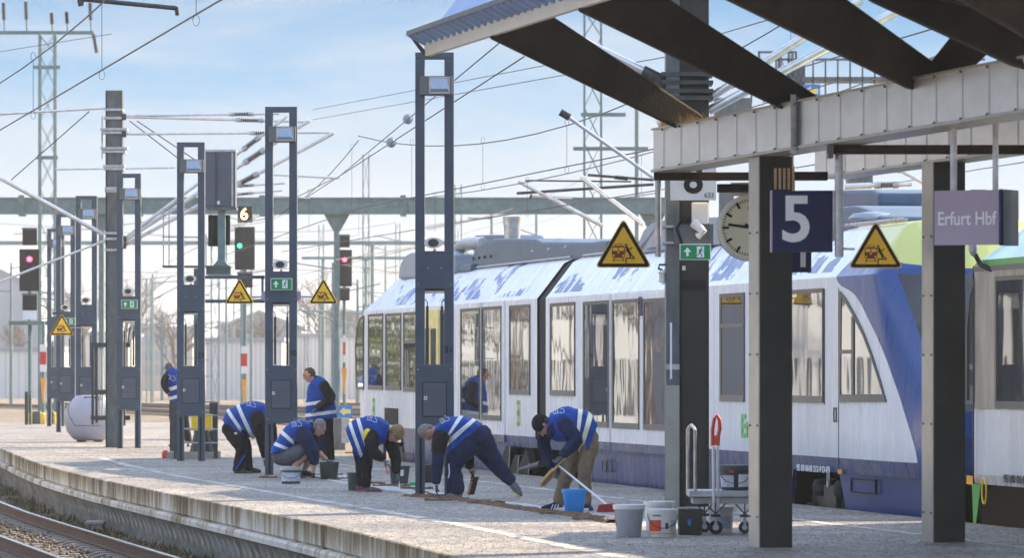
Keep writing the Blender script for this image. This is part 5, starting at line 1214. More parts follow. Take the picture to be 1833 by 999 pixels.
smx(470, 474, 494, 543, -.5, -.38, 'post_grey', 'tie_beam')
smx(345, 355, 480, 820, .3, .5, 'green_steel', 'mast'); smx(357, 362, 560, 655, .3, .4, 'mast_steel', 'cable_duct')
for i, v in enumerate(range(528, 690, 29)): smx(364, 377, v, v+2, -.2, -.17, 'galv', 'rung')
for i, v in enumerate(range(585, 650, 56)): smx(333, 345, v, v+2, .2, .23, 'galv', 'rung')
# cage with the yellow box
cg = empty('railed_cage', (P(343, 0, 92.3).x, 92.6, 0), 0, 'small dark railed cage on a concrete kerb around the yellow box, behind post 29', 'railing'); o = cg.location
def cgx(u0, u1, v0, v1, y0, y1, mt, name, bev=0, Y=92.6): a, b = P(u0, v0, Y), P(u1, v1, Y); return MB().bb(a.x-o.x, b.x-o.x, y0, y1, b.z, a.z).build(name, mt, cg, bev=bev)
for u0, u1, y in ((298, 305, .9), (311, 317, 0), (368, 377, 1.2), (382, 389, .1)): a = P(u0, 722, 92.6).x-o.x; b = P(u1, 722, 92.6).x-o.x; MB().bb(a, b, y, y+.1, 0, 1.13).build('cage_post', 'dark_steel', cg)
for z in (1.1, .84, .57, .3):
    for y, u0, u1 in ((.05, 311, 389), (1.0, 298, 377)): MB().bb(P(u0, 0, 92.6).x-o.x, P(u1, 0, 92.6).x-o.x, y, y+.03, z, z+.025).build('cage_rail', 'galv', cg)
MB().bb(P(297, 0, 92.6).x-o.x, P(388, 0, 92.6).x-o.x, .12, 1.25, 0, .13).build('kerb', 'concrete', cg, bev=.01)
yb = empty('yellow_box', (P(360, 0, 93).x, 93.2, .13), 0, 'yellow equipment box on a dark stand inside the railed cage', 'box')
MB().loft([(0, 0, 0), (0, 0, .5)], [.24, .12], n=8).build('stand', 'bucket_dark', yb); MB().bb(-.2, .2, -.2, .2, .42, .74).build('box', 'yellow_bright', yb, bev=.03); MB().bb(-.22, .22, -.22, .22, .42, .46).build('rim', 'yellow_bright', yb, bev=.01)
rb = empty('red_lamp', (P(296, 795, 93).x, 93.0, 0), 0, 'small red lamp standing at the left foot of the railed cage', 'lamp'); MB().lathe((0, 0, 0), [(.05, 0), (.07, .02), (.07, .12), (.04, .16)], 12).build('body', 'red', rb)
# egg-shaped bin
bn = empty('grit_bin', (P(160, 0, 114).x, 114.2, 0), 0, 'big rounded pale lilac bin standing behind the catenary column', 'bin')
m = MB(); prof = [(.30, 0), (.42, .05), (.56, .22), (.63, .45), (.62, .68), (.52, .9), (.40, 1.02), (.33, 1.09), (.2, 1.1)]
m.lathe((0, 0, .03), prof, 40); 
for i, q in enumerate(m.v): m.v[i] = Vector((q.x*1.0, q.y*.8, q.z))
m.build('shell', 'egg', bn, smooth=True)
MB().bb(-.12, .3, -.3, -.26, 1.0, 1.1).build('lid_handle', 'post_grey', bn, bev=.01)
pts = [(-.60+.05*math.sin(t*2), -.14-.36*math.sin(t)*1.05, 1.0-.62*math.sin(t*.95)*.9) for t in [i*.13 for i in range(11)]]
pts = [Vector((.625*math.cos(t)*s, .8*.625*math.sin(t)*s, z)) for t, s, z in [(math.pi+i*.16, 1.005-.0*i, .86-.075*i if i < 7 else .41+.04*(i-6)) for i in range(11)]]
def on_shell(t, z):
    for (r0, z0), (r1, z1) in zip(prof, prof[1:]):
        if z0 <= z-.03 <= z1: r = r0+(r1-r0)*(z-.03-z0)/(z1-z0+1e-9); return Vector((r*1.006*math.cos(t), .8*r*1.006*math.sin(t), z))
    return Vector((.3*math.cos(t), .24*math.sin(t), z))
MB().path([on_shell(math.pi*1.08+i*.11, 1.0-.085*i) for i in range(8)]+[on_shell(math.pi*1.08+.8+i*.14, .40) for i in range(8)], .008).build('lid_seam', 'dark_steel', bn)
MB().bb(-.3, -.12, -.2, .2, 0, .05).build('foot', 'bucket_dark', bn); MB().bb(.1, .3, -.2, .2, 0, .05).build('foot', 'bucket_dark', bn)
# low things at the platform end
for u, vt, lab, mt, w_ in ((49, 695, 'dark bollard pair at the far left end of the platform', 'dark_steel', 5),):
    e = empty('bollard', (P(u, 0, 150).x, 150, 0), 0, lab, 'bollard'); MB().bb(-.08, .02, -.05, .05, 0, 1.05).build('post', mt, e, bev=.01); MB().bb(.06, .12, -.05, .05, 0, .95).build('post', mt, e, bev=.01)
for u, v, Y, w_, lab in ((66, 745, 152, .5, 'low yellow buffer block at the far platform end, left'), (93, 745, 152, .3, 'low yellow buffer block at the far platform end, beside the far posts'), (415, 765, 128, .42, 'yellow block behind the man bending at post 30'), (608, 757, 150, .75, 'yellow block under the blue arrow sign beside the train')):
    z0 = 0 if u < 100 else GZ; q = P(u, v, Y); e = empty('marker_block', (q.x, Y, z0), 0, lab, 'block'); zz_ = q.z-z0; zt_ = max(.35, zz_+.15); MB().bb(-w_/2, w_/2, -.2, .2, zt_-.42 if zt_ > .5 else 0, zt_-.05).build('block', 'yellow_bright', e, bev=.03); MB().bb(-w_/4, w_/4, -.22, .22, 0, zt_).build('pedestal', 'mast_steel', e, bev=.02)
e = arrow_board(618, 737, 149, .44, 'blue sign with a yellow arrow on the ground beside the train end'); MB().bb(-.12, .12, .03, .1, -1.0, -.1).build('stand', 'galv', e)
# ---------------------------------------------------------------- far halls
def hall(u0, u1, vt, Y, dep, mt, label, roof=None, seams=6, pitch=0):
    a, b = P(u0, vt, Y), P(u1, vt, Y); e = empty('industrial_hall', ((a.x+b.x)/2, Y, GZ), 0, label, 'building'); W_ = (b.x-a.x)/2; H = a.z-GZ
    w_ = MB().prism([(-W_, 0), (W_, 0), (W_, H), (0, H+pitch), (-W_, H)], (0, dep, 0)).build('wall', mt, e)
    if pitch: MB().prism([(-W_-.4, H-.1), (0, H+pitch), (W_+.4, H-.1), (W_+.4, H+.2), (0, H+pitch+.3), (-W_-.4, H+.2)], (0, dep+1, 0), (0, -.5, 0)).build('roof', roof or 'hall_grey', e)
    else: MB().bb(-W_-.2, W_+.2, -.2, dep, H, H+.35).build('roof', roof or 'hall_grey', e)
    n = seams
    for i in range(n): x = -W_+2*W_*(i+.5)/n; MB().bb(x-.07, x+.07, -.04, -.01, 0, H-.05).build('wall_panel_joint', 'hall_seam' if mt == 'hall_white' else mt, e)
    return e, W_, H
hall(-200, 112, 628, 420, 10, 'hall_white', 'pale fence-like wall at the far left', seams=26)
hall(368, 505, 612, 400, 12, 'hall_white', 'pale low hall behind the green signal', seams=16)
hall(508, 700, 604, 410, 12, 'hall_white', 'pale low hall with reddish doors behind the standing man', seams=22)
for i, u in enumerate((30, 400, 447, 550, 590, 640)):
    a = P(u, 690, 399.5); 
e, W_, H = hall(-260, 70, 520, 620, 60, 'hall_grey', 'grey pitched hall at the far left edge', seams=14, pitch=6)
e, W_, H = hall(240, 345, 590, 560, 30, 'hazel', 'hazy tan building between posts 28 and 29', seams=5)
for r_ in range(3):
    for i in range(6): x = -W_+1+i*(2*W_-2)/6; MB().bb(x, x+.9, -.08, -.02, 2+r_*1.7, 3.1+r_*1.7).build('window', 'hall_grey', e)
e, W_, H = hall(390, 540, 588, 600, 30, 'hall_grey', 'hazy grey building behind the pale low halls, centre', seams=8, pitch=2)
e, W_, H = hall(570, 760, 560, 640, 40, 'hazel', 'hazy tan building behind the middle red signal', seams=8)
e, W_, H = hall(760, 1300, 575, 700, 40, 'hall_grey', 'hazy long grey building hidden mostly by the train', seams=12, pitch=3)
e, W_, H = hall(105, 215, 600, 520, 30, 'hall_white', 'hazy pale building behind the egg-shaped bin', seams=5)
# bare trees far off
mm('bark_far', (.16, .12, .1), .9)
def bare_tree(u, vt, Y, label, spread=.35):
    top = P(u, vt, Y); H = top.z-GZ; e = empty('bare_tree', (top.x, Y, GZ), 0, label, 'tree', 'leafless trees beyond the yard'); rr = random.Random(int(u*7+Y))
    MB().loft([(0, 0, 0), (.1, 0, H*.3), (0, 0, H*.62)], [.3, .22, .1], n=7).build('trunk', 'bark_far', e)
    m = MB()
    def br(p, d, l_, r, k):
        q = p+d*l_; m.loft([p, q], [r, r*.6], n=4, cap=False)
        if k > 0:
            for i in range(4 if k > 2 else 3):
                nd = (d+Vector((rr.uniform(-.75, .75), rr.uniform(-.75, .75), rr.uniform(-.15, .5)))).normalized(); br(p.lerp(q, rr.uniform(.5, 1)), nd, l_*rr.uniform(.55, .8), r*.55, k-1)
    for i in range(6): a = rr.uniform(0, 6.28); br(Vector((0, 0, H*rr.uniform(.25, .55))), Vector((math.cos(a)*.7, math.sin(a)*.7, 1)).normalized(), H*.22, .12, 4)
    m.build('crown', 'bark_far', e, fix=False)
for i, (u, vt, Y) in enumerate(((225, 480, 470), (310, 520, 430), (470, 540, 450), (580, 470, 480), (640, 540, 500), (150, 500, 500), (30, 560, 480), (740, 520, 520), (410, 560, 520))):
    bare_tree(u, vt, Y, 'hazy leafless tree ' + ('right of the catenary column', 'behind light post 29', 'behind the right part of the green signal', 'between light post 30 and the middle red signal', 'beside the rear end of the train', 'behind the far light posts', 'at the far left behind the pale wall', 'behind the nearest light post', 'left of the green signal')[i])
# sunlit buildings beside the station, left outside the picture: mirrored in the train windows
for i, (x, y, w_, d, h) in enumerate(((-34, 118, 12, 34, 13), (-46, 168, 16, 40, 17), (-22, 84, 4, 22, 3.2))):
    e = empty('station_building', (x, y, GZ), R(12), ('cream station building beside the near track, left of the picture', 'taller cream building farther along the yard, left of the picture', 'low pale wall along the near track, left of the picture')[i], 'building')
    MB().bb(-w_/2, w_/2, -d/2, d/2, 0, h).build('wall', 'building_cream' if i < 2 else 'hall_white', e)
    if i < 2:
        MB().bb(-w_/2-.4, w_/2+.4, -d/2-.4, d/2+.4, h, h+.5).build('roof', 'hall_grey', e)
        for r_ in range(int(h//3.4)):
            for k in range(int(d//3)): MB().bb(w_/2+.0, w_/2+.05, -d/2+.9+k*3, -d/2+2.2+k*3, 1+r_*3.4, 2.9+r_*3.4).build('window', 'windscreen', e)
hg = empty('added_hedge', (-37, 181, GZ), R(12), 'unseen dark foliage added left of the picture for the train window reflections', 'added_hedge'); rr = random.Random(8); m = MB()  # out of view; added so the rear-car windows mirror something dark
for i in range(2600):
    p_ = Vector((rr.uniform(-1, 1), rr.uniform(-13, 13), rr.uniform(0, 4.6))); a = Vector((rr.uniform(-1, 1), rr.uniform(-1, 1), rr.uniform(-1, 1)))*.3; b_ = Vector((rr.uniform(-1, 1), rr.uniform(-1, 1), rr.uniform(-1, 1)))*.3; m.add([p_, p_+a, p_+b_], [(0, 1, 2)])
m.build('foliage', 'weed', hg, fix=False)
for i, (x, y) in enumerate(((-30, 146), (-33, 158), (-27, 134))): 
    tt = empty('bare_tree', (x, y, GZ), 0, ('nearest', 'farther', 'third')[i]+' leafless tree beside the yard, left of the picture', 'tree', 'leafless trees beyond the yard'); rr = random.Random(i); MB().loft([(0, 0, 0), (.1, 0, 2.5), (0, .1, 5)], [.22, .17, .08], n=8).build('trunk', 'bark_far', tt); m = MB()
    def br2(p, d, l_, r, k):
        q = p+d*l_; m.loft([p, q], [r, r*.6], n=4, cap=False)
        if k > 0:
            for j in range(3): br2(p.lerp(q, rr.uniform(.5, 1)), (d+Vector((rr.uniform(-.8, .8), rr.uniform(-.8, .8), rr.uniform(-.2, .5)))).normalized(), l_*rr.uniform(.6, .85), r*.6, k-1)
    for j in range(6): a = rr.uniform(0, 6.28); br2(Vector((0, 0, rr.uniform(1.8, 4.5))), Vector((math.cos(a)*.8, math.sin(a)*.8, .8)).normalized(), 1.6, .07, 4)
    m.build('crown', 'bark_far', tt, fix=False)
# ---------------------------------------------------------------- overhead wires
WIRES = 'overhead wires of the station'
def wire(p, q, label, r=.011, sag=0, name='overhead_wire', n=14):
    p, q = Vector(p), Vector(q); e = empty(name, p, 0, label, 'wire', WIRES)
    pts = [p.lerp(q, i/n)-p-Vector((0, 0, sag*4*(i/n)*(1-i/n))) for i in range(n+1)]; MB().path(pts, r, 5).build('wire', 'wire', e); return e, pts
def dropper(e, a, b):
    a, b = Vector(a), Vector(b); MB().tube(a, b, .005, 4).build('dropper', 'wire', e)
    for p, s in ((b, 1), (a, -1)):
        pts = [p+Vector((.035*math.sin(t), 0, s*(.06-.06*math.cos(t)))) for t in [i*math.pi/4 for i in range(9)]]; MB().path(pts, .004, 4).build('clip', 'wire', e)
def catenary(f, y0, y1, zc, zm, lab, sp=5.0, stag=0):
    e, pts = wire((f(y0), y0, zc), (f(y1), y1, zc), 'contact '+lab); o = e.location
    e2, p2 = wire((f(y0), y0, zm), (f(y1), y1, zm), 'carrier '+lab, sag=.9); y = y0+1.5
    while y < y1-1:
        t = (y-y0)/(y1-y0); a = Vector((f(y0)+(f(y1)-f(y0))*t, y, zc))-o; zt_ = zm-.9*4*t*(1-t)
        dropper(e, a, (a.x, a.y, zt_-o.z)); y += sp
fl2 = lambda y: -2.95+(-8.0+2.95)*(y-47)/(73-47)
catenary(fl2, 38, 98, 5.4, 7.0, 'wire over the near track, upper left corner', 9)
fr2 = lambda y: train_x(y)+1.38
catenary(fr2, 66, 104, 5.30, 6.9, 'wire over the train, right of the nearest light post', 7.5)
fr3 = lambda y: train_x(y)+5.2
catenary(fr3, 70, 140, 5.25, 6.8, 'wire of the second track behind the train', 11)
fr4 = lambda y: fr2(104)-.13*(y-104)
catenary(fr4, 104, 150, 5.3, 6.8, 'wire beyond the train, curving left', 11)
# bracket end at the very top left
e = empty('cantilever', P(235, 9, 58), 0, 'dark cantilever end holding the near wire at the top left edge', 'cantilever', 'cantilevers over the near track'); arm(150, -2, 316, 14, .03, 58, root=e, mt='dark_steel'); arm(316, 12, 318, 27, .028, 58, root=e, mt='dark_steel'); arm(143, -5, 146, 10, .04, 58, root=e, mt='dark_steel')
for i, (a, b, lab, balls) in enumerate((((608, 315, 112), (893, 77, 62), 'upper slanting anchor wire with a pale ball insulator passing the nearest light post', (.575,)), ((500, 385, 120), (938, 101, 60), 'lower slanting anchor wire with a pale ball insulator passing the nearest light post', (.628,)),
        ((560, 196, 160), (1000, 112, 90), 'faint high wire left of the nearest light post', ()), ((560, 214, 170), (1200, 100, 80), 'faint high wire running behind the slanting strut', ()), ((0, 92, 150), (200, 60, 140), 'faint wire under the crossarm at the upper left', ()),
        ((760, 405, 190), (1180, 345, 110), 'thin low wire over the train roof', ()), ((300, 470, 200), (600, 318, 120), 'thin wire rising from the green signal to the cantilever end', ()), ((420, 520, 240), (760, 440, 160), 'thin wire low behind light post 30', ()), ((1290, 60, 90), (1560, -20, 60), 'thin wire between the canopy struts', ()), ((1300, 160, 90), (1690, 45, 60), 'thin black wire crossing the canopy opening', ()), ((1270, 215, 100), (1500, 145, 80), 'low thin wire behind the beam and the arrow board', ()),
        ((0, 400, 260), (420, 430, 240), 'far thin wire left, under the gantry', ()), ((240, 560, 300), (640, 420, 260), 'far faint wire behind posts 29 and 30', ()), ((380, 600, 320), (700, 430, 260), 'far faint wire behind the middle red signal', ()), ((0, 470, 300), (300, 590, 340), 'far faint wire falling behind the far light posts', ()), ((1555, 335, 140), (1833, 290, 100), 'faint wire seen behind the station name sign', ()))):
    e, pts = wire(P(*a), P(*b), lab, r=.010 if i < 4 else .012)
    for t in balls:
        q = P(*a).lerp(P(*b), t)-e.location; MB().ell(q, (.075, .075, .09)).build('ball_insulator', 'roof_light', e, smooth=True); MB().lathe(q, [(.09, -.02), (.09, .02)], 16, Yx).build('insulator_rim', 'galv', e)
rng = random.Random(4)
for i in range(14):   # jumble of far registration arms and droppers
    pass

rng = random.Random(31)
for i in range(26):
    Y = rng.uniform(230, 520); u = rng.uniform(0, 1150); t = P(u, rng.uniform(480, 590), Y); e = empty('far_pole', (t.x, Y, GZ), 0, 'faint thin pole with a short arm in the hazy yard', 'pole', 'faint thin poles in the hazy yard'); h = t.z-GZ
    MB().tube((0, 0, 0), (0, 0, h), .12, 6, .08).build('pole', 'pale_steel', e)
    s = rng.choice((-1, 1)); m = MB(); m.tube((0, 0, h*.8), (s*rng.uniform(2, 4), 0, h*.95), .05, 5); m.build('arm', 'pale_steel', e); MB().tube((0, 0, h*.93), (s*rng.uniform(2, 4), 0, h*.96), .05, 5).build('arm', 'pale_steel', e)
for i in range(22):
    Y0_, Y1_ = rng.uniform(150, 330), rng.uniform(200, 420); u = rng.uniform(-50, 900); v = rng.uniform(400, 600)
    wire(P(u, v, Y0_), P(u+rng.uniform(120, 420), v-rng.uniform(-30, 110), Y1_), 'faint thin wire in the tangle of overhead wires over the yard', r=rng.uniform(.015, .028), sag=.3)
# ---------------------------------------------------------------- people
def soft(mb, name, mt, parent, voxel=.014, sm=5, amp=0.0, loc=None, seed=0, freq=9):
    """several closed shapes grown together into one smooth skin"""
    me0 = mb.mesh('tmp'); b = bmesh.new(); b.from_mesh(me0); bmesh.ops.recalc_face_normals(b, faces=b.faces); b.to_mesh(me0); b.free()
    ob = bpy.data.objects.new('tmp', me0); col.objects.link(ob)
    md = ob.modifiers.new('r', 'REMESH'); md.mode = 'VOXEL'; md.voxel_size = voxel; md.use_smooth_shade = True
    m2 = ob.modifiers.new('s', 'SMOOTH'); m2.iterations = sm; m2.factor = .5
    me = bpy.data.meshes.new_from_object(ob.evaluated_get(bpy.context.evaluated_depsgraph_get())); bpy.data.objects.remove(ob); bpy.data.meshes.remove(me0); me.name = name
    if amp:
        nn = [v.normal.copy() for v in me.vertices]
        for v, q in zip(me.vertices, nn):
            c = v.co*freq; a = noise.noise(Vector((c.x, c.y, c.z*1.6+seed)))+.5*noise.noise(c*2.3+Vector((seed, 3, 1))); v.co += q*amp*a
    for p in me.polygons: p.use_smooth = True
    me.materials.clear(); me.materials.append(M[mt])
    if loc is not None: me.transform(Matrix.Translation(-Vector(loc)))
    o = bpy.data.objects.new(name, me); col.objects.link(o)
    if parent: o.parent = parent
    elif loc is not None: o.location = loc
    return o
def dense(rows, k=5):
    """smooth interpolation of number rows"""
    o = []; n = len(rows)
    for i in range(n-1):
        a, b, c, d = rows[max(i-1, 0)], rows[i], rows[i+1], rows[min(i+2, n-1)]
        for j in range(k):
            t = j/k; o.append((i, [.5*((2*q)+(r-p)*t+(2*p-5*q+4*r-s)*t*t+(-p+3*q-3*r+s)*t**3) for p, q, r, s in zip(a, b, c, d)]))
    o.append((n-2, list(rows[-1]))); return o
class Fig:
    def __init__(f, label, u, Y, v=None):
        f.Y = Y; f.k = Y/F; f.lab = label; f.u = u; f.org = Vector((P(u, 0, Y).x, Y, 0)); f.skin = MB(); f.parts = []
    def p(f, u, v, dy=0): return P(u, v, f.Y)+Vector((0, dy, 0))
    def limb(f, mb, rows, n=10, k=4):
        """rows: (u, v, radius px, dy m)"""
        rows = [tuple(r)+(0,)*(4-len(r)) for r in rows]; pts = []; ra = []
        for i, (u, v, r, dy) in dense(rows, k): pts.append(f.p(u, v, dy)); ra.append(max(.004, r*f.k))
        d0 = (pts[0]-pts[1]).normalized(); d1 = (pts[-1]-pts[-2]).normalized()
        pts = [pts[0]+d0*ra[0]*.7, pts[0]+d0*ra[0]*.4]+pts+[pts[-1]+d1*ra[-1]*.4, pts[-1]+d1*ra[-1]*.7]; ra = [ra[0]*.45, ra[0]*.85]+ra+[ra[-1]*.85, ra[-1]*.45]
        mb.loft(pts, ra, n=n); return mb
    def rings(f, rows, k=5, n=28, amp=.008, flags=None, seed=0, shrink=0, cap=True):
        """rows: (ua, va, ub, vb, half depth m, dy m): rings between two silhouette points"""
        mb = MB(); R_ = dense([r if len(r) == 6 else tuple(r)+(0,) for r in rows], k); o = 0; N_ = len(R_)
        for ri, (i, (ua, va, ub, vb, rd, dy)) in enumerate(R_):
            a, b = f.p(ua, va, dy), f.p(ub, vb, dy); c = (a+b)/2; ax = (a-b)/2; L_ = ax.length; ax = ax/L_*(L_-shrink); rd = rd-shrink
            for j in range(n):
                t = 2*math.pi*j/n; ct, st_ = math.cos(t), math.sin(t); e = .82
                q = c+ax*(abs(ct)**e*(1 if ct > 0 else -1))+Vector((0, 1, 0))*rd*(abs(st_)**e*(1 if st_ > 0 else -1))
                if amp: q += (q-c).normalized()*amp*(noise.noise(q*7+Vector((seed, 0, 0)))+.6*noise.noise(q*15+Vector((0, seed, 0))))*1.6
                mb.v.append(q)
            if ri:
                for j in range(n): mb.f.append(((ri-1)*n+j, (ri-1)*n+(j+1) % n, ri*n+(j+1) % n, ri*n+j)); mb.m.append(1 if flags and flags[R_[ri-1][0]] else 0)
        if cap: mb.f += [tuple(range(n-1, -1, -1)), tuple((N_-1)*n+j for j in range(n))]; mb.m += [0, 0]
        return mb
    def head(f, u, v, up, face, dy=0, s=1.0, hair='hair_dark', style='short', neck=None, glasses=False, beard=None):
        c = f.p(u, v, dy); U = Vector((up[0], 0, -up[1])).normalized(); Fv = Vector((face[0], 0, -face[1])); Fv = (Fv-U*U.dot(Fv)).normalized(); S = Vector((0, 1, 0)); ax = Matrix((Fv, S, U)).transposed()
        m = f.skin; m.ell(c+U*.015*s, (.094*s, .074*s, .108*s), ax, 16, 12); m.ell(c-U*.062*s+Fv*.026*s, (.066*s, .052*s, .060*s), ax, 14, 10)
        m.loft([c+Fv*.088*s+U*.03*s, c+Fv*.106*s-U*.008*s, c+Fv*.118*s-U*.026*s, c+Fv*.09*s-U*.034*s], [.010*s, .014*s, .017*s, .010*s], n=8)
        m.loft([c+Fv*.09*s+U*.043*s-S*.04*s, c+Fv*.097*s+U*.043*s, c+Fv*.09*s+U*.043*s+S*.04*s], [.011*s]*3, n=8)
        m.loft([c+Fv*.082*s-U*.06*s-S*.02*s, c+Fv*.092*s-U*.06*s, c+Fv*.082*s-U*.06*s+S*.02*s], [.009*s]*3, n=8)
        m.ell(c+Fv*.075*s-U*.098*s, (.02*s, .024*s, .018*s), ax, 8, 6)
        for sg in (-1, 1): m.ell(c-Fv*.008*s+S*sg*.075*s-U*.005*s, (.017*s, .012*s, .032*s), ax, 8, 6)
        f.hd = (c, U, Fv, S, ax, s)
        if neck:
            q = f.p(neck[0], neck[1], neck[2] if len(neck) > 2 else dy); m.loft([c-U*.05*s-Fv*.02*s, q.lerp(c, .3), q], [.056*s, .058*s, .07*s], n=12)
        def fin(root):
            for sg in (-1, 1):
                MB().ell(c+Fv*.086*s+S*sg*.032*s+U*.016*s, (.009*s, .013*s, .007*s), ax, 8, 6).build('eye', 'black', root, world=True, smooth=True)
                MB().loft([c+Fv*.095*s+S*sg*.018*s+U*.042*s, c+Fv*.092*s+S*sg*.05*s+U*.04*s], [.005*s, .004*s], n=6).build('eyebrow', 'hair_dark' if hair == 'cap' else hair, root, world=True)
            MB().loft([c+Fv*.094*s-U*.062*s-S*.022*s, c+Fv*.101*s-U*.063*s, c+Fv*.094*s-U*.062*s+S*.022*s], [.004*s]*3, n=6).build('mouth', 'maroon', root, world=True)
            if style == 'cap':
                h = MB(); h.ell(c+U*.035*s-Fv*.012*s, (.108*s, .088*s, .098*s), ax, 18, 12); h.loft([c+U*.055*s+Fv*.07*s, c+U*.048*s+Fv*.13*s, c+U*.03*s+Fv*.175*s], [.012*s, .011*s, .007*s], [.075*s, .07*s, .05*s], side=S, n=14)
                soft(h, 'cap', 'cap' if hair == 'cap' else 'cloth_black', root, .009, 3, loc=f.org)
                h = MB(); h.ell(c-Fv*.035*s-U*.01*s, (.07*s, .079*s, .07*s), ax, 12, 8); soft(h, 'hair', 'hair_dark', root, .01, 2, .003, f.org)
            else:
                h = MB()
                if style == 'bald': h.ell(c+U*.02*s-Fv*.034*s, (.083*s, .083*s, .098*s), ax, 16, 10); h.ell(c+U*.075*s-Fv*.0*s, (.07*s, .06*s, .048*s), ax, 12, 8)
                elif style == 'bob': h.ell(c+U*.04*s-Fv*.022*s, (.110*s, .094*s, .108*s), ax, 18, 12); h.ell(c+U*.045*s+Fv*.04*s, (.066*s, .08*s, .07*s), ax, 14, 10); h.ell(c-U*.04*s-Fv*.055*s, (.05*s, .08*s, .07*s), ax, 12, 8)
                else: h.ell(c+U*.036*s-Fv*.022*s, (.102*s, .083*s, .104*s), ax, 18, 12); h.ell(c-U*.03*s-Fv*.05*s, (.05*s, .07*s, .06*s), ax, 12, 8)
                soft(h, 'hair', hair, root, .009, 2, .005, f.org, freq=30)
            if beard: h = MB(); h.ell(c-U*.075*s+Fv*.028*s, (.068*s, .06*s, .05*s), ax, 12, 8); soft(h, 'beard', beard, root, .01, 2, .003, f.org, freq=30)
            if glasses:
                g_ = MB()
                for sg in (-1, 1):
                    pts = [c+Fv*.106*s+S*(sg*.033+.024*math.cos(t))*s+U*(.012+.02*math.sin(t))*s for t in [i*math.pi/6 for i in range(13)]]; g_.path(pts, .0025)
                    g_.path([c+Fv*.106*s+S*sg*.057*s+U*.016*s, c+S*sg*.08*s+U*.02*s], .0025)
                g_.path([c+Fv*.108*s-S*.01*s+U*.016*s, c+Fv*.108*s+S*.01*s+U*.016*s], .0025); g_.build('glasses', 'galv', root, world=True)
        f.parts.append(fin)
    def hand(f, u, v, d, n, dy=0, mt='glove', curl=.5, s=1.0, spread=(0, 1, 0), bare=False):
        """palm at u,v pointing along d (px direction), fingers curling towards n (px direction)"""
        c = f.p(u, v, dy); D = Vector((d[0], 0, -d[1])).normalized(); Nn = Vector((n[0], 0, -n[1])); Nn = (Nn-D*D.dot(Nn)).normalized(); S = D.cross(Nn).normalized()
        mb = f.skin if bare else MB(); mb.loft([c-D*.055*s, c-D*.03*s, c+D*.01*s, c+D*.045*s], [.022*s, .019*s, .018*s, .015*s], [.026*s, .034*s, .041*s, .04*s], side=S, n=14)
        for i, (o, l_) in enumerate(((-.032, .066), (-.011, .078), (.011, .074), (.031, .058))):
            a = c+D*.035*s+S*o*s; d1 = (D*math.cos(curl*.6)+Nn*math.sin(curl*.6)+S*o*1.5).normalized(); b_ = a+d1*l_*.5*s; d2 = (D*math.cos(curl*1.7)+Nn*math.sin(curl*1.7)).normalized(); e = b_+d2*l_*.32*s; d3 = (D*math.cos(curl*2.5)+Nn*math.sin(curl*2.5)).normalized()
            mb.loft([a-D*.02*s, a, b_, e, e+d3*l_*.25*s, e+d3*l_*.33*s], [.0095*s, .0098*s, .0092*s, .0086*s, .0074*s, .004*s], n=8)
        a = c-D*.02*s-S*.032*s; d1 = (D*.7-S*.55+Nn*.45).normalized(); b_ = a+d1*.045*s; d2 = (D*.85+Nn*.5).normalized(); mb.loft([a-d1*.01, a, b_, b_+d2*.03*s, b_+d2*.036*s], [.012*s, .013*s, .0105*s, .009*s, .005*s], n=8)
        if not bare: f.parts.append(lambda root, mb=mb: soft(mb, 'glove', mt, root, .0062, 2, loc=f.org))
    def garment(f, mb, name, mt, voxel=.013, amp=.007, seed=0, sm=5): f.parts.append(lambda root: soft(mb, name, mt, root, voxel, sm, amp, f.org, seed))
    def vest(f, rows, flags, stripe='vest_stripe', seed=0, amp=.014, mark=None):
        mb = f.rings(rows, amp=amp, flags=flags, seed=seed, k=7, n=40)
        def fn(root):
            o = mb.build('safety_vest', ['vest_blue', stripe], root, world=True, smooth='all')
            if mark:
                # small white emblem printed on the back
                c = f.p(mark[0], mark[1], mark[2]); a = R(mark[3]); ex = Vector((math.cos(a), 0, -math.sin(a))); ey = Vector((math.sin(a), 0, math.cos(a))); k = mark[4]
                g_ = MB()
                for pts in (((-.9, -.2), (-.9, .5), (-.6, .5)), ((-.5, -.2), (-.5, .6)), ((-.2, -.2), (-.2, .5)), ((-1., -.35), (0, -.35)), ((.1, .5), (.45, .6), (.4, .15), (.75, .15), (.8, -.4), (.3, -.5), (.1, -.3))):
                    g_.path([c+ex*x*k*.8+ey*y*k*.8 for x, y in pts], .0042, 5)
                g_.build('print_emblem', 'white_paint', o, world=True)
        f.parts.append(fn)
    def shoe(f, rows, mt='shoe', sole='rubber', name='shoe'):
        mb = MB(); f.limb(mb, rows, n=12)
        zmin = min(q.z for q in mb.v)
        f.parts.append(lambda root: soft(mb, name, mt, root, .011, 3, loc=f.org))
    def finish(f, skin='skin', core=None):
        if core: f.limb(f.skin, core, n=12)
        root = soft(f.skin, 'person', skin, None, .0095, 3, loc=f.org); tag(root, f.lab, 'person', 'people in blue vests cleaning the platform')
        for fn in f.parts: fn(root)
        return root
T0 = 0
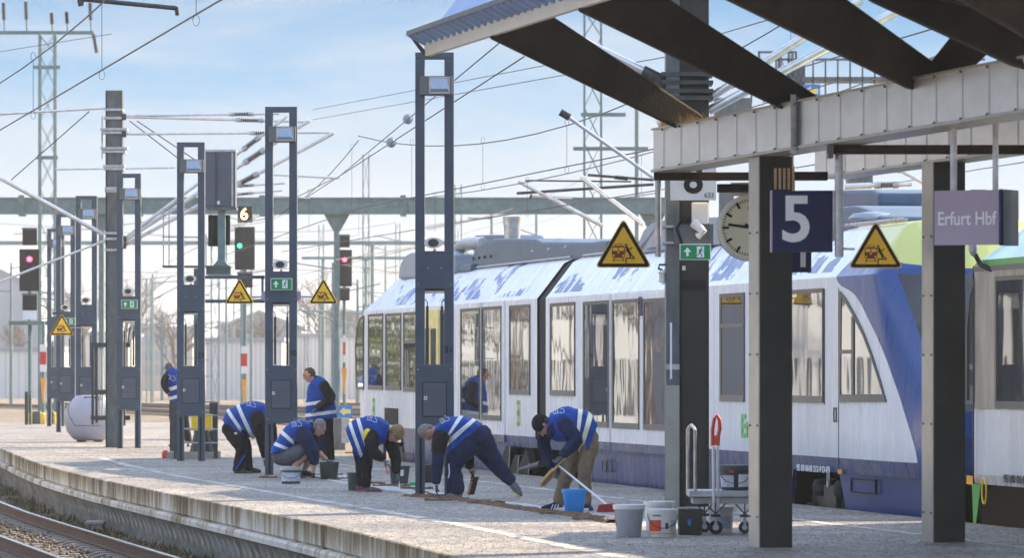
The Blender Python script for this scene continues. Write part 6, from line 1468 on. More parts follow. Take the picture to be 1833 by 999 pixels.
# man bending at post 30
f = Fig('person in black with a blue vest bending low, head hidden behind light post 30', 432, 79.7)
f.head(499, 744, (1, .2), (-.2, 1), hair='hair_dark', neck=(480, 745))
f.limb(f.skin, [(470, 772, 7, -.2), (473, 800, 5.5, -.2), (476, 822, 3.6, -.2)]); f.limb(f.skin, [(413, 765, 9, 0), (434, 805, 7, -.05), (426, 842, 5, 0)]); f.limb(f.skin, [(418, 765, 9, .2), (440, 803, 7, .2), (442, 838, 5, .2)])
m = f.rings([(400, 757, 447, 785, .17), (412, 737, 448, 780, .19), (440, 727, 462, 773, .2), (468, 727, 474, 760, .19), (486, 735, 484, 754, .1)], amp=0)
f.limb(m, [(462, 746, 14, -.2), (467, 768, 13.5, -.24), (471, 790, 10.5, -.22), (474, 811, 7.5, -.2), (475, 815, 7, -.2)]); f.limb(m, [(476, 746, 12, .2), (484, 770, 11, .25), (486, 800, 8, .2)]); f.garment(m, 'jacket', 'cloth_black', seed=1)
m = MB(); f.limb(m, [(414, 766, 18.5, -.03), (424, 785, 15.5, -.08), (433, 803, 12, -.08), (429, 826, 10.5, -.05), (426, 842, 10, 0)]); f.limb(m, [(424, 768, 16, .14), (437, 798, 12, .2), (441, 822, 10, .2), (443, 838, 9, .2)]); f.garment(m, 'trousers', 'cloth_black', seed=2)
f.vest([(398, 753, 449, 789, .21), (406, 737, 436, 780, .22), (411, 733, 440, 776, .222), (423, 726, 450, 785, .225), (429, 724, 457, 783, .225), (448, 719, 466, 770, .225), (470, 722, 475, 760, .21), (484, 731, 483, 752, .13)], [0, 1, 0, 1, 0, 0, 0], seed=1, mark=(452, 724, -.235, 8, .11))
f.shoe([(423, 845, 5.5, -.03), (436, 846, 5.5, -.05), (449, 848.5, 4, -.06)]); f.shoe([(442, 841, 5.5, .2), (454, 843, 5, .2), (464, 845, 3.8, .2)])
f.hand(475, 829, (.1, 1), (1, 0), dy=-.2, mt='glove_black')
m = MB().add([f.p(421, 841, -.14), f.p(424, 841, -.15), f.p(441, 816, -.17), f.p(438, 812, -.17)], [(0, 1, 2, 3)]); m.add([q+Vector((0, .03, 0)) for q in m.v], [(3, 2, 1, 0)]); f.parts.append(lambda root, m=m: m.build('trouser_patch', 'vest_blue', root, world=True))
m = MB().box(f.p(423, 776, -.2), (.05, .02, .035)); f.parts.append(lambda root, m=m: m.build('pocket_tag', 'white_paint', root, world=True))
f.finish(core=[(415, 765, 12), (440, 745, 14), (470, 742, 14), (482, 748, 8)])
# squatting man in shorts
f = Fig('person in shorts and a blue vest squatting between light post 30 and the dark tub', 530, 76.3)
f.head(571, 766, (.68, -.75), (.75, .68), hair='hair_grey', neck=(556, 773), s=1.05)
for rows in ([(503, 815, 11, 0), (530, 810, 11.5, -.14), (549, 806, 11, -.16), (549, 808, 10.5, -.16)], [(549, 806, 10.5, -.16), (541, 818, 9, -.15), (530, 834, 7.5, -.13), (526, 850, 5.5, -.12)], [(503, 817, 11, .1), (535, 815, 11, .18), (556, 815, 10, .22)], [(556, 815, 9.5, .22), (550, 828, 7.5, .22), (543, 842, 5, .22)], [(562, 822, 6, -.22), (562, 838, 4.6, -.2), (561, 846, 3.4, -.2)], [(567, 808, 6, .2), (576, 817, 5, .16), (584, 823, 3.4, .15)]): f.limb(f.skin, rows)
m = f.rings([(487, 813, 515, 808, .18), (500, 780, 530, 800, .2), (522, 760, 550, 790, .21), (548, 758, 562, 776, .18), (556, 760, 565, 770, .09)], amp=0)
f.limb(m, [(542, 775, 15, -.18), (553, 792, 14, -.24), (561, 812, 12.5, -.23), (563, 826, 9.5, -.22)]); f.limb(m, [(558, 772, 12, .17), (566, 792, 10, .22), (568, 808, 8, .2)]); f.limb(m, [(556, 762, 7, 0), (562, 772, 6, 0)]); f.garment(m, 'jacket', 'cloth_navy', seed=3)
m = MB(); f.limb(m, [(500, 817, 16.5, 0), (515, 817, 17.5, -.08), (532, 812, 15.5, -.14), (543, 806, 13.5, -.16)], n=14); f.limb(m, [(500, 817, 16, .08), (522, 817, 15, .14), (545, 815, 13, .2)], n=14); f.garment(m, 'shorts', 'cloth_shorts', seed=4)
f.vest([(483, 812, 516, 809, .22), (490, 797, 517, 807, .222), (493, 791, 521, 803, .222), (502, 776, 530, 799, .23), (506, 770, 534, 795, .23), (522, 756, 548, 786, .235), (541, 753, 558, 774, .21), (552, 755, 563, 768, .14)], [0, 1, 0, 1, 0, 0, 0], seed=5, mark=(533, 759, -.245, -8, .11))
f.shoe([(525, 853, 5.5, -.12), (537, 855, 5, -.13), (547, 857, 3.5, -.14)]); f.shoe([(541, 848, 5.5, .22), (552, 849, 5, .22), (561, 850, 3.6, .22)])
f.hand(561, 853, (0, 1), (.8, .2), dy=-.2, mt='glove_black'); f.hand(589, 826, (1, .15), (0, 1), dy=.15, mt='glove')
f.finish(core=[(503, 812, 12), (520, 788, 14), (545, 772, 13), (558, 772, 8)])
# standing man
f = Fig('person standing upright in a blue vest looking down, balding with brown hair', 582, 91.0)
f.head(553.5, 671, (-.42, -1), (-1, .42), hair='hair_brown', style='bald', neck=(566, 684), s=1.12)
f.limb(f.skin, [(575, 750, 9), (580, 785, 7.5), (586, 822, 5)]); f.limb(f.skin, [(581, 750, 9, .15), (585, 785, 7, .15), (590, 822, 5, .15)]); f.limb(f.skin, [(583, 692, 5, -.2), (589, 712, 5, -.26), (577, 726, 4, -.29), (570, 730, 2.6, -.3)])
m = f.rings([(552, 748, 599, 745, .17), (549, 725, 597, 720, .2), (551, 700, 594, 700, .21), (555, 688, 590, 690, .2), (561, 679, 583, 682, .13), (563, 672, 575, 675, .085)], amp=0)
f.limb(m, [(580, 690, 10, -.2), (587, 702, 10.5, -.25), (592, 713, 10, -.27), (582, 722, 8.5, -.29), (571, 729, 7, -.31)]); f.limb(m, [(572, 690, 9, .22), (570, 715, 8, .26), (562, 735, 6, .25)]); f.garment(m, 'jacket', 'cloth_black', seed=6)
m = MB(); f.limb(m, [(574, 752, 15, -.05), (578, 775, 12, -.09), (583, 800, 9.5, -.08), (588, 823, 8, -.06)], n=12); f.limb(m, [(583, 752, 14, .1), (586, 780, 11, .14), (589, 803, 9, .15), (592, 823, 7.5, .15)], n=12); f.garment(m, 'trousers', 'cloth_black', seed=7)
f.vest([(548, 753, 604, 748, .24), (547, 747, 602.5, 740, .245), (546.5, 741, 601.5, 734, .245), (547.5, 727, 598.5, 720, .25), (548, 721, 597, 714, .25), (549.5, 703, 594.5, 701, .245), (553, 689, 590, 689, .235), (559, 681, 584, 681, .17), (563.5, 675, 575, 675, .1)], [0, 1, 0, 1, 0, 0, 0, 0], seed=8)
f.shoe([(587, 825, 5, -.06), (577, 827, 4.6, -.09), (569, 828, 3.2, -.1)]); f.shoe([(591, 825, 4.6, .15), (582, 826, 4.3, .14), (574, 827, 3, .14)])
f.hand(563.5, 734.5, (-.95, .5), (.1, 1), dy=-.31, mt='glove', curl=.7); f.hand(559, 739, (-.7, .7), (.1, 1), dy=.25, mt='glove')
f.finish(skin='skin_pink', core=[(574, 750, 13), (572, 720, 15), (574, 695, 14), (567, 682, 7)])
# woman with glasses
f = Fig('person with blond hair and glasses bending forward with a scraper, yellow shirt showing', 660, 67.7)
f.head(707, 777, (1, -.28), (.12, 1), hair='hair_blond', style='bob', neck=(694, 771), glasses=True)
for rows in ([(655, 815, 9, -.08), (657, 842, 7, -.08), (656, 870, 5, -.08)], [(646, 815, 9, .14), (645, 842, 7, .14), (643, 868, 5, .14)], [(667, 780, 8, -.22), (668, 808, 7, -.25), (683, 818, 5.5, -.27)], [(700, 790, 8, .12), (707, 825, 6.5, .1), (710, 846, 4.5, .08)]): f.limb(f.skin, rows)
m = f.rings([(625, 765, 648, 818, .17), (645, 752, 664, 805, .19), (672, 750, 680, 795, .19), (690, 755, 692, 790, .17), (697, 763, 697, 782, .1)], amp=0)
f.limb(m, [(667, 779, 13, -.2), (666, 795, 13, -.25), (668, 809, 11.5, -.27), (679, 816, 10, -.27), (686, 820, 7.5, -.27)]); f.limb(m, [(697, 790, 13, .1), (704, 808, 11.5, .12), (708, 826, 10, .1), (709, 843, 8.5, .08)]); f.garment(m, 'jacket', 'cloth_black', seed=9)
m = MB(); f.limb(m, [(651, 806, 17, -.05), (656, 826, 12, -.09), (656.5, 845, 9.5, -.09), (656, 869, 8.5, -.08)], n=12); f.limb(m, [(644, 806, 15, .12), (645, 828, 10.5, .14), (644, 850, 8.5, .14), (643, 867, 7.5, .14)], n=12); f.garment(m, 'trousers', 'cloth_black', seed=10)
m = MB().ell(f.p(659, 777, -.24), (.06, .03, .085)); m.ell(f.p(657, 785, -.23), (.05, .03, .05)); f.garment(m, 'shirt', 'yellow_bright', amp=.004)
f.vest([(618, 768, 642, 828, .235), (624, 759, 648, 825.5, .24), (629, 755, 653, 822, .242), (638, 750, 659, 815, .245), (644, 748, 665, 812, .24), (656, 745.5, 672, 803, .232), (673, 746, 682, 797, .228), (688, 752, 690, 793, .21), (697, 760, 696, 784, .12)], [0, 1, 0, 1, 0, 0, 0, 0], seed=11, mark=(668, 750, -.24, 12, .1))
f.shoe([(654, 876, 6, -.08), (667, 877.5, 6, -.1), (681, 879, 4.2, -.11)], 'shoe_purple'); f.shoe([(641, 874, 5.8, .14), (650, 875.5, 5.5, .14), (660, 876.5, 4, .14)], 'shoe_purple')
m = MB(); 
for x0, x1, dy, v in ((648, 685, -.08, 882.5), (637, 662, .14, 879.5)): a, b = f.p(x0, v, dy), f.p(x1, v, dy); m.bb(a.x, b.x, a.y-.045, a.y+.045, .0, .02); f.parts.append(lambda root, m=m: m.build('shoe_sole', 'sole_pink', root, world=True, bev=.005)); m = MB()
f.hand(689, 826, (.35, 1), (.9, -.3), dy=-.27, curl=.8); f.hand(712.5, 856, (.3, 1), (-.4, .2), dy=.06, curl=.35)
f.finish(core=[(640, 790, 13), (655, 775, 15), (680, 770, 14), (694, 772, 8)])
# man stretching a leg back, at post 31
f = Fig('person with grey hair bending low at the nearest post, one leg stretched back', 830, 64.0)
f.head(766.5, 774, (-.9, .25), (.3, 1), hair='hair_grey', neck=(781, 771), s=1.0)
for rows in ([(842, 788, 12, -.1), (813, 835, 9, -.12), (816, 880, 6, -.1)], [(862, 788, 12, .12), (884, 828, 9, .12), (918, 866, 6, .12)], [(787, 783, 8, -.2), (784, 830, 6.5, -.2), (782, 862, 5, -.2)], [(832, 800, 8, .2), (840, 825, 6, .22), (843, 845, 4.5, .22)]): f.limb(f.skin, rows)
m = f.rings([(856, 764, 800, 806, .18), (828, 752, 800, 790, .2), (804, 753, 788, 792, .2), (786, 761, 778, 783, .17), (780, 768, 776, 778, .09)], amp=0)
f.limb(m, [(790, 780, 15, -.17), (786, 797, 14, -.22), (785, 811, 12.5, -.22)]); f.limb(m, [(812, 775, 12, .2), (829, 793, 11, .24), (838, 815, 10, .24), (841, 836, 8.5, .22)]); f.garment(m, 'jacket', 'cloth_black', seed=12)
m = MB(); f.limb(m, [(785, 809, 11.6, -.22), (784, 825, 11, -.22), (783, 845, 9.5, -.21), (781, 862, 8.5, -.2)]); f.garment(m, 'sleeve', 'cloth_navy', seed=13)
m = MB(); f.limb(m, [(854, 781, 26, 0), (838, 797, 24, -.08), (820, 818, 18, -.12), (812, 840, 15, -.12), (815, 862, 15.5, -.11), (818, 877, 14, -.1)], n=16); f.limb(m, [(856, 782, 26, .08), (868, 803, 22, .12), (884, 826, 17, .13), (902, 848, 13, .12), (914, 861, 11, .12)], n=16); f.garment(m, 'trousers', 'cloth_navy', seed=14, amp=.011)
m = MB().ell(f.p(884, 808, .12), (.05, .12, .09)); f.garment(m, 'trouser_pocket', 'cloth_navy')
f.vest([(864, 760, 792, 820, .235), (852, 753, 800, 800, .24), (845, 750, 798, 790, .242), (829, 746, 797, 791, .245), (821, 745, 795, 788, .245), (805, 747, 788, 792, .24), (791, 754, 780, 788, .215), (779, 764, 775, 779, .12)], [0, 1, 0, 1, 0, 0, 0], seed=15, mark=(797, 751, -.24, -30, .09), amp=.016)
f.shoe([(822, 885, 8, -.1), (812, 888, 7.5, -.12), (801, 890, 5, -.13)], 'shoe_grey'); f.shoe([(918, 868, 7.5, .12), (925, 877, 7.5, .12), (931, 887, 5.5, .12)], 'shoe_grey')
m = MB(); a, b = f.p(798, 893, -.1), f.p(833, 893, -.1); m.bb(a.x, b.x, a.y-.05, a.y+.05, .0, .025); f.parts.append(lambda root, m=m: m.build('shoe_sole', 'rubber', root, world=True, bev=.006))
m = MB(); m.bar(f.p(921, 883, .12), f.p(932, 891, .12), .09, .012); f.parts.append(lambda root, m=m: m.build('shoe_sole', 'yellow_bright', root, world=True))
m = MB(); m.path([f.p(804, 830, -.32), f.p(805, 846, -.32), f.p(803, 856, -.32)], .008); f.parts.append(lambda root, m=m: m.build('reflective_piping', 'vest_stripe', root, world=True))
m = MB(); m.loft([f.p(775, 809, -.24), f.p(796, 812, -.24)], [.012, .012], n=6); f.parts.append(lambda root, m=m: m.build('sleeve_band', 'vest_stripe', root, world=True))
f.hand(782, 876, (0, 1), (.9, .1), dy=-.2, mt='glove_black'); f.hand(846, 852, (.35, .95), (-.8, .2), dy=.2, mt='glove_black', curl=.9)
f.finish(skin='skin_pink', core=[(848, 782, 15), (820, 768, 16), (795, 770, 15), (781, 772, 8)])
# man with black cap
f = Fig('person in black cap and khaki trousers bending over a brush behind the blue bucket', 1030, 58.8)
f.head(972, 761, (-1, -.25), (.1, 1), hair='hair_dark', style='cap', neck=(988, 756), s=1.12, beard='hair_dark')
for rows in ([(1052, 792, 12, -.1), (1048, 848, 9, -.1), (1048, 902, 6, -.1)], [(1034, 800, 12, .12), (1014, 850, 9, .12), (1001, 900, 6, .12)], [(1012, 762, 9, -.22), (1030, 790, 8, -.26), (1006, 814, 5.5, -.28)], [(973, 778, 8, .2), (977, 815, 7, .2), (990, 843, 5, .15)]): f.limb(f.skin, rows)
m = f.rings([(1064, 757, 1042, 805, .18), (1040, 738, 1034, 790, .2), (1012, 735, 1008, 790, .21), (992, 740, 984, 785, .19), (984, 748, 978, 768, .11)], amp=0)
f.limb(m, [(1010, 758, 15, -.19), (1022, 775, 14.5, -.25), (1030, 789, 13, -.28), (1018, 803, 11, -.29), (1007, 813, 9, -.29)]); f.limb(m, [(978, 770, 14, .15), (973, 790, 12.5, .2), (978, 812, 11, .2), (987, 836, 9, .16)]); f.garment(m, 'jacket', 'cloth_navy', seed=16, amp=.009)
m = MB(); f.limb(m, [(1052, 782, 19, -.06), (1054, 800, 17.5, -.1), (1049, 828, 14.5, -.12), (1046, 850, 12, -.11), (1048, 880, 11, -.1), (1049, 902, 10, -.1)], n=14); f.limb(m, [(1045, 785, 18, .08), (1031, 808, 17, .12), (1019, 838, 14, .13), (1010, 865, 12.5, .13), (1003, 890, 12, .12), (1001, 900, 11, .12)], n=14); f.garment(m, 'trousers', 'cloth_khaki', seed=17, amp=.012)
f.vest([(1069, 762, 1048, 816, .235), (1061, 745, 1041, 811, .24), (1053, 738, 1035, 806, .24), (1043, 734, 1034, 798, .245), (1035, 732, 1030, 794, .245), (1016, 729, 1011, 792, .24), (998, 732, 990, 788, .22), (984, 741, 978, 770, .13)], [0, 1, 0, 1, 0, 0, 0], stripe='vest_stripe_cream', seed=18, mark=(1000, 735, -.24, -12, .1), amp=.016)
f.shoe([(1002, 905, 8, .12), (988, 909, 7.5, .1), (971, 912, 5, .08)], 'cloth_navy'); f.shoe([(1049, 906, 8, -.1), (1054, 911, 7, -.2), (1058, 914, 5, -.28)], 'cloth_navy')
for k, (x0, x1, dy, v) in enumerate(((967, 1011, .11, 916), (1043, 1060, -.15, 918))):
    m = MB(); a, b = f.p(x0, v, dy), f.p(x1, v, dy); m.bb(a.x, b.x, a.y-.05-.08*k, a.y+.05, .0, .028); f.parts.append(lambda root, m=m: m.build('shoe_sole', 'sign_white', root, world=True, bev=.006))
for i in range(3):
    m = MB(); m.bar(f.p(986+i*5, 914, .03), f.p(990+i*5, 904, .04), .01, .012, up=(0, 1, 0)); f.parts.append(lambda root, m=m: m.build('shoe_stripe', 'sign_white', root, world=True))
f.hand(1002, 821, (-.6, .8), (-.8, .2), dy=-.29, mt='glove', curl=.9, s=1.1); f.hand(992, 850, (.4, .9), (.9, -.2), dy=.14, mt='glove', curl=.8, s=1.1)
f.finish(core=[(1052, 782, 14), (1030, 765, 17), (1004, 760, 16), (988, 757, 9)])
# man far left, half behind post 29
f = Fig('person in a blue vest farthest away, half hidden by light post 29', 322, 107.0)
f.head(303.5, 659, (-.4, -.9), (-.9, .4), dy=0, hair='cap', style='cap', neck=(308, 669), s=.95)
f.limb(f.skin, [(297, 676, 5, -.2), (294, 690, 4.5, -.22), (302, 703, 3.5, -.22)]); f.limb(f.skin, [(311, 725, 7), (311, 760, 5), (313, 790, 4)]); f.limb(f.skin, [(324, 725, 6, .08), (331, 760, 4.5, .1), (336, 786, 3.5, .1)])
m = f.rings([(304, 722, 330, 718, .15), (299, 700, 328, 690, .17), (295, 680, 323, 672, .2), (298, 668, 318, 662, .14), (303, 663, 312, 661, .08)], amp=0)
f.limb(m, [(298, 674, 6, -.2), (294, 688, 5.6, -.24), (301, 702, 5, -.22)]); f.garment(m, 'jacket', 'cloth_black')
m = MB(); f.limb(m, [(313, 722, 10, 0), (311, 745, 8.5, 0), (312, 768, 7, 0), (314, 790, 6, 0)]); f.limb(m, [(323, 722, 10, .05), (329, 748, 8.5, .1), (333, 770, 7.5, .1), (337, 790, 6.5, .1)]); f.garment(m, 'trousers', 'cloth_black')
f.vest([(304, 724, 332, 719, .2), (303.5, 717, 331, 710, .2), (302, 711, 330.5, 704, .2), (299, 702, 329, 693, .205), (297, 696, 328, 687, .205), (293, 680, 324, 670, .21), (296, 667, 319, 660, .18), (302, 661, 312, 658, .09)], [0, 1, 0, 1, 0, 0, 0], seed=20, mark=(309, 677, -.22, 18, .13))
f.shoe([(315, 793, 4.2, 0), (309, 796, 3.8, -.03), (304, 798, 2.8, -.05)], 'shoe_grey'); f.shoe([(338, 793, 4.2, .1), (338, 797, 4, .05), (337, 798, 3.4, 0)], 'shoe_grey')
f.hand(304, 705, (.7, .7), (.5, .5), dy=-.22, mt='glove_black')
f.finish(core=[(316, 720, 9), (312, 695, 12), (308, 672, 8)])
# ---------------------------------------------------------------- buckets, tools, trolley
BG = 'buckets and tubs for the clean-up'
def bucket(u, vt, vb, wt, wb, mt, label, inner=None, label_band=None, handle=None, rim=None, Yoff=0, cat='bucket', base=None, lid=False, square=False, name='bucket'):
    if base is None: g_ = G(u, vb-1); Y = g_.y+Yoff; z0 = 0
    else: Y, z0 = base
    k = Y/F; rt, rb_ = wt/2*k, wb/2*k; Y += rb_; h = P(u, vt, Y).z-z0+.01; e = empty(name, (P(u, 0, Y).x, Y, z0), 0, label, cat, BG)
    n = 28; th = .006
    def body_(pr):
        m = MB()
        if not square: m.lathe((0, 0, 0), pr, n); return m
        vs = []; fs = []
        for r, z in pr:
            for j in range(n):
                t = 2*math.pi*(j+.5)/n; c, s = math.cos(t), math.sin(t); q = (abs(c)**6+abs(s)**6)**(-1/6); vs.append((r*c*q, r*.8*s*q, z))
        K = len(pr); fs = [(i*n+j, i*n+(j+1) % n, (i+1)*n+(j+1) % n, (i+1)*n+j) for i in range(K-1) for j in range(n)]+[tuple(reversed(range(n))), tuple((K-1)*n+j for j in range(n))]
        return m.add(vs, fs)
    pr = [(rb_*.96, 0), (rb_, .008), (rt, h-.02), (rt+.008, h-.018), (rt+.009, h), (rt-th, h)]
    pr += ([(rt*.5, h+.004)] if lid else [(rb_-th, .03)])
    b = body_(pr).build('shell', mt, e, smooth=True)
    if rim: body_([(rt+.002, h-.045), (rt+.011, h-.045), (rt+.013, h+.001), (rt-.004, h+.001)]).build('rim', rim, b, smooth=True)
    if label_band:
        mtl, z0_, z1_, a0, a1 = label_band; m = MB(); nn = 16; vs = []
        for i in range(nn+1):
            t = R(a0+(a1-a0)*i/nn)
            for z in (z0_*h, z1_*h): r = rb_+(rt-rb_)*z/h+.003; vs.append((r*math.cos(t), r*math.sin(t), z))
        m.add(vs, [(2*i, 2*i+2, 2*i+3, 2*i+1) for i in range(nn)]); m.build('paper_label', mtl, b, fix=False)
    if handle:
        drop, side = handle; pts = []
        for i in range(17):
            t = math.pi*i/16; pts.append(Vector((-(rt+.006)*math.cos(t), -(rt+.01)*math.sin(t)*.9, h-.05-math.sin(t)*drop*h)))
        MB().path(pts, .004, 5).build('handle', 'dark_steel', e)
    return e
bucket(521, 838, 868, 36, 33, 'bucket_green', 'dark bucket with a white paper label in front of the squatting man', label_band=('label_grey', .15, .68, 190, 345), handle=(.45, 0), rim='bucket_grey')
bucket(589, 829, 860, 35, 30, 'bucket_dark', 'dark tub right of the squatting man, under his glove', square=True, cat='tub', name='tub')
bucket(632, 848, 880, 21, 17, 'bucket_green', 'narrow dark green bucket directly behind the legs of the blond person')
bucket(715, 836, 868, 37, 30, 'bucket_green', 'dark green tub with a small white sticker, right of the blond person', square=True, cat='tub', name='tub', label_band=('sign_white', .45, .8, 277, 297))
bucket(771, 834, 866, 30, 27, 'bucket_dark', 'black tub seen between the legs of the nearest light post', square=True, cat='tub', name='tub')
bucket(1028, 878, 922, 42, 33, 'bucket_blue', 'bright blue bucket in front of the person with the black cap', rim='bucket_blue')
bucket(1126, 906, 963, 54, 43, 'bucket_grey', 'grey bucket with a red and white label at its left edge, first of the row', rim='bucket_white', label_band=('red', .35, .85, 176, 200))
e = bucket(1180, 900, 955, 52, 46, 'bucket_white', 'white bucket with a wooden stick in it, behind the white and red one', rim='bucket_white', Yoff=.32)
o = e.location; 
e2 = bucket(1186, 914, 964, 52, 46, 'bucket_white', 'white bucket with a red label, front one in the row of buckets', rim='bucket_white', label_band=('orange_red', .22, .62, 196, 262), handle=(.5, 0))
l2 = bpy.data.objects
sh = [x for x in bpy.data.objects if x.parent == e2 and x.name.startswith('shell')][0]
def band(sh, mt, z0, z1, a0, a1, rb_, rt, h, name='paper_label', off=.0035):
    m = MB(); vs = []; nn = 14
    for i in range(nn+1):
        t = R(a0+(a1-a0)*i/nn)
        for z in (z0*h, z1*h): r = rb_+(rt-rb_)*z/h+off; vs.append((r*math.cos(t), r*math.sin(t), z))
    m.add(vs, [(2*i, 2*i+2, 2*i+3, 2*i+1) for i in range(nn)]); return m.build(name, mt, sh, fix=False)
k = .00587
band(sh, 'orange', .12, .17, 190, 350, 23*k, 26*k, .29); band(sh, 'label_grey', .2, .62, 306, 345, 23*k, 26*k, .29); band(sh, 'dark_steel', .3, .52, 280, 292, 23*k, 26*k, .29); band(sh, 'dark_steel', .76, .8, 226, 262, 23*k, 26*k, .29)
bucket(1235, 914, 960, 46, 42, 'bucket_dark', 'black tub right of the white and red bucket, against the mast foot', square=True, cat='tub', name='tub', label_band=('sign_blue', .38, .62, 258, 272))
bucket(1290, 909, 957, 46, 42, 'bucket_white', 'white bucket with a grey label standing behind the trolley wheels', rim='bucket_white', label_band=('label_grey', .15, .62, 240, 330), Yoff=.35)
st = MB().tube(o+Vector((.02, -.02, .02)), P(1159, 897, o.y), .014, 8); single(st, 'stirring_stick', 'wood', o, 'wooden stick leaning in the white bucket', 'stick', smooth=True)
single(MB().bb(P(733, 866, 71.5).x, P(748, 866, 71.5).x, 71.4, 71.7, 0, .05), 'green_tray', 'green_plastic', (P(740, 866, 71.5).x, 71.5, 0), 'flat green plastic tray on the ground left of the nearest light post', 'tray', bev=.01)
# trolley
Yt = 50.4; tq = empty('hand_trolley', (P(1290, 0, Yt).x, Yt, 0), 0, 'flat platform trolley with tube handles and small wheels, behind the left pillar', 'trolley'); o = tq.location
def tp(u, v, dy=0): return P(u, v, Yt)+Vector((0, dy, 0))-o
a, b = tp(1232, 890), tp(1360, 878); MB().bb(a.x, b.x, -.25, .45, a.z, b.z).build('deck', 'galv', tq, bev=.01)
MB().bb(a.x+.04, b.x-.02, -.2, .4, a.z-.07, a.z-.004).build('frame', 'pillar_light', tq)
def hoop(u0, u1, vt, vb, dy0, dy1, mt, name, grip=None):
    p0, p1 = tp(u0, vb, dy0), tp(u1, vb, dy1); t0, t1 = tp(u0, vt+8, dy0), tp(u1, vt+8, dy1); mid = [t0.lerp(t1, s)+Vector((0, 0, .05*math.sin(math.pi*s))) for s in (.0, .2, .5, .8, 1)]
    return MB().path([p0]+mid+[p1], .017, 8).build(name, mt, tq, smooth=True)
hoop(1233.5, 1243, 762, 888, .42, -.2, 'galv', 'handle')
MB().tube(tp(1275, 800, -.25), tp(1276, 925, -.25), .016, 8).build('fork_tube', 'bucket_white', tq, smooth=True); MB().tube(tp(1283, 800, -.22), tp(1284, 925, -.22), .016, 8).build('fork_tube', 'bucket_white', tq, smooth=True)
g_ = MB(); 
g_.path([tp(1274, 798, -.25), tp(1273.5, 770, -.25), tp(1277, 750, -.25), tp(1281, 743, -.25), tp(1286, 752, -.25), tp(1286.5, 768, -.25), tp(1284, 780, -.25), tp(1283, 798, -.25)], .02, 8); g_.box(tp(1279, 788, -.25), (.07, .03, .10)); g_.build('grip', 'orange_red', tq, smooth=True)
for u, v, r, dy in ((1279, 948, .075, -.28), (1263, 938, .065, .3), (1333, 939, .065, .0)):
    r = r*1.0; c = tp(u, v, dy); c.z = r; w_ = MB().lathe(c, [(r*.9, -.02), (r, -.014), (r, .014), (r*.9, .02)], 22, Yx).build('wheel', 'rubber', tq, smooth=True)
    MB().lathe(c, [(r*.45, -.026), (r*.45, .026)], 16, Yx).build('hub', 'galv', w_)
    MB().bar(c+Vector((0, -.03, 0)), c+Vector((0, -.03, .12)), .03, .008, up=(0, 1, 0)).build('fork', 'galv', tq); MB().bb(c.x-.05, c.x+.05, c.y-.05, c.y+.05, c.z+.11, c.z+.14).build('swivel', 'dark_steel', tq)
    for s in (-.11, .0, .11): MB().tube(c+Vector((0, 0, .14)), Vector((c.x+s, c.y, a.z-.06)), .008, 6).build('brace', 'dark_steel', tq)
e = bucket(1316, 835, 883, 56, 50, 'bucket_dark', 'black bucket with white labels standing on the trolley deck', rim='bucket_green', label_band=('label_grey', .12, .6, 190, 262), handle=(.55, 0), base=(Yt-.1, b.z+.002))
sh = [x for x in bpy.data.objects if x.parent == e and x.name.startswith('shell')][0]; band(sh, 'sign_white', .12, .58, 280, 350, 25*.00597, 28*.00597, .29); band(sh, 'red', .64, .74, 245, 262, 25*.00597, 28*.00597, .29, 'sticker')
# hand tools
def brush(p, q, hw, name, label, hmt, bmt, n, hl=.45, bd=.07, Y=64):
    """handle p..q (world), bristles along the second part in direction n"""
    p, q = Vector(p), Vector(q); e = empty(name, q, 0, label, 'brush'); d = (q-p); n = Vector(n).normalized(); s = p.lerp(q, hl)-q; o = -q
    m = MB(); m.loft([p-q, (p-q).lerp(s, .5), s, s.lerp(Vector((0, 0, 0)), .15), s.lerp(Vector((0, 0, 0)), .9), Vector((0, 0, 0))], [.012, .011, .016, .024, .026, .012], [.014, .012, .02, hw, hw, hw*.7], side=(0, 1, 0), n=12); m.build('handle', hmt, e, smooth=True)
    m = MB(); rr = random.Random(2)
    for i in range(260):
        t = rr.uniform(.08, .98); y = rr.uniform(-hw, hw); b = s.lerp(Vector((0, 0, 0)), t)+Vector((0, y, 0))+n*.008; tip = b+n*bd*rr.uniform(.85, 1.05)+Vector((rr.uniform(-.008, .008), rr.uniform(-.008, .008), rr.uniform(-.008, .008)))
        x = d.normalized()*.0035; m.add([b-x, b+x, tip+x, tip-x], [(0, 1, 2, 3)]); y_ = Vector((0, .0035, 0)); m.add([b-y_, b+y_, tip+y_, tip-y_], [(0, 1, 2, 3)])
    m.bar(s.lerp(Vector((0, 0, 0)), .08)+n*bd*.45, s.lerp(Vector((0, 0, 0)), .95)+n*bd*.45, hw*1.7, bd*.8, up=tuple(n)); m.build('bristles', bmt, e, fix=False); return e
brush(P(853, 828, 64.2), P(838, 887, 64.2), .03, 'hand_brush', 'wooden brush with dark bristles held down by the person with the stretched leg', 'wood', 'bristle_brown', (.95, 0, .1), hl=.42, bd=.07)
brush(P(1015, 816, 58.5), P(970, 866, 58.5), .045, 'hand_brush', 'wooden hand brush with tan bristles held by the person with the black cap', 'wood', 'bristle_tan', (-.3, -.4, -.75), hl=.48, bd=.06)
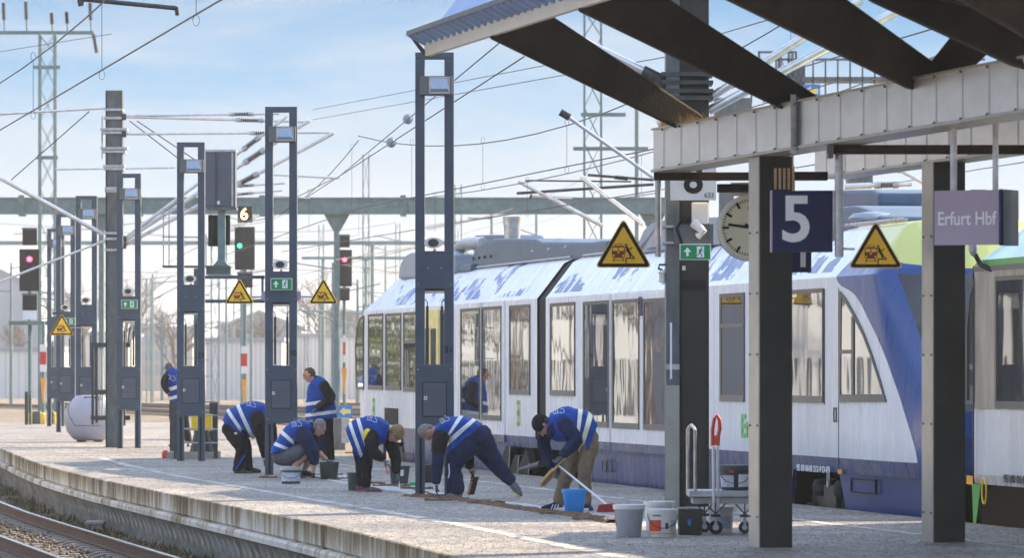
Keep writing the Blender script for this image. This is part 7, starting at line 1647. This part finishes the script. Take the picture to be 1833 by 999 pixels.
def scraper(p, q, w_, name, label, mt, bmt):
    p, q = Vector(p), Vector(q); e = empty(name, p, 0, label, 'scraper'); d = (q-p); MB().loft([Vector((0, 0, 0)), d*.35, d*.5], [.012, .012, .008], n=8).build('handle', mt, e, smooth=True)
    s = d.normalized().cross(Vector((0, 1, 0))); a = d*.45; m = MB(); vs = [a-s*w_*.25, a+s*w_*.25, d+s*w_, d-s*w_]; m.add([v+Vector((0, -.003, 0)) for v in vs]+[v+Vector((0, .003, 0)) for v in vs], [(0, 1, 2, 3), (7, 6, 5, 4), (0, 4, 5, 1), (1, 5, 6, 2), (2, 6, 7, 3), (3, 7, 4, 0)]); m.build('blade', bmt, e); return e
scraper(P(688, 828, 67.45), P(694.5, 849, 67.4), .018, 'scraper', 'orange-red scraper in the nearer glove of the blond person', 'orange_red', 'orange_red')
scraper(P(714, 862, 67.75), P(716.5, 887, 67.7), .028, 'putty_knife', 'pale putty knife touching the ground under the blond person', 'sign_white', 'sign_white')
scraper(P(995, 853, 58.95), P(1016, 862, 58.95), .02, 'scraper', 'teal scraper held by the person with the black cap', 'teal', 'teal')
e = empty('broom', P(1086, 918, 58.0), 0, 'broom with a long white pole and red bristle head lying towards the grey bucket', 'broom'); o = e.location
MB().tube(P(1000, 834, 58.6)-o, P(1087, 905, 58.0)-o, .013, 10).build('pole', 'sign_white', e, smooth=True)
h0, h1 = P(1071, 907, 58.0)-o, P(1100, 904, 58.0)-o; m = MB().bar(h0, h1, .07, .035); m.build('head', 'bristle_red', e, bev=.008); m = MB(); rr = random.Random(9)
for i in range(420):
    t = rr.random(); y = rr.uniform(-.04, .04); b_ = h0.lerp(h1, t)+Vector((0, y, -.01)); tip = b_+Vector(((t-.5)*.03+rr.uniform(-.008, .008), y*.4, -.085*rr.uniform(.85, 1))); m.add([b_+Vector((-.004, 0, 0)), b_+Vector((.004, 0, 0)), tip+Vector((.004, 0, 0)), tip-Vector((.004, 0, 0))], [(0, 1, 2, 3)])
m.bar(h0+Vector((0, 0, -.045)), h1+Vector((0, 0, -.045)), .06, .06); m.build('bristles', 'bristle_red', e, fix=False)
# lifted gully strips and dirt along the open joint
rr = random.Random(21); SG = 'lifted brown gully strips along the joint'
def dirt_line(pts, w_, name, label, n=60, h=.035):
    q = [G(*p) for p in pts]; f_ = curve([(p.y, p.x) for p in q]); y0, y1 = min(p.y for p in q), max(p.y for p in q); mb = MB(); N_ = n; vs = []
    for i in range(N_+1):
        y = y0+(y1-y0)*i/N_; x = f_(y); a, b, c = rr.uniform(.6, 1.2)*w_, rr.uniform(.6, 1.2)*w_, rr.uniform(.4, 1.2)*h
        vs += [(x-a, y, 0), (x-a*.6, y, c), (x+b*.5, y, c*rr.uniform(.6, 1.1)), (x+b, y, 0)]
    mb.add(vs, [(4*i+j, 4*i+4+j, 4*i+5+j, 4*i+1+j) for i in range(N_) for j in range(3)]); return single(mb, name, 'brown_strip', (f_((y0+y1)/2), (y0+y1)/2, 0), label, 'dirt strip', SG, fix=True)
dirt_line([(735, 889.5), (790, 893), (860, 901), (960, 916), (1030, 924), (1100, 937)], .13, 'gully_strip', 'long brown strip of dirt running from the nearest light post to the grey bucket', 110, .045)
dirt_line([(540, 853), (600, 860), (665, 866), (735, 876), (790, 890)], .05, 'gully_strip', 'thin brown strip of dirt passing under the blond person', 70, .02)
for i, (u, v, wx, wy, lab) in enumerate(((590, 851, .45, .12, 'short brown piece beside the dark tub'), (600, 858, .4, .12, 'short brown piece in front of the dark tub'), (700, 871, .55, .14, 'brown piece in front of the green tub'), (745, 876, .5, .14, 'brown piece left of the foot of the nearest light post'), (672, 867, .3, .1, 'small brown piece behind the shoes of the blond person'),
        (780, 889, .35, .13, 'brown piece under the hand of the person with the stretched leg'), (800, 897, .6, .2, 'brown piece just right of the foot of the nearest light post'), (870, 902, .5, .16, 'brown piece in the middle of the long dirt strip'), (1010, 921, .6, .2, 'brown piece left of the blue bucket'), (1078, 931, .7, .22, 'big brown piece below the red broom head'), (480, 856, .3, .08, 'small brown piece at the foot of light post 30'), (633, 812, .35, .1, 'dark piece lying at the platform edge left of the blond person'))):
    q = G(u, v); mb = MB(); n_ = 10; vs = []
    for j in range(n_+1):
        x = -wx/2+wx*j/n_; a, b = rr.uniform(.35, .6)*wy, rr.uniform(.35, .6)*wy; z = rr.uniform(.6, 1.2)*.03; vs += [(x, -a, .002), (x, -a*.8, z), (x, b*.8, z*rr.uniform(.8, 1.2)), (x, b, .002)]
    mb.add(vs, [(4*j+k_, 4*j+4+k_, 4*j+5+k_, 4*j+1+k_) for j in range(n_) for k_ in range(3)]+[(0, 1, 2, 3), (4*n_+3, 4*n_+2, 4*n_+1, 4*n_)]); mb.v = [Vector(x)+Vector((q.x, q.y, 0)) for x in mb.v]; single(mb, 'gully_piece', 'brown_strip', (q.x, q.y, 0), lab, 'dirt piece', 'loose brown pieces lying on the platform')
